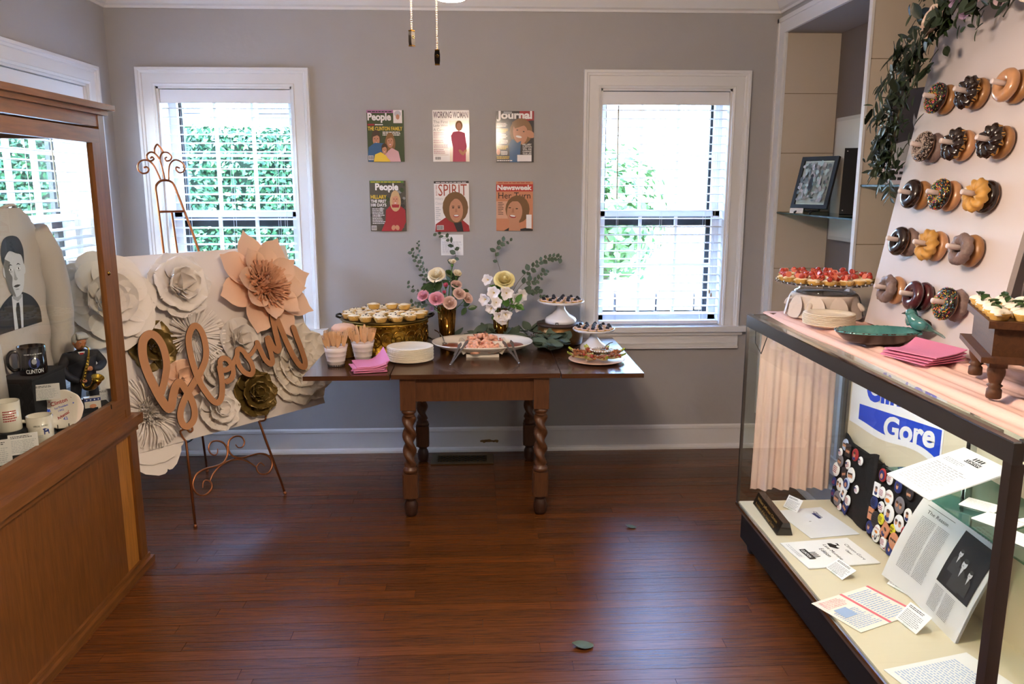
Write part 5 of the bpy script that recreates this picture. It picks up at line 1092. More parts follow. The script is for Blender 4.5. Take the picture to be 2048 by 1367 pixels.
BS = tart(0, r=.026, h=.018, flute=14); WCR = [lump(.024, .016, M_('white_cheese', 'EDE6D6', .6, bump=.4, bscale=70), s, amp=.25).mesh('cheese') for s in (8, 9)]; BAS = MB().grid(lambda u, v: ((u-.5)*.016*math.sin(PI*min(1, v*.9+.08)), (v-.5)*.026, .004*(2*u-1)**2+.003*math.sin(3*v)), 4, 6, M_('basil', '2A4A1F', .5)).mesh('basil_leaf'); R = random.Random(40)
for i in range(6):
    for k in range(5):
        t = thing('basil_tart', 'basil tart on the wooden riser, %s from far edge, %s row' % (ORD[i].replace('lowest', 'first'), ('leftmost', 'second', 'middle', 'fourth', 'rightmost')[k]), 'tart', M=RM @ TR(.012+.0535*i, .005+.0535*k, .1965), group='basil tarts on the wooden riser')
        put('pastry_shell', BS, t); put('cheese', WCR[(i+k) % 2], t, (0, 0, .013))
        for q in range(R.randrange(1, 3)): put('basil_leaf', BAS, t, M=TR(R.uniform(-.01, .01), R.uniform(-.01, .01), .030) @ RZ(R.uniform(0, 6)) @ RX(R.uniform(-.5, .6)))
# ---------------------------------------------------------------- oak and glass cabinet on the left
AX0, AX1, AY0, AY1 = -1.965, -1.44, 1.55, 3.27
kb = thing('oak_display_cabinet', 'tall golden oak cabinet with glazed top beside the flower panel', 'cabinet', (-1.70, 2.41, 0))
def kx(*a, m=OAK): return MB().box(a[0]+1.70, a[1]+1.70, a[2]-2.41, a[3]-2.41, a[4], a[5], m)
kx(AX0, AX1+.0, AY0, AY1, .03, .60, m=OAK).build('lower_body', kb)
kx(AX0-.02, AX1+.032, AY0-.03, AY1+.03, 0, .032, m=OAKH).box(AX0-.01+1.7, AX1+.018+1.7, AY0-.02-2.41, AY1+.018-2.41, .032, .05, OAKH).build('base_moulding', kb)
# lower front: frame and veneer boards
kx(AX1, AX1+.016, AY1-.062, AY1, .05, .60).build('lower_stile', kb); kx(AX1, AX1+.016, AY0, AY0+.06, .05, .60).build('lower_stile', kb)
R = random.Random(17); y = AY1-.064; k = 0
LITE = M_('pale_oak_board', 'A9702F', .4, var=.25, vscale=6, aniso=(12, 12, 1), bump=.05)
while y > AY0+.06:
    w = R.uniform(.11, .2) if k else .105; y0 = max(AY0+.06, y-w)
    kx(AX1, AX1+.006, y0, y-.0005, .05, .60, m=LITE if k == 0 else OAK).build('veneer_board', kb); y = y0; k += 1
kx(AX0-.0, AX1+.034, AY0-.03, AY1+.034, .628, .668, m=OAKH).box(AX0+1.7, AX1+.018+1.7, AY0-.02-2.41, AY1+.016-2.41, .60, .628, OAKH).build('ledge_moulding', kb)
kx(AX0+.02, AX1-.01, AY0+.02, AY1-.02, .668, .738, m=BLKCL).build('display_deck', kb)
for (x0, x1) in ((AX1-.03, AX1), (AX0, AX0+.03)):
    for (y0, y1) in ((AY1-.045, AY1), (AY0, AY0+.045)): kx(x0, x1, y0, y1, .668, 1.865).build('corner_post', kb)
for x in (AX1-.024, AX0):
    kx(x, x+.022, AY0+.045, AY1-.045, 1.818, 1.865, m=OAKH).build('top_rail', kb); kx(x, x+.022, AY0+.045, AY1-.045, .668, .70, m=OAKH).build('bottom_rail', kb)
for yy in (AY1-.024, AY0): MB().box(AX0+.03+1.7, AX1-.03+1.7, yy-2.41, yy+.022-2.41, 1.775, 1.865, M_('oak_cross', '8A5120', .38, var=.25, vscale=7, aniso=(1.1, 12, 12))).box(AX0+.03+1.7, AX1-.03+1.7, yy-2.41, yy+.022-2.41, .668, .74, MATS['oak_cross']).build('end_rail', kb)
kx(AX0-.02, AX1+.034, AY0-.03, AY1+.034, 1.880, 1.902, m=OAKH).box(AX0+1.7, AX1+.014+1.7, AY0-2.41, AY1+.014-2.41, 1.862, 1.88, OAKH).build('cornice', kb)
kx(AX1-.02, AX1+.002, AY0+.05, AY1-.05, 1.756, 1.808, m=OAKH).build('door_rail', kb); kx(AX1-.02, AX1+.002, AY0+.05, AY1-.05, .702, .757, m=OAKH).build('door_rail', kb)
kx(AX1-.02, AX1+.002, AY1-.115, AY1-.05, .757, 1.756).build('door_stile', kb); kx(AX1-.02, AX1+.002, AY0+.05, AY0+.12, .757, 1.756).build('door_stile', kb)
MB().lathe([(.009, 0), (.009, .003), (.0055, .004), (.005, .0075), (0, .008)], BRASSP, 16, M=TR(AX1+.002+1.7, AY1-.085-2.41, 1.262) @ RY(PI/2)).build('lock', kb)
def kpane(vs): MB().add([(v[0]+1.7, v[1]-2.41, v[2]) for v in vs], [(0, 1, 2, 3)], GLASS).build('glass_pane', kb)
kpane([(AX1-.01, AY0+.1, .75), (AX1-.01, AY1-.1, .75), (AX1-.01, AY1-.1, 1.76), (AX1-.01, AY0+.1, 1.76)])
kpane([(AX0+.01, AY0+.03, .70), (AX0+.01, AY1-.03, .70), (AX0+.01, AY1-.03, 1.83), (AX0+.01, AY0+.03, 1.83)])
for yy in (AY1-.012, AY0+.012): kpane([(AX0+.02, yy, .73), (AX1-.02, yy, .73), (AX1-.02, yy, 1.79), (AX0+.02, yy, 1.79)])
KD = .7395
# t-shirt hanging on a stand, printed with a portrait
def shirt():
    t = thing('printed_shirt', 'white crumpled shirt with a black and white portrait hanging in the cabinet', 'shirt', M=frame((-1.665, 2.955, 0), (0, 1, 0), (0, 0, 1)))
    CL = M_('white_cotton', 'B5ABA4', .9, bump=.5, bscale=9)
    prof = [(.17, .78), (.175, 1.0), (.18, 1.18), (.19, 1.30), (.20, 1.40), (.15, 1.475), (.09, 1.51), (.06, 1.52)]
    b = MB()
    def wz(x, z):
        k = max(0, min(1, (abs(x+.03)-.12)/.06)) if 1.07 < z < 1.44 else 1
        return .022*(1-max(0, (abs(x)-.13)/.075)**2)+k*(.006*math.sin(26*x+9*z)+.004*math.sin(41*z+12*x))
    def hw(z):
        for i in range(len(prof)-1):
            if prof[i][1] <= z <= prof[i+1][1]: f = (z-prof[i][1])/(prof[i+1][1]-prof[i][1]); return prof[i][0]+(prof[i+1][0]-prof[i][0])*f
        return .06
    b.grid(lambda u, v: ((2*u-1)*hw(.78+.74*v), .78+.74*v, wz((2*u-1)*.2, .78+.74*v)), 24, 24, CL)
    b.grid(lambda u, v: ((1-2*u)*hw(.78+.74*v), .78+.74*v, -.02*math.cos((2*u-1)*PI/2)), 24, 12, CL); b.build('body', t)
    for s in (-1, 1): MB().tube([(s*.16, 1.43, 0), (s*.215, 1.34, .004), (s*.245, 1.22, .008), (s*.258, 1.12, .012), (s*.242, 1.0, .014), (s*.225, .86, .012)], [.05, .058, .056, .05, .046, .042], CL, 14).build('sleeve', t)
    MB().tube([(.04*math.cos(a), 1.518+.012*math.sin(a), .018*math.sin(a)) for a in [2*PI*i/20 for i in range(20)]], .006, CL, 6, closed=True).build('collar', t)
    p = Pr(.001); x0 = -.03
    cx = x0-.012; sm = lambda P: [(q.x, q.y) for q in crom([(c[0], c[1], 0) for c in P], 5)]
    p.pg(sm([(x0-.165, 1.095), (x0-.155, 1.15), (x0-.11, 1.192), (x0-.05, 1.22), (cx, 1.225), (x0+.03, 1.22), (x0+.085, 1.195), (x0+.125, 1.15), (x0+.13, 1.095)]), INK)
    p.pg([(x0-.052, 1.096), (x0-.046, 1.214), (x0+.022, 1.214), (x0+.004, 1.096)], LGREY); p.pg([(x0-.03, 1.096), (x0-.031, 1.165), (x0-.022, 1.188), (x0-.006, 1.188), (x0-.004, 1.165), (x0-.01, 1.096)], INK)
    p.pg([(cx-.028, 1.205), (cx-.03, 1.25), (cx+.03, 1.25), (cx+.028, 1.205), (cx, 1.192)], GREYT)
    for s_ in (-1, 1): p.el(cx+s_*.061, 1.302, .009, .018, LGREY)
    p.pg(sm([(cx-.058, 1.36), (cx-.060, 1.31), (cx-.054, 1.262), (cx-.036, 1.226), (cx, 1.209), (cx+.036, 1.226), (cx+.054, 1.262), (cx+.060, 1.31), (cx+.058, 1.36), (cx+.03, 1.385), (cx-.03, 1.385)]), LGREY)
    p.pg(sm([(cx-.058, 1.35), (cx-.060, 1.31), (cx-.054, 1.262), (cx-.036, 1.226), (cx-.010, 1.212), (cx-.024, 1.25), (cx-.018, 1.28), (cx-.03, 1.30), (cx-.022, 1.335)]), M_('portrait_grey', '6E6C6C', .9))
    p.pg(sm([(cx-.064, 1.325), (cx-.070, 1.37), (cx-.05, 1.412), (cx-.005, 1.425), (cx+.045, 1.415), (cx+.069, 1.375), (cx+.063, 1.32), (cx+.052, 1.352), (cx+.02, 1.362), (cx-.02, 1.372), (cx-.05, 1.352)]), INK)
    for s_ in (-1, 1): p.el(cx+s_*.024, 1.308, .011, .0038, PAPER); p.el(cx+s_*.024, 1.308, .0042, .004, INK); p.pg(sm([(cx+s_*.011, 1.321), (cx+s_*.024, 1.327), (cx+s_*.038, 1.319), (cx+s_*.024, 1.323)]), INK); p.el(cx+s_*.024, 1.300, .010, .0014, GREYT)
    p.pg(sm([(cx-.006, 1.312), (cx-.009, 1.283), (cx-.012, 1.272), (cx, 1.268), (cx+.011, 1.272), (cx+.004, 1.28)]), GREYT); p.pg(sm([(cx-.022, 1.248), (cx-.008, 1.252), (cx+.008, 1.252), (cx+.022, 1.249), (cx+.008, 1.244), (cx-.008, 1.243)]), M_('portrait_lip', '454346', .9)); p.el(cx, 1.236, .012, .002, GREYT)
    p.v = [Vector((v.x, v.y, v.z+.0225)) for v in p.v]
    # thicken to follow the cloth: subdivide not needed, the print sits just proud
    p.build('portrait_print', t)
    MB().tube([(0, .0-.0, -.01), (0, 1.49, -.005)], .006, BLACK, 8, M=TR(0, KD, 0) @ SC(1, .5, 1)).build('stand_pole', t); MB().lathe([(.06, 0), (.06, .006), (.01, .01)], BLACK, 20, M=TR(0, KD, -.01) @ RX(-PI/2)).build('stand_base', t)
shirt()
# black box with black mug
bx = MB().box(-.075, .075, -.11, .11, 0, .205, BLKCL).build('black_box_plinth', None, (-1.61, 2.86, KD)); tag(bx, 'black cloth covered box under the dark mug in the cabinet', 'plinth')
def mug(label, x, y, z, m, rz, draw, r=.041, h=.094):
    t = thing('mug', label, 'mug', (x, y, z), rz); MB().lathe([(0, 0), (r*.96, 0), (r, .003), (r, h), (r*.93, h), (r*.92, .008), (0, .006)], m, 36).build('cup', t)
    MB().tube(crom([(-r*.97, 0, h*.82), (-r-.016, 0, h*.84), (-r-.028, 0, h*.66), (-r-.028, 0, h*.38), (-r-.014, 0, h*.18), (-r*.97, 0, h*.2)], 5), .006, m, 8).build('handle', t)
    p = Pr(.0003, .0001); draw(p)
    p.v = [Vector(((r+v.z)*math.sin(v.x/r), -(r+v.z)*math.cos(v.x/r), v.y)) for v in p.v]; p.build('print', t); return t
MB1 = M_('black_glaze', '0A0A0E', .15, coat=.3); MWH = M_('white_mug_glaze', 'C9C0B2', .25, coat=.3)
def d1(p): p.tx('CLINTON', 0, .008, .015, LGREY, w=.056, al='c', bold=.02); p.el(.0, .045, .018, .02, NAVY); p.el(0, .05, .008, .01, GREYT); p.lines(-.03, .072, .03, .08, 1, GREYT, .5)
mug('black mug with white lettering on the black box', -1.575, 2.84, KD+.2055, MB1, .62, d1, .045, .1)
def d2(p): p.lines(-.012, .035, .03, .075, 5, RED, .5, 4); p.rc(-.03, .02, -.028, .075, INK)
def d3(p):
    p.tx('VIRGIL DEMO', 0, .058, .006, INK, w=.045, al='c'); p.pg([(.008, .03), (.008, .045), (.004, .05), (.012, .052), (.024, .046), (.026, .03), (.022, .03), (.021, .038), (.012, .038), (.011, .03)], NAVY); p.lines(-.02, .02, .005, .03, 2, GREYT, .5)
mug('white mug with red lettering at the cabinet glass', -1.575, 2.655, KD+.055, MWH, .5, d2, .04, .1); o = MB().box(-.05, .05, -.05, .05, 0, .0545, BLKCL).build('black_block', None, (-1.575, 2.655, KD)); tag(o, 'low black block under the white mug with red lettering', 'plinth')
mug('white mug with a small donkey emblem beside the plate', -1.50, 2.705, KD+.0005, MWH, .55, d3, .04, .09)
# commemorative plate on its edge
def face(x, y, z, lean=.15, rz=None): 
    a = math.atan2(0-y, 0-x) if rz is None else rz     # turn to the room
    return TR(x, y, z) @ RZ(a+PI/2) @ RX(PI/2-lean)
pt = thing('commemorative_plate', 'cream commemorative plate with red and blue lettering in the cabinet', 'plate', M=TR(-1.496, 2.845, KD+.072) @ RZ(.5) @ RX(PI/2-.2) @ SC(.88)); CER = M_('cream_ceramic', 'CFC4B8', .25, coat=.3)
MB().lathe([(.04, -.006), (.055, -.006), (.078, .006), (.080, .009), (.076, .010), (.055, .0), (0, .0)], CER, 48, rmod=lambda a, r, z: r*(1+(.015*math.cos(10*a) if r > .07 else 0))).build('plate', pt)
p = Pr(.0006); p.tx('Clinton', -.004, .022, .017, RED, w=.062, al='c', rot=.25, bold=.02); p.tx('For President', .002, .006, .009, CBLUE, w=.05, al='c', rot=.25); p.tx('1992', .0, -.008, .008, CBLUE, al='c', rot=.25); p.tx("Arkansas'", .008, -.03, .013, RED, w=.05, al='c', rot=.5, bold=.02); p.tx("42", .012, -.045, .012, CBLUE, al='c', rot=.2)
for (x, y, s, m) in ((-.045, .0, .010, CBLUE), (.04, .045, .005, RED), (.045, .02, .004, CBLUE), (-.04, .035, .004, RED), (-.035, -.018, .005, CBLUE)): p.pg([(x+s*(1 if i % 2 else .42)*math.cos(PI*i/5+.2), y+s*(1 if i % 2 else .42)*math.sin(PI*i/5+.2)) for i in range(10)], m)
p.build('print', pt)
MB().tube([(-.02, -.079, .0), (-.02, -.084, .02), (-.02, -.06, .03)], .002, BLACK, 6).tube([(.02, -.079, .0), (.02, -.084, .02), (.02, -.06, .03)], .002, BLACK, 6).build('wire_stand', pt)
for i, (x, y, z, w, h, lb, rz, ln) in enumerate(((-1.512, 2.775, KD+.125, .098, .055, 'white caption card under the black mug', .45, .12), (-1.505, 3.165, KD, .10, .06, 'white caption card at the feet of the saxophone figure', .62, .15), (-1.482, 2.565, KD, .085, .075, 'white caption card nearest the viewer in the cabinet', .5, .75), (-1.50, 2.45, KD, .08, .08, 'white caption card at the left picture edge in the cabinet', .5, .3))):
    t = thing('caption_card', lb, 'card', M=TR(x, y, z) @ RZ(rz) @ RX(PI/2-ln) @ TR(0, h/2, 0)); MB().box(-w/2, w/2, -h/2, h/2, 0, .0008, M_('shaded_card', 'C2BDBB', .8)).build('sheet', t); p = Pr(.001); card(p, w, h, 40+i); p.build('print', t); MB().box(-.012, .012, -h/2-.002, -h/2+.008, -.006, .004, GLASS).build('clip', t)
bxs = thing('starred_box', 'small box with a blue star band behind the cabinet rail', 'box', M=TR(-1.495, 3.07, KD) @ RZ(.6)); MB().box(-.028, .028, -.012, .012, 0, .058, CER).box(-.0285, .0285, -.0125, .0125, .043, .055, NAVY).build('carton', bxs)
p = Pr(.0128); p.M = RX(PI/2)
for k in range(4): p.pg([(-.02+k*.0135+.0035*(1 if i % 2 else .42)*math.cos(PI*i/5), .049+.0035*(1 if i % 2 else .42)*math.sin(PI*i/5)) for i in range(10)], PAPER)
p.el(.0, .024, .012, .008, SALM); p.build('print', bxs)
# saxophone figure: one skinned body
def skin(name, chains, m, parent, sub=2):
    vs = []; es = []; rs = []; ix = {}
    for ch in chains:
        pv = None
        for (q, r) in ch:
            k = tuple(round(c, 4) for c in q)
            if k not in ix: ix[k] = len(vs); vs.append(q); rs.append(r)
            if pv is not None and pv != ix[k]: es.append((pv, ix[k]))
            pv = ix[k]
    me = bpy.data.meshes.new(name); me.from_pydata(vs, es, []); me.materials.append(m); o = put(name, me, parent)
    md = o.modifiers.new('skin', 'SKIN'); md.use_smooth_shade = True
    for i, d in enumerate(me.skin_vertices[0].data): d.radius = (rs[i] if isinstance(rs[i], tuple) else (rs[i], rs[i])); d.use_root = (i == 0)
    s = o.modifiers.new('sub', 'SUBSURF'); s.levels = sub; s.render_levels = sub; return o
SUIT = M_('navy_suit', '14141F', .7); SK = M_('doll_skin', 'B0714F', .5); SILV = M_('grey_hair', 'A9A7A4', .5); SAX = M_('gold_saxophone', 'B8963A', .2, metal=1)
fg = thing('saxophone_figure', 'grey-haired doll figure in a dark suit playing a gold saxophone', 'figurine', M=TR(-1.535, 3.10, KD+.018) @ RZ(.62)); plb = MB().box(-.08, .08, -.06, .06, 0, .0175, BLKCL).build('black_plinth', None, (-1.535, 3.10, KD), .62); tag(plb, 'thin black plinth under the saxophone figure', 'plinth')
pel = (0, 0, .118); che = (.004, .004, .188); nk = (0, 0, .220)
skin('body', [[(pel, (.040, .028)), ((.002, .002, .152), (.042, .03)), (che, (.048, .032)), ((.001, .001, .208), (.03, .024)), (nk, .014)], [(pel, (.040, .028)), ((-.024, -.002, .095), .024), ((-.03, -.004, .05), .02), ((-.032, -.002, .012), .017), ((-.034, -.02, .008), .013)], [(pel, (.040, .028)), ((.026, 0, .095), .024), ((.034, 0, .05), .02), ((.036, .002, .012), .017), ((.038, -.018, .008), .013)], [(che, (.048, .032)), ((-.05, .004, .196), .021), ((-.072, -.004, .150), .018), ((-.046, -.04, .118), .015), ((-.02, -.052, .108), .012)], [(che, (.048, .032)), ((.054, .004, .196), .021), ((.076, -.008, .160), .018), ((.052, -.044, .150), .015), ((.026, -.052, .153), .012)]], SUIT, fg)
def handm(c, side, M):
    b = MB(); b.ball((0, 0, 0), .0085, SK, 10, 7, (1, .6, 1.1))
    for k in range(4): b.tube([(-.006+.004*k, -.003, .002), (-.0065+.0042*k, -.012, .004), (-.006+.004*k, -.016, -.001), (-.0055+.0038*k, -.013, -.005)], [.0025, .0024, .0022, .0018], SK, 6)
    b.tube([(.007*side, 0, -.002), (.011*side, -.006, .001), (.009*side, -.012, .0)], [.0028, .0026, .002], SK, 6); b.build('hand', fg, M=M)
handm(0, 1, TR(-.012, -.056, .108) @ RZ(.5)); handm(0, -1, TR(.02, -.056, .153) @ RZ(-.4))
hd = MB(); hd.lathe([(0, -.028), (.010, -.026), (.017, -.018), (.0205, -.006), (.0225, .006), (.022, .016), (.018, .025), (.009, .031), (0, .032)], SK, 24, rmod=lambda a, r, z: r*(1+.06*math.cos(2*a+PI)))
hd.ball((0, -.0235, -.002), .0052, SK, 8, 6, (.8, 1, 1.1)); hd.ball((0, -.0185, -.014), .006, M_('doll_lips', '8A4A3A', .5), 8, 6, (1.2, .6, .35))
for s in (-1, 1): hd.ball((s*.0225, .001, .0), .006, SK, 8, 6, (.4, .8, 1.1)); hd.ball((s*.0085, -.0195, .006), .0032, PAPER, 8, 6, (1.1, .5, .5)); hd.ball((s*.0085, -.0208, .006), .0015, INK, 6, 4); hd.tube([(s*.004, -.0215, .0115), (s*.009, -.0215, .013), (s*.014, -.019, .011)], .0014, SILV, 5)
HM = TR(.0, -.006, .248) @ RZ(.35) @ RX(.28) @ SC(1.05); ho = hd.build('head', fg, M=HM)
hr = MB(); hr.ball((0, .005, .012), .0255, SILV, 24, 14, (1, .95, .92)); hr.ball((0, .012, -.002), .021, SILV, 16, 10)
for k in range(9): hr.tube([(-.016+.004*k, -.019, .020), (-.018+.0045*k, -.022, .028), (-.014+.0035*k, -.01, .037), (-.01+.0025*k, .008, .038)], [.002, .0045, .0045, .002], SILV, 6)
hr.build('hair', ho)
MB().prism([(-.008, .0), (.008, .0), (.004, -.012), (.005, -.045), (0, -.052), (-.005, -.045), (-.004, -.012)], 0, .003, RED, M=TR(0, -.026, .212) @ RX(PI/2+.15)).build('tie', fg)
MB().prism([(-.012, .004), (0, -.03), (.012, .004)], 0, .002, PAPER, M=TR(0, -.0245, .212) @ RX(PI/2+.15)).build('shirt_front', fg)
sx = MB(); sx.tube(crom([(0, -.034, .235), (.012, -.05, .238), (.02, -.058, .225), (.012, -.062, .185), (-.004, -.064, .135), (-.014, -.066, .098), (-.006, -.078, .082), (.014, -.086, .086), (.028, -.09, .104), (.032, -.094, .116)], 5), [.0022+.0001*i if i < 12 else .0035+.00022*(i-12) if i < 30 else .0075+.00085*(i-30) for i in range(46)], SAX, 12)
sx.lathe([(.014, 0), (.022, .010), (.0235, .012), (.02, .010), (.010, .0)], SAX, 24, M=TR(.032, -.095, .114) @ RX(.5) @ RY(.2)); so = sx.build('saxophone', fg); ky = MB()
for i in range(9): ky.ball((.012-.0028*i, -.071, .196-.0115*i), .0045, SAX, 8, 5, (1, .5, 1))
ky.tube([(.02, -.066, .2), (-.006, -.072, .11)], .0014, SAX, 6).build('keys', so)
# ---------------------------------------------------------------- magazine covers on the back wall
GLOSS = {}
def mag(label, x, z, draw, w=.207, h=.284, edge=NIGHT, rot=0):
    M = frame((x, YB-.0005, z), (1, 0, 0), (0, 0, 1)) @ RZ(rot); t = thing('magazine_cover', label, 'magazine', M=M); MB().box(-w/2, w/2, -h/2, h/2, 0, .006, edge).build('board', t)
    p = Pr(.0062); p.M = SC(w, h, 1) @ TR(-.5, -.5, 0); draw(p); p.v = [Vector((max(-w/2, min(w/2, v.x)), max(-h/2, min(h/2, v.y)), v.z)) for v in p.v]; p.build('cover_print', t)
    MB().add([(-w/2, -h/2, .0108), (w/2, -h/2, .0108), (w/2, h/2, .0108), (-w/2, h/2, .0108)], [(0, 1, 2, 3)], glass('cover_gloss', 'FFFFFF', 1.5, .12)).build('gloss_film', t)
def person(p, x, y, s, hair, top, skin=SKIN, long=False, smile=True, ax=1.37):
    # simple bust: hair, face, top garment; coordinates in cover fractions
    p.pg([(x-.30*s, y-.75*s), (x-.28*s, y-.42*s), (x-.12*s, y-.30*s), (x+.12*s, y-.30*s), (x+.28*s, y-.42*s), (x+.30*s, y-.75*s)], top)
    if long: p.el(x, y-.06*s, .205*s, .26*s, hair)
    p.el(x, y+.05*s, .165*s, .19*s, hair); p.el(x, y-.02*s, .125*s, .165*s, skin)
    p.pg([(x-.14*s, y+.05*s), (x-.08*s, y+.15*s), (x+.06*s, y+.15*s), (x+.14*s, y+.05*s), (x+.04*s, y+.10*s)], hair)
    for q in (-1, 1): p.el(x+q*.052*s, y+.01*s, .022*s, .010*s, HAIRD)
    p.pg([(x-.012*s, y), (x-.02*s, y-.055*s), (x+.02*s, y-.055*s), (x+.012*s, y)], M_('print_skin_shade', 'B37A5C', .6))
    p.el(x, y-.098*s, .045*s, .017*s, PINKP); p.el(x, y-.095*s, .037*s, .010*s, WHITEP)
def bars(p, x0, y0, x1, y1):
    p.rc(x0, y0, x1, y1, WHITEP); R = random.Random(3); x = x0+.008
    while x < x1-.01: w = R.choice((.004, .008, .012)); p.rc(x, y0+.008, min(x+w, x1-.006), y1-.008, INK); x += w+.007
def m1(p):
    p.rc(0, 0, 1, 1, GREEN); p.rc(0, .945, .72, 1, MAUVE); p.lines(.03, .955, .70, .985, 1, NIGHT, .7); p.rc(.72, .75, .96, 1, WHITEP); p.el(.84, .93, .09, .06, LGREY); p.el(.84, .87, .05, .05, SKIN); p.tx('People', .02, .755, .19, WHITEP, w=.64, bold=.04); p.rc(.02, .70, .2, .735, RED); p.lines(.22, .705, .44, .735, 1, WHITEP, .7); p.tx('THE CLINTON FAMILY', .02, .605, .078, YEL, w=.94, bold=.03); p.lines(.42, .505, .95, .59, 3, WHITEP, .6, 5)
    person(p, .24, .44, .75, HAIRD, BLUE); p.pg([(.0, .12), (.03, .28), (.2, .37), (.45, .36), (.52, .12)], BLUE); person(p, .62, .40, .7, HAIR, M_('print_blush', 'D9A9AC', .6), long=True); p.pg([(.52, .0), (.54, .2), (.66, .27), (.84, .2), (.9, .0)], MATS['print_blush']); person(p, .46, .24, .5, HAIRD, YEL); p.pg([(.16, .0), (.2, .14), (.36, .19), (.5, .12), (.6, .0)], YEL); bars(p, .02, .03, .16, .12)
def m2(p):
    p.rc(0, 0, 1, 1, WHITEP); p.rc(.46, 0, 1, .8, M_('print_ivory', 'E8D5C2', .6)); p.tx('WORKING WOMAN', .02, .845, .13, M_('print_plum', '4A2440', .6), w=.95, bold=.02)
    for i, s in enumerate(('The First', 'Lady With', 'A Career?')): p.tx(s, .02, .745-.075*i, .055, GREY5_, w=.40)
    p.lines(.02, .46, .38, .58, 4, M_('print_rose', 'B4788A', .7), .45, 2)
    for y in (.44, .35, .26, .13): p.rc(.02, y, .43, y+.004, RED)
    p.lines(.02, .36, .3, .43, 2, MATS['print_rose'], .45, 3); p.lines(.02, .27, .42, .34, 2, MATS['print_rose'], .45, 4); p.lines(.02, .15, .34, .25, 3, MATS['print_rose'], .45, 6); bars(p, .05, .03, .22, .1)
    p.pg([(.54, 0), (.55, .28), (.49, .5), (.56, .58), (.72, .6), (.88, .56), (.93, .3), (.9, .2), (.9, 0)], PINKP); p.el(.72, .70, .10, .10, HAIR); p.el(.72, .68, .07, .08, SKIN); p.el(.78, .18, .09, .035, SKIN, a=-.6); p.el(.87, .19, .07, .03, SKIN, a=.7)
def m3(p):
    p.rc(0, 0, 1, 1, NIGHT); p.pg([(.6, .8), (.62, 1), (1, 1), (1, .82)], RED); p.tx('Journal', .02, .80, .20, WHITEP, w=.93, bold=.04); p.rc(.2, .94, .42, .99, GREYT)
    p.el(.66, .6, .30, .26, HAIR); p.el(.64, .58, .19, .23, SKIN, a=.3); p.pg([(.42, .78), (.6, .86), (.86, .8), (.92, .6), (.74, .72), (.5, .66)], HAIR); p.el(.9, .55, .13, .07, SKIN, a=-.3); p.pg([(.36, 0), (.34, .36), (.44, .46), (.56, .38), (.66, .42), (.62, 0)], BLUE); p.el(.56, .63, .025, .012, HAIRD); p.el(.73, .60, .025, .012, HAIRD); p.el(.60, .50, .08, .022, WHITEP, a=-.15)
    for i, m in enumerate((WHITEP, YEL, WHITEP, WHITEP, YEL, WHITEP)): p.lines(.02 if i not in (3, 5) else .13, .75-.11*i-.06, .32, .75-.11*i+.02, 3, m, .6, i)
    p.el(.06, .44, .04, .06, SKIN); p.el(.06, .2, .05, .06, SALM); p.lines(.02, .06, .38, .12, 2, YEL, .6, 9); p.lines(.02, .02, .44, .045, 1, WHITEP, .7)
    for i, s in enumerate(('HILLARY', 'CLINTON', 'WILL SHE', 'CHANGE', 'YOUR LIFE?')): p.tx(s, .94, .33-.045*i, .036, WHITEP, al='r', w=.24, bold=.02)
    p.rc(.56, .015, .94, .145, WHITEP)
def m4(p):
    p.rc(0, 0, 1, 1, M_('print_moss', '565247', .6)); R = random.Random(2)
    for i in range(22): p.el(R.random(), R.uniform(.3, .95), R.uniform(.02, .07), R.uniform(.02, .05), [GREEN, GREYT, M_('print_dusk', '3C3A36', .6)][i % 3])
    p.rc(0.02, .955, .95, 1, M_('print_lime', '5E8A3A', .6)); p.lines(.04, .965, .9, .985, 1, YEL, .6); p.tx('People', .16, .77, .18, WHITEP, w=.64, bold=.04); p.tx('HILLARY', .03, .645, .075, YEL, w=.44, bold=.03); p.tx('THE FIRST', .03, .565, .062, WHITEP, w=.43, bold=.03); p.tx('100 DAYS', .03, .49, .062, WHITEP, w=.43, bold=.03); p.lines(.06, .14, .42, .46, 10, WHITEP, .45, 8, .35)
    p.pg([(.3, 0), (.42, .2), (.44, .42), (.58, .52), (.82, .52), (.98, .42), (.99, .18), (.86, 0)], RED); person(p, .71, .63, .75, M_('print_blonde', 'C9A576', .6), RED, long=True); p.pg([(.62, .47), (.6, .53), (.82, .53), (.8, .47)], RED); p.el(.64, .07, .06, .05, SKIN, a=.5); p.el(.75, .07, .06, .05, SKIN, a=-.5); bars(p, .03, .02, .17, .11)
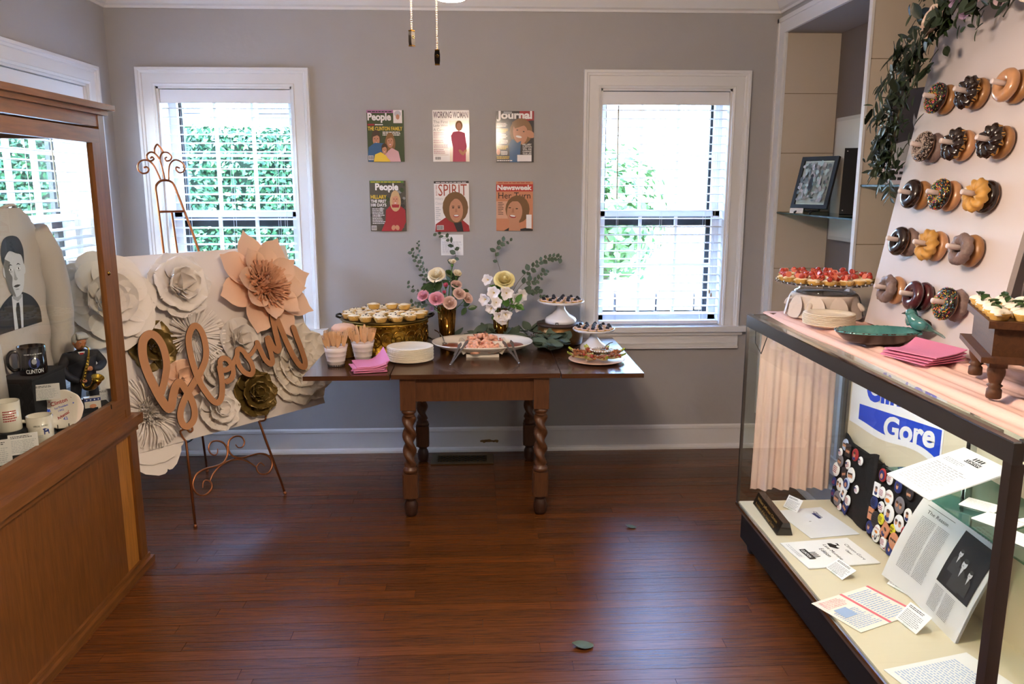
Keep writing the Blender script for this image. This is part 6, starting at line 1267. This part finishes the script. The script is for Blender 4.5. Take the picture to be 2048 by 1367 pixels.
def m5(p):
    p.rc(0, 0, 1, 1, WHITEP); p.rc(0, .955, 1, 1, NIGHT); p.lines(.05, .965, .95, .985, 1, WHITEP, .6); p.tx('SPIRIT', .12, .71, .23, M_('print_brick', 'A8442F', .6), w=.82); p.tx('BODY MIND', .09, .72, .045, MATS['print_brick'], rot=PI/2, w=.21)
    for i, s in enumerate(('Hillary', 'Clinton')): p.tx(s, .03, .62-.085*i, .06, LGREY, w=.22)
    p.lines(.03, .22, .18, .5, 7, LGREY, .5, 5, .5); p.pg([(0, 0), (.02, .15), (.3, .28), (.72, .28), (.98, .12), (1, 0)], RED); p.pg([(.64, 0), (.5, .24), (.56, .34), (.72, .3), (.78, .16), (.82, 0)], NIGHT)
    p.el(.60, .48, .37, .31, M_('print_brown_hair', '7A5630', .6)); p.el(.62, .42, .20, .235, SKIN); p.pg([(.4, .6), (.5, .74), (.72, .76), (.84, .58), (.76, .66), (.62, .68), (.5, .6)], MATS['print_brown_hair'])
    for q in (-1, 1): p.el(.62+q*.085, .475, .035, .013, HAIRD); p.el(.62+q*.085, .505, .045, .008, HAIRD)
    p.pg([(.6, .46), (.585, .385), (.655, .385), (.64, .46)], MATS['print_skin_shade']); p.el(.62, .315, .085, .028, RED); p.el(.62, .32, .07, .016, WHITEP); bars(p, .05, .04, .25, .13)
def m6(p):
    p.rc(0, 0, 1, 1, SALM); p.rc(0, .25, .5, .6, M_('print_pale_salmon', 'DBA88C', .6)); p.lines(.05, .965, .95, .985, 1, RED, .7); p.rc(0, .80, 1, .945, M_('print_scarlet', 'BE3326', .6)); p.tx('Newsweek', .03, .825, .105, WHITEP, w=.94, bold=.04); p.tx('Her Turn', .06, .655, .125, INK, w=.87)
    p.lines(.05, .32, .21, .59, 8, NIGHT, .4, 5, .4); p.el(.58, .44, .33, .28, MATS['print_brown_hair']); p.pg([(.2, 0), (.36, .07), (.62, .03), (.8, .06), (1, .03), (1, 0)], NIGHT); p.pg([(.34, 0), (.36, .2), (.62, .2), (.66, .0)], SKIN); p.el(.5, .38, .21, .235, SKIN, a=-.25); p.pg([(.3, .58), (.42, .68), (.64, .68), (.74, .52), (.6, .6), (.44, .6)], MATS['print_brown_hair'])
    for (x, y) in ((.37, .47), (.56, .45)): p.el(x, y, .035, .012, HAIRD)
    p.pg([(.44, .46), (.415, .37), (.49, .37), (.48, .46)], MATS['print_skin_shade']); p.el(.45, .295, .09, .032, RED, a=-.1); p.el(.45, .305, .075, .018, WHITEP, a=-.1); p.rc(.82, .05, .965, .33, WHITEP)
GREY5_ = M_('print_midgrey2', '8A7F86', .7)
mag('magazine cover with a family of three on green, upper left of six', -.515, 1.872, m1); mag('white magazine cover with a woman in a pink dress, upper middle', -.145, 1.873, m2, edge=WHITEP); mag('dark magazine cover with a woman in a blue turtleneck, upper right', .219, 1.870, m3, .216)
mag('magazine cover with a woman in a red sweater, lower left', -.513, 1.481, m4, .206, .286); mag('white magazine cover with a brown-haired woman in a red jacket, lower middle', -.146, 1.478, m5, .2, .288, WHITEP, .01); mag('salmon magazine cover with a smiling woman looking up, lower right', .217, 1.479, m6, .213, .282)
M = frame((-.148, YB-.0005, 1.256), (1, 0, 0), (0, 0, 1)); t = thing('wall_caption_card', 'small white typed card on the wall under the middle magazine cover', 'card', M=M); MB().box(-.065, .065, -.06, .06, 0, .002, PAPER).build('card', t); p = Pr(.0022); p.lines(-.058, .035, -.01, .05, 2, GREYT, .5); p.lines(-.058, -.05, .058, .022, 12, LGREY, .45, 4); p.build('print', t)
# floor register
vt = thing('floor_vent', 'dark brass floor register with lattice grille beneath the table', 'vent', (-.10, 4.555, 0)); VB = M_('dark_brass', '5A4A2E', .45, metal=.6)
MB().box(-.183, .183, -.088, .088, 0, .002, BLACK).build('duct_opening', vt)
b = MB()
for (a) in ((-.183, .183, -.088, -.052), (-.183, .183, .052, .088), (-.183, -.145, -.052, .052), (.145, .183, -.052, .052)): b.box(*a, .0, .006, VB)
b.build('frame', vt)
for i in range(-8, 9):
    for s in (-1, 1):
        x0, x1 = i*.036-.052*s, i*.036+.052*s; y0, y1 = -.052, .052
        def clip(xa, ya, xb, yb):
            L = .145
            if max(xa, xb) < -L or min(xa, xb) > L: return None
            def cl(x, y, ox_, oy_):
                if x < -L: f = (-L-ox_)/(x-ox_); return (-L, oy_+(y-oy_)*f)
                if x > L: f = (L-ox_)/(x-ox_); return (L, oy_+(y-oy_)*f)
                return (x, y)
            return cl(xa, ya, xb, yb), cl(xb, yb, xa, ya)
        q = clip(x0, y0, x1, y1)
        if q and (Vector(q[0])-Vector(q[1])).length > .01: MB().tube([(q[0][0], q[0][1], .004), (q[1][0], q[1][1], .004)], .0022, VB, 4, smooth=False).build('lattice_bar', vt)
# ---------------------------------------------------------------- greenery helpers
def leafmesh(L, W, m, cup=.2, bend=.15, nm='leaf'): return MB().grid(lambda u, v: ((2*u-1)*W*math.sin(PI*min(1, v*.93+.05))**.75*(1 if v < .8 else 1-(v-.8)*2), L*v, cup*W*(2*u-1)**2+bend*L*v*v), 4, 7, m).mesh(nm)
LF = {'euc': leafmesh(.022, .0085, LEAF), 'eucb': leafmesh(.03, .012, LEAF), 'big': leafmesh(.085, .028, M_('silver_leaf', '4E5E4E', .55, var=.12, vscale=30), .15, .12), 'dark': leafmesh(.07, .022, LEAFD, .2, -.1), 'narrow': leafmesh(.065, .009, LEAFD, .2, -.15), 'green': leafmesh(.075, .02, LEAFG, .3, -.1), 'deepgreen': leafmesh(.075, .022, M_('deep_green_leaf', '2E4A22', .4), .2, -.2), 'round': leafmesh(.07, .034, M_('round_dark_leaf', '2B3A2A', .5), .1, .1)}
def sprig(label, pts, n, kind, seed, size=1, cat='greenery', group=None, start=.35, stemr=.0014, name='eucalyptus_sprig'):
    R = random.Random(seed); P = crom(pts, 8); t = thing(name, label, cat, tuple(P[0]), group=group); o = P[0]; P = [p-o for p in P]
    MB().tube(P, [stemr*(1-.6*i/len(P)) for i in range(len(P))], STEM, 5).build('stem', t); L = len(P)-1
    for i in range(n):
        f = start+(1-start)*(i+.5)/n; k = f*L; a = P[int(k)].lerp(P[min(L, int(k)+1)], k-int(k)); d = (P[min(L, int(k)+1)]-P[max(0, int(k)-1)]).normalized(); s = d.cross(Vector((R.gauss(0, .3), -1, R.gauss(0, .4)))).normalized()*(1 if i % 2 else -1); y = (d*.55+s+Vector((R.gauss(0, .25), R.gauss(0, .25), R.gauss(0, .25)))).normalized()
        put('leaf', LF[kind] if not isinstance(kind, tuple) else LF[kind[i % len(kind)]], t, M=frame(a, y.cross(Vector((R.gauss(0, .4), -1, R.gauss(.2, .4)))), y) @ SC(size*R.uniform(.7, 1.15)*(1.1-.4*f)))
    return t
# roses and blossoms
def petm(L, W, m, cup, curl, back): return MB().grid(petal(L, W, cup, curl, 'wide', back), 6, 6, m).mesh('petal')
def rose(label, c, d, r, m, seed, group, name='rose', stem=None, n=(2, 3, 4, 5, 5)):
    R = random.Random(seed); d = (Vector(d).normalized()+Vector((0, 0, .55))).normalized(); x = d.orthogonal().normalized(); t = thing(name, label, 'flower', M=frame(c, x, d.cross(x)), group=group)
    k = (m.name, round(r, 3))
    if k not in _RM:
        def sh(rk, h, fl, hw): return MB().grid(lambda u, v: ((lambda rad, az: (rad*math.cos(az), rad*math.sin(az), h*(v**.8)-h*.22*(2*u-1)**2*v-fl*rk*1.6*max(0, v-.7)**1.3))(rk*math.sin(min(1, v*1.15)*PI/2)**.65+fl*rk*2.6*max(0, v-.66)**1.3, (2*u-1)*hw*(1-.18*v))), 8, 7, m).mesh('petal')
        _RM[k] = [sh(.20*r, .95*r, .0, 1.3), sh(.36*r, .95*r, .15, 1.2), sh(.54*r, .95*r, .22, 1.0), sh(.70*r, .86*r, .34, .9), sh(.82*r, .66*r, .5, .8)]
    for j2, q in enumerate(n):
        for i in range(q): put('petal', _RM[k][j2], t, M=RZ(2*PI*i/q+j2*.9+R.uniform(-.15, .15)) @ RY(R.uniform(-.05, .09)))
    MB().lathe([(.02*r, -.05*r), (.14*r, .2*r), (.17*r, .6*r), (.12*r, .93*r), (.03*r, .98*r)], m, 12, rmod=lambda a, q, z: q*(1+.12*math.sin(a*2+z/r*5))).build('heart', t)
    g = MB().ball((0, 0, -r*.35), r*.35, LEAFG, 8, 5)
    if stem: e = MW[t.name].inverted() @ Vector(stem); g.tube([(0, 0, -r*.5), tuple(e)], .0022, LEAFG, 5)
    g.build('stem', t); return t
_RM = {}
def blossom(label, c, d, r, m, seed, group, stem=None):
    R = random.Random(seed); d = Vector(d).normalized(); x = d.orthogonal().normalized(); t = thing('white_blossom', label, 'flower', M=frame(c, x, d.cross(x)), group=group); k = ('bl', m.name, round(r, 3))
    if k not in _RM: _RM[k] = MB().grid(petal(r, r*.42, .3, .15, 'round', .25, rip=.03), 6, 6, m).mesh('petal')
    for i in range(6): put('petal', _RM[k], t, M=RZ(2*PI*i/6+R.uniform(-.1, .1)) @ TR(0, r*.08, 0) @ RX((.5 if i % 2 else .75)+R.uniform(-.1, .1)))
    b = MB()
    for i in range(6): b.tube([(0, 0, 0), (r*.12*math.cos(i), r*.12*math.sin(i), r*.45)], r*.02, YEL, 4)
    if stem: b.tube([(0, 0, 0), tuple(MW[t.name].inverted() @ Vector(stem))], .0016, LEAFG, 5)
    b.build('stamens', t); return t
IVR = M_('ivory_rose', 'EFE3C6', .6); LEMR = M_('lemon_peony', 'F0E3A6', .6); PNKR = M_('pink_rose', 'DE9AA6', .6); BLSR = M_('blush_rose', 'DDBBAE', .6); HOTR = M_('deep_pink_rose', 'D0607A', .6); LILR = M_('lilac_rose', 'A58AA8', .6); WBL = M_('white_bloom', 'EFEAEA', .6)
AMB = M_('amber_gold_glass', '6E4A14', .12, metal=.85)
def vase(label, x, y, r0, r1, h):
    t = thing('gold_vase', label, 'vase', (x, y, TZ)); MB().lathe([(0, 0), (r0, 0), (r0*1.02, .004), (r1, h), (r1*.93, h), (r0*.9, .01), (0, .008)], AMB, 36).build('body', t); b = MB()
    for k in range(18):
        a = 2*PI*k/18; b.tube([(r0*1.02*math.cos(a), r0*1.02*math.sin(a), .004), (r1*math.cos(a), r1*math.sin(a), h-.004)], .0016, AMB, 5)
    b.build('ribbing', t)
VL = (-.174, 4.43); VR = (.128, 4.46)
vase('gold tapered vase of pink and ivory roses', VL[0], VL[1], .036, .052, .215); vase('gold tapered vase of white blossoms', VR[0], VR[1], .034, .046, .19)
bL = (VL[0], VL[1], TZ+.15); G1 = 'flowers in the pink and ivory bouquet'; G2 = 'flowers in the white bouquet'
def q(px, py, y=4.40):   # helper frozen to plain numbers below
    return (px, y, py)
for i, (x, z, y, r, m, lb, d) in enumerate(((-.222, 1.105, 4.40, .046, IVR, 'large ivory rose at the top left of the pink bouquet', (-.2, -1, .35)), (-.140, 1.175, 4.42, .026, IVR, 'ivory rosebud standing highest in the pink bouquet', (.1, -.5, 1)), (-.115, 1.115, 4.40, .028, IVR, 'small ivory rose at the right of the pink bouquet', (.3, -1, .5)), (-.295, 1.0, 4.38, .032, PNKR, 'pink rose at the far left of the bouquet', (-.6, -1, .2)), (-.225, .985, 4.345, .040, PNKR, 'open pink rose at the front of the bouquet', (0, -1, .2)), (-.175, 1.055, 4.38, .022, HOTR, 'deep pink spray rose in the bouquet centre', (0, -1, .3)), (-.183, 1.02, 4.365, .018, HOTR, 'smaller deep pink spray rose just below the centre one', (0, -1, .2)), (-.155, .965, 4.345, .036, BLSR, 'blush rose low over the vase rim', (.1, -1, .05)), (-.105, 1.01, 4.36, .034, BLSR, 'blush rose at the right front of the pink bouquet', (.4, -1, .2)), (-.065, .985, 4.38, .032, BLSR, 'blush rose at the far right of the pink bouquet', (.9, -1, .1)), (-.12, 1.055, 4.40, .03, BLSR, 'pale blush rose behind the spray roses', (.3, -.8, .6)), (-.245, .935, 4.36, .022, LILR, 'lilac bloom hanging at the vase rim', (-.4, -1, -.5)))):
    rose(lb, (x, y, z), d, r, m, 60+i, G1, stem=bL, n=(2, 3, 4) if r < .024 else (2, 3, 4, 5) if r < .03 else (2, 3, 4, 5, 5))
bR = (VR[0], VR[1], TZ+.13)
rose('large lemon cream peony topping the white bouquet', (.145, 4.40, 1.075), (.05, -1, .35), .054, LEMR, 90, G2, 'peony', bR, (3, 5, 6, 7, 7))
for i, (x, z, y, r, d) in enumerate(((.06, 1.085, 4.42, .036, (-.6, -1, .3)), (.09, 1.02, 4.37, .042, (-.3, -1, .2)), (.045, .985, 4.37, .04, (-.7, -1, .0)), (.075, .94, 4.36, .036, (-.4, -1, -.4)), (.155, 1.02, 4.36, .042, (.1, -1, .1)), (.205, .985, 4.38, .036, (.5, -1, .1)), (.235, 1.0, 4.40, .040, (.9, -1, .2)), (.215, .945, 4.38, .034, (.6, -1, -.3)), (.115, .895, 4.36, .036, (-.1, -1, -.3)), (.15, .905, 4.355, .038, (.2, -1, -.2)), (.10, .97, 4.35, .036, (0, -1, .1)), (.135, .87, 4.37, .03, (.1, -1, -.6)))):
    blossom('white six-petalled blossom %s the white bouquet' % ('highest on the left of', 'second highest on the left of', 'farthest left in', 'low at the left of', 'just under the peony in', 'right of centre in', 'farthest right in', 'low at the right of', 'left of the pair hanging over the vase in', 'right of the pair hanging over the vase in', 'in the middle of', 'lowest of all in')[i], (x, y, z), d, r, WBL, 120+i, G2, bR)
for i, (pts, n, k, sz, lb) in enumerate(([[(VL[0], VL[1], TZ+.16), (-.25, 4.45, 1.0), (-.31, 4.50, 1.12), (-.37, 4.52, 1.24)], 20, 'eucb', 1.1, 'eucalyptus sprig rising to the upper left of the pink bouquet'], [[(VL[0], VL[1], TZ+.16), (-.24, 4.47, 1.05), (-.32, 4.55, 1.18), (-.335, 4.56, 1.29)], 14, 'euc', 1.0, 'thin budded sprig beside the upper left eucalyptus'], [[(VL[0], VL[1], TZ+.16), (-.27, 4.44, .98), (-.34, 4.46, 1.02), (-.395, 4.48, 1.06)], 8, 'eucb', .9, 'short eucalyptus sprig reaching left of the pink bouquet'], [[(VL[0], VL[1], TZ+.16), (-.27, 4.42, .95), (-.32, 4.42, .945), (-.37, 4.42, .96)], 8, 'eucb', 1.0, 'low eucalyptus sprig drooping over the tart drum'], [[(VL[0], VL[1], TZ+.16), (-.15, 4.48, 1.1), (-.125, 4.55, 1.22), (-.16, 4.56, 1.30), (-.235, 4.56, 1.335)], 11, 'eucb', 1.2, 'tall eucalyptus sprig crossing the wall caption card'], [[(VR[0], VR[1], TZ+.14), (.13, 4.50, 1.1), (.10, 4.54, 1.22), (.13, 4.55, 1.28), (.19, 4.55, 1.29)], 9, 'eucb', 1.25, 'upright eucalyptus sprig above the lemon peony'], [[(VR[0], VR[1], TZ+.14), (.22, 4.46, 1.06), (.31, 4.48, 1.15), (.40, 4.5, 1.2), (.47, 4.5, 1.195)], 20, 'eucb', 1.2, 'long eucalyptus sprig arching right of the white bouquet'], [[(VR[0], VR[1], TZ+.14), (.24, 4.44, 1.05), (.33, 4.44, 1.08), (.38, 4.46, 1.13)], 12, 'eucb', 1.2, 'middle eucalyptus sprig right of the white bouquet'], [[(VR[0], VR[1], TZ+.14), (.25, 4.43, 1.0), (.31, 4.42, 1.03), (.36, 4.42, .99)], 9, 'eucb', 1.35, 'short eucalyptus sprig low on the right of the white bouquet'])): sprig(lb, pts, n, k, 200+i, sz, group='eucalyptus in the vases')
for i, (pts, n, lb) in enumerate(([[(VL[0], VL[1], TZ+.18), (-.22, 4.41, 1.0), (-.25, 4.41, 1.06)], 7, 'green leaves among the roses at the left of the pink bouquet'], [[(VL[0], VL[1], TZ+.18), (-.16, 4.42, 1.03), (-.14, 4.43, 1.12)], 7, 'green leaves below the highest rosebud'], [[(VL[0], VL[1], TZ+.18), (-.12, 4.40, .99), (-.085, 4.39, 1.03)], 2, 'broad green leaves at the right of the pink bouquet'], [[(VL[0], VL[1], TZ+.18), (-.10, 4.38, .95), (-.05, 4.37, .93)], 3, 'drooping green leaves under the blush roses'])): sprig(lb, pts, n, 'deepgreen', 300+i, 1.1, group='broad leaves in the vases', name='leaf_sprig', start=.6)
for i, (pts, n, lb) in enumerate(([[(VR[0], VR[1], TZ+.14), (.13, 4.42, .97), (.12, 4.42, 1.05)], 8, 'green leaves behind the middle white blossoms'], [[(VR[0], VR[1], TZ+.14), (.11, 4.38, .93), (.09, 4.36, .88)], 4, 'bright green leaves under the left white blossoms'], [[(VR[0], VR[1], TZ+.14), (.17, 4.37, .95), (.22, 4.36, .97)], 6, 'bright green leaves at the front of the white bouquet'])): sprig(lb, pts, n, 'green', 310+i, 1.0, group='bright leaves in the white bouquet', name='leaf_sprig', start=.4)
# eucalyptus garland along the table
ga = thing('eucalyptus_garland', 'silvery seeded eucalyptus garland trailing across the table between the dishes', 'garland', (.1, 4.3, TZ)); R = random.Random(77); GP = crom([(-.33, .17, .02), (-.1, .15, .03), (.06, .17, .04), (.2, .13, .04), (.27, .06, .05), (.30, -.08, .045), (.28, -.2, .03)], 10)
MB().tube(GP, .003, STEM, 6).build('stem', ga)
for i in range(96):
    f = R.random()**.75; k = int(f*(len(GP)-1)); c = GP[k]+Vector((R.gauss(.01, .035), R.gauss(0, .025), R.uniform(-.01, .03))); a = R.uniform(0, 6.28); y = Vector((math.cos(a), math.sin(a)*.8-.15, R.uniform(-.15, .7 if f < .5 else .25))).normalized()
    if c.z+y.z*.085 < .006: y.z = .05
    c.z = max(c.z, .010)
    put('leaf', LF['big'], ga, M=frame(c, y.cross(Vector((R.gauss(0, .35), R.gauss(-.3, .35), 1))), y) @ SC(R.uniform(.65, 1.15)))
b = MB()
for i in range(70): c = GP[R.randrange(len(GP)//2, len(GP))]+Vector((R.gauss(0, .02), R.gauss(0, .02), R.uniform(0, .03))); b.ball(c, .003, M_('seed_pod', '4A3322', .6), 5, 4)
b.build('seed_pods', ga)
# fallen leaves
for (x, y, s, rz, lb) in ((.742, 3.542, .6, 1.2, 'small fallen leaf on the floor near the display case'), (.398, 2.559, .9, 1.5, 'larger fallen leaf on the floor nearest the viewer')):
    tag(put('fallen_leaf', LF['big'], None, M=TR(x, y, .0035) @ RZ(rz) @ SC(s)), lb, 'leaf')
# ---------------------------------------------------------------- garland on the doughnut board
gb = thing('board_garland', 'dark leafy garland draped over the top left corner of the doughnut board', 'garland', M=DB); R = random.Random(99)
spine = crom([(-.03, .58, .04), (-.02, .70, .06), (.0, .84, .07), (.05, .96, .08), (.14, 1.06, .09), (.28, 1.12, .09), (.44, 1.12, .09), (.6, 1.13, .08), (.74, 1.14, .08)], 10); MB().tube(spine, .004, STEM, 6).build('stem', gb)
for i in range(290):
    f = R.random(); k = int(f*(len(spine)-1)); sp = .055 if f > .25 else .035; c = spine[k]+Vector((R.gauss(-.02 if f < .5 else 0, sp), R.gauss(0, sp*.9), R.uniform(-.02, .05))); a = R.uniform(0, 6.28); kind = R.choice(('dark', 'dark', 'narrow', 'dark', 'round', 'narrow', 'narrow')) if f > .2 else R.choice(('narrow', 'narrow', 'dark'))
    if c.x > 0: c.z = max(c.z, .012)
    y = Vector((math.cos(a)-.25, math.sin(a)-.25, R.uniform(-.1, .8))).normalized(); put('leaf', LF[kind], gb, M=frame(c, y.cross(Vector((R.gauss(0, .4), R.gauss(0, .4), 1))), y) @ SC(R.uniform(.55, 1.05)))
b = MB(); nl = [v.co.copy() for v in LF['narrow'].vertices]; nf = [tuple(p.vertices) for p in LF['narrow'].polygons]
for i in range(520):
    f = R.random()**1.25*.75; k = int(f*(len(spine)-1)); sp = .06 if f > .12 else .03; c = spine[k]+Vector((R.gauss(-.025, sp), R.gauss(0, sp*.8), R.uniform(-.015, .04))); a = R.uniform(0, 6.28)
    if c.x > -.02: c.z = max(c.z, .012)
    y = Vector((math.cos(a)-.2, math.sin(a)-.3, R.uniform(-.1, .6))).normalized(); b.add(nl, nf, [LEAFD, M_('mid_leaf', '2A3B20', .5)][i % 2], True, frame(c, y.cross(Vector((R.gauss(0, .4), R.gauss(0, .4), 1))), y) @ SC(R.uniform(.45, .85), R.uniform(.45, .8), 1))
stuff(b.build('small_foliage', gb))
for i, pts in enumerate(([(-.02, .84, .07), (-.12, .93, .08), (-.2, .88, .07)], [(.02, .94, .07), (-.08, 1.02, .08), (-.18, 1.0, .07)], [(-.02, .76, .06), (-.14, .80, .07), (-.22, .775, .06)], [(-.03, .66, .05), (-.1, .66, .05), (-.15, .62, .05)], [(-.02, .6, .04), (-.02, .53, .03), (.0, .47, .02)])):
    P = crom(pts, 6); MB().tube(P, .0016, STEM, 5).build('twig', gb)
    for k in range(9):
        c = P[min(len(P)-1, int(len(P)*(.25+.75*k/9)))]; d = (P[-1]-P[0]).normalized(); s = d.cross(Vector((0, 0, 1)))*(1 if k % 2 else -1); y = (d*.7+s+Vector((0, 0, R.uniform(-.2, .4)))).normalized(); put('leaf', LF['narrow'], gb, M=frame(c, y.cross(Vector((R.gauss(0, .3), 0, 1))), y) @ SC(R.uniform(.6, 1)))
DN = DB.to_3x3() @ Vector((0, 0, 1))
for i, (u, v, w, r, m, d, lb) in enumerate(((.185, 1.065, .10, .058, M_('champagne_rose', 'DCC5B4', .6), (-.15, -.3, .9), 'champagne rose low on the board garland'), (.30, 1.115, .10, .040, LILR, (.0, .1, 1), 'lilac bloom beside the champagne rose'), (.35, 1.07, .10, .030, LILR, (.1, -.5, 1), 'small lilac bloom hanging below its neighbour'), (.42, 1.11, .10, .046, M_('mauve_rose', 'B49AA0', .6), (.1, -.2, 1), 'mauve rose in the board garland'), (.545, 1.09, .09, .05, MATS['mauve_rose'], (.1, -.4, 1), 'mauve rose near the right picture edge'), (.64, 1.07, .09, .036, M_('pale_rose', 'CDBFB2', .6), (.2, -.5, 1), 'pale rose at the right picture edge'))):
    rose(lb, DB @ Vector((u, v, w)), DB.to_3x3() @ Vector(d), r, m, 400+i, 'roses on the board garland')
# ---------------------------------------------------------------- things in the niche
for i, (y0, y1, z, lb) in enumerate(((3.655, 4.628, 1.447, 'glass shelf carrying the framed photograph'), (2.645, 3.624, 1.60, 'glass shelf behind the doughnut board'))):
    t = thing('niche_glass_shelf', lb, 'shelf', (XR+.15, (y0+y1)/2, z)); MB().box(-.145, .155, -(y1-y0)/2, (y1-y0)/2, -.007, 0, SHGL).build('pane', t); MB().box(-.147, -.145, -(y1-y0)/2, (y1-y0)/2, -.0075, .0005, M_('dark_glass_edge', '23403E', .2)).build('front_edge', t)
    for s in (-1, 1): MB().tube([(0, s*((y1-y0)/2), -.011), (0, s*((y1-y0)/2-.012), -.011)], .004, STEEL, 6).build('shelf_pin', t)
S1 = 1.448
fr = thing('framed_photograph', 'black framed monochrome photograph on a small stand in the niche', 'picture frame', M=TR(1.822, 4.39, S1+.022) @ RZ(-1.05) @ RX(PI/2-.28)); w, h = .235, .29; b = MB()
for a in ((-w/2, w/2, 0, .022), (-w/2, w/2, h-.022, h), (-w/2, -w/2+.022, .022, h-.022), (w/2-.022, w/2, .022, h-.022)): b.box(*a, 0, .016, BLACK)
b.build('frame', fr); MB().box(-w/2+.02, w/2-.02, .02, h-.02, 0, .006, PAPER).build('photograph', fr); p = Pr(.0064); R = random.Random(14); p.rc(-.09, .03, .09, h-.03, LGREY)
for i in range(170): p.el(R.uniform(-.08, .08), R.uniform(.04, h-.04), R.uniform(.003, .012), R.uniform(.004, .018), [GREYT, LGREY, M_('photo_slate', '5F6A6C', .6), M_('photo_pale', 'AFC4C2', .5)][R.randrange(4)])
p.el(-.005, .13, .012, .04, INK); p.el(-.005, .175, .009, .011, INK); p.build('image', fr); MB().box(-w/2+.022, w/2-.022, .022, h-.022, .010, .0104, GLASS).build('glazing', fr)
sd = thing('picture_stand', 'small black easel stand under the framed photograph', 'stand', M=TR(1.816, 4.385, S1) @ RZ(-1.05)); MB().tube([(-.05, -.055, .004), (-.05, -.03, .014), (-.05, .02, .012), (-.05, .06, .11)], .006, BLACK, 6).tube([(.05, -.055, .004), (.05, -.03, .014), (.05, .02, .012), (.05, .06, .11)], .006, BLACK, 6).tube([(-.05, .02, .012), (.05, .02, .012)], .005, BLACK, 6).build('wire', sd)
t = thing('shelf_label', 'tiny white label standing on the niche shelf', 'label', M=TR(1.753, 4.40, S1) @ RZ(-.6) @ RX(PI/2-.5)); MB().box(-.035, .035, 0, .03, 0, .001, PAPER).build('card', t); p = Pr(.0012); p.lines(-.03, .006, .03, .024, 3, LGREY); p.build('print', t)
t = thing('dark_display_frame', 'tall dark frame leaning behind the framed photograph', 'picture frame', M=TR(1.885, 3.99, S1) @ RZ(-.45) @ RX(PI/2-.6)); MB().box(-.07, .07, 0, .40, 0, .018, BLACK).build('frame', t); b = MB()
for (x, y) in ((-.055, .38), (.055, .38), (-.055, .02), (.055, .02)): b.ball((x, y, .018), .005, STEEL, 6, 4, (1, 1, .5))
b.build('corner_pins', t)
t = thing('pale_poster', 'pale grey poster leaning in the niche behind the partition', 'poster', M=TR(XR+.26, 4.08, S1) @ RZ(-1.45) @ RX(PI/2-.12)); MB().box(-.15, .11, 0, .33, 0, .003, M_('poster_grey', '9AA0A6', .7, var=.25, vscale=8)).build('sheet', t); p = Pr(.0034); p.el(-.03, .16, .05, .09, M_('poster_smudge', '7E858C', .7)); p.build('print', t)
t = thing('wall_panel_box', 'cream metal panel box fixed to the niche back', 'panel', (ND-.002, 4.22, 1.66)); MB().box(-.05, 0, -.28, .28, -.36, .3, M_('panel_cream', 'A39888', .5)).build('box', t); MB().box(-.053, -.05, -.26, .26, -.34, .28, M_('panel_cream2', 'B0A594', .5)).build('cover', t); MB().ball((-.02, .02, .306), .012, BLACK, 8, 5).build('knob', t); MB().box(-.056, -.053, -.135, -.12, .05, .2, BLACK).build('latch', t)
t = thing('globe_vase', 'white round vase low in the niche behind the partition', 'vase', (XR+.2, 3.92, 1.02)); MB().lathe([(.03, -.11), (.05, -.1), (.09, -.05), (.1, 0), (.085, .06), (.04, .095), (.03, .11), (.025, .11)], MILK, 28).build('body', t)
t = thing('niche_plinth', 'cream plinth under the white round vase in the niche', 'plinth', (XR+.19, 3.92, .30)); MB().box(-.1, .1, -.16, .16, 0, .6, SHELFW).box(-.11, .11, -.17, .17, .6, .61, SHELFW).build('block', t)
t = thing('show_poster', 'black and white printed poster behind the garland in the niche', 'poster', M=TR(XR+.10, 3.40, 1.602) @ RZ(-1.15) @ RX(PI/2-.10)); MB().box(-.14, .14, 0, .40, 0, .003, NIGHT).build('sheet', t); p = Pr(.0034); p.rc(-.14, 0, .14, .10, M_('poster_white', 'B9B2BA', .7)); p.tx('VOGUE', 0, .012, .05, INK, al='c', w=.24) if False else p.lines(-.12, .012, .12, .085, 3, INK, .5, 3); p.pg([(-.14, .1), (-.1, .17), (.0, .19), (.08, .16), (.14, .1)], GREYT); p.el(.03, .28, .05, .07, GREYT); p.el(.04, .31, .06, .06, NIGHT); p.build('print', t)
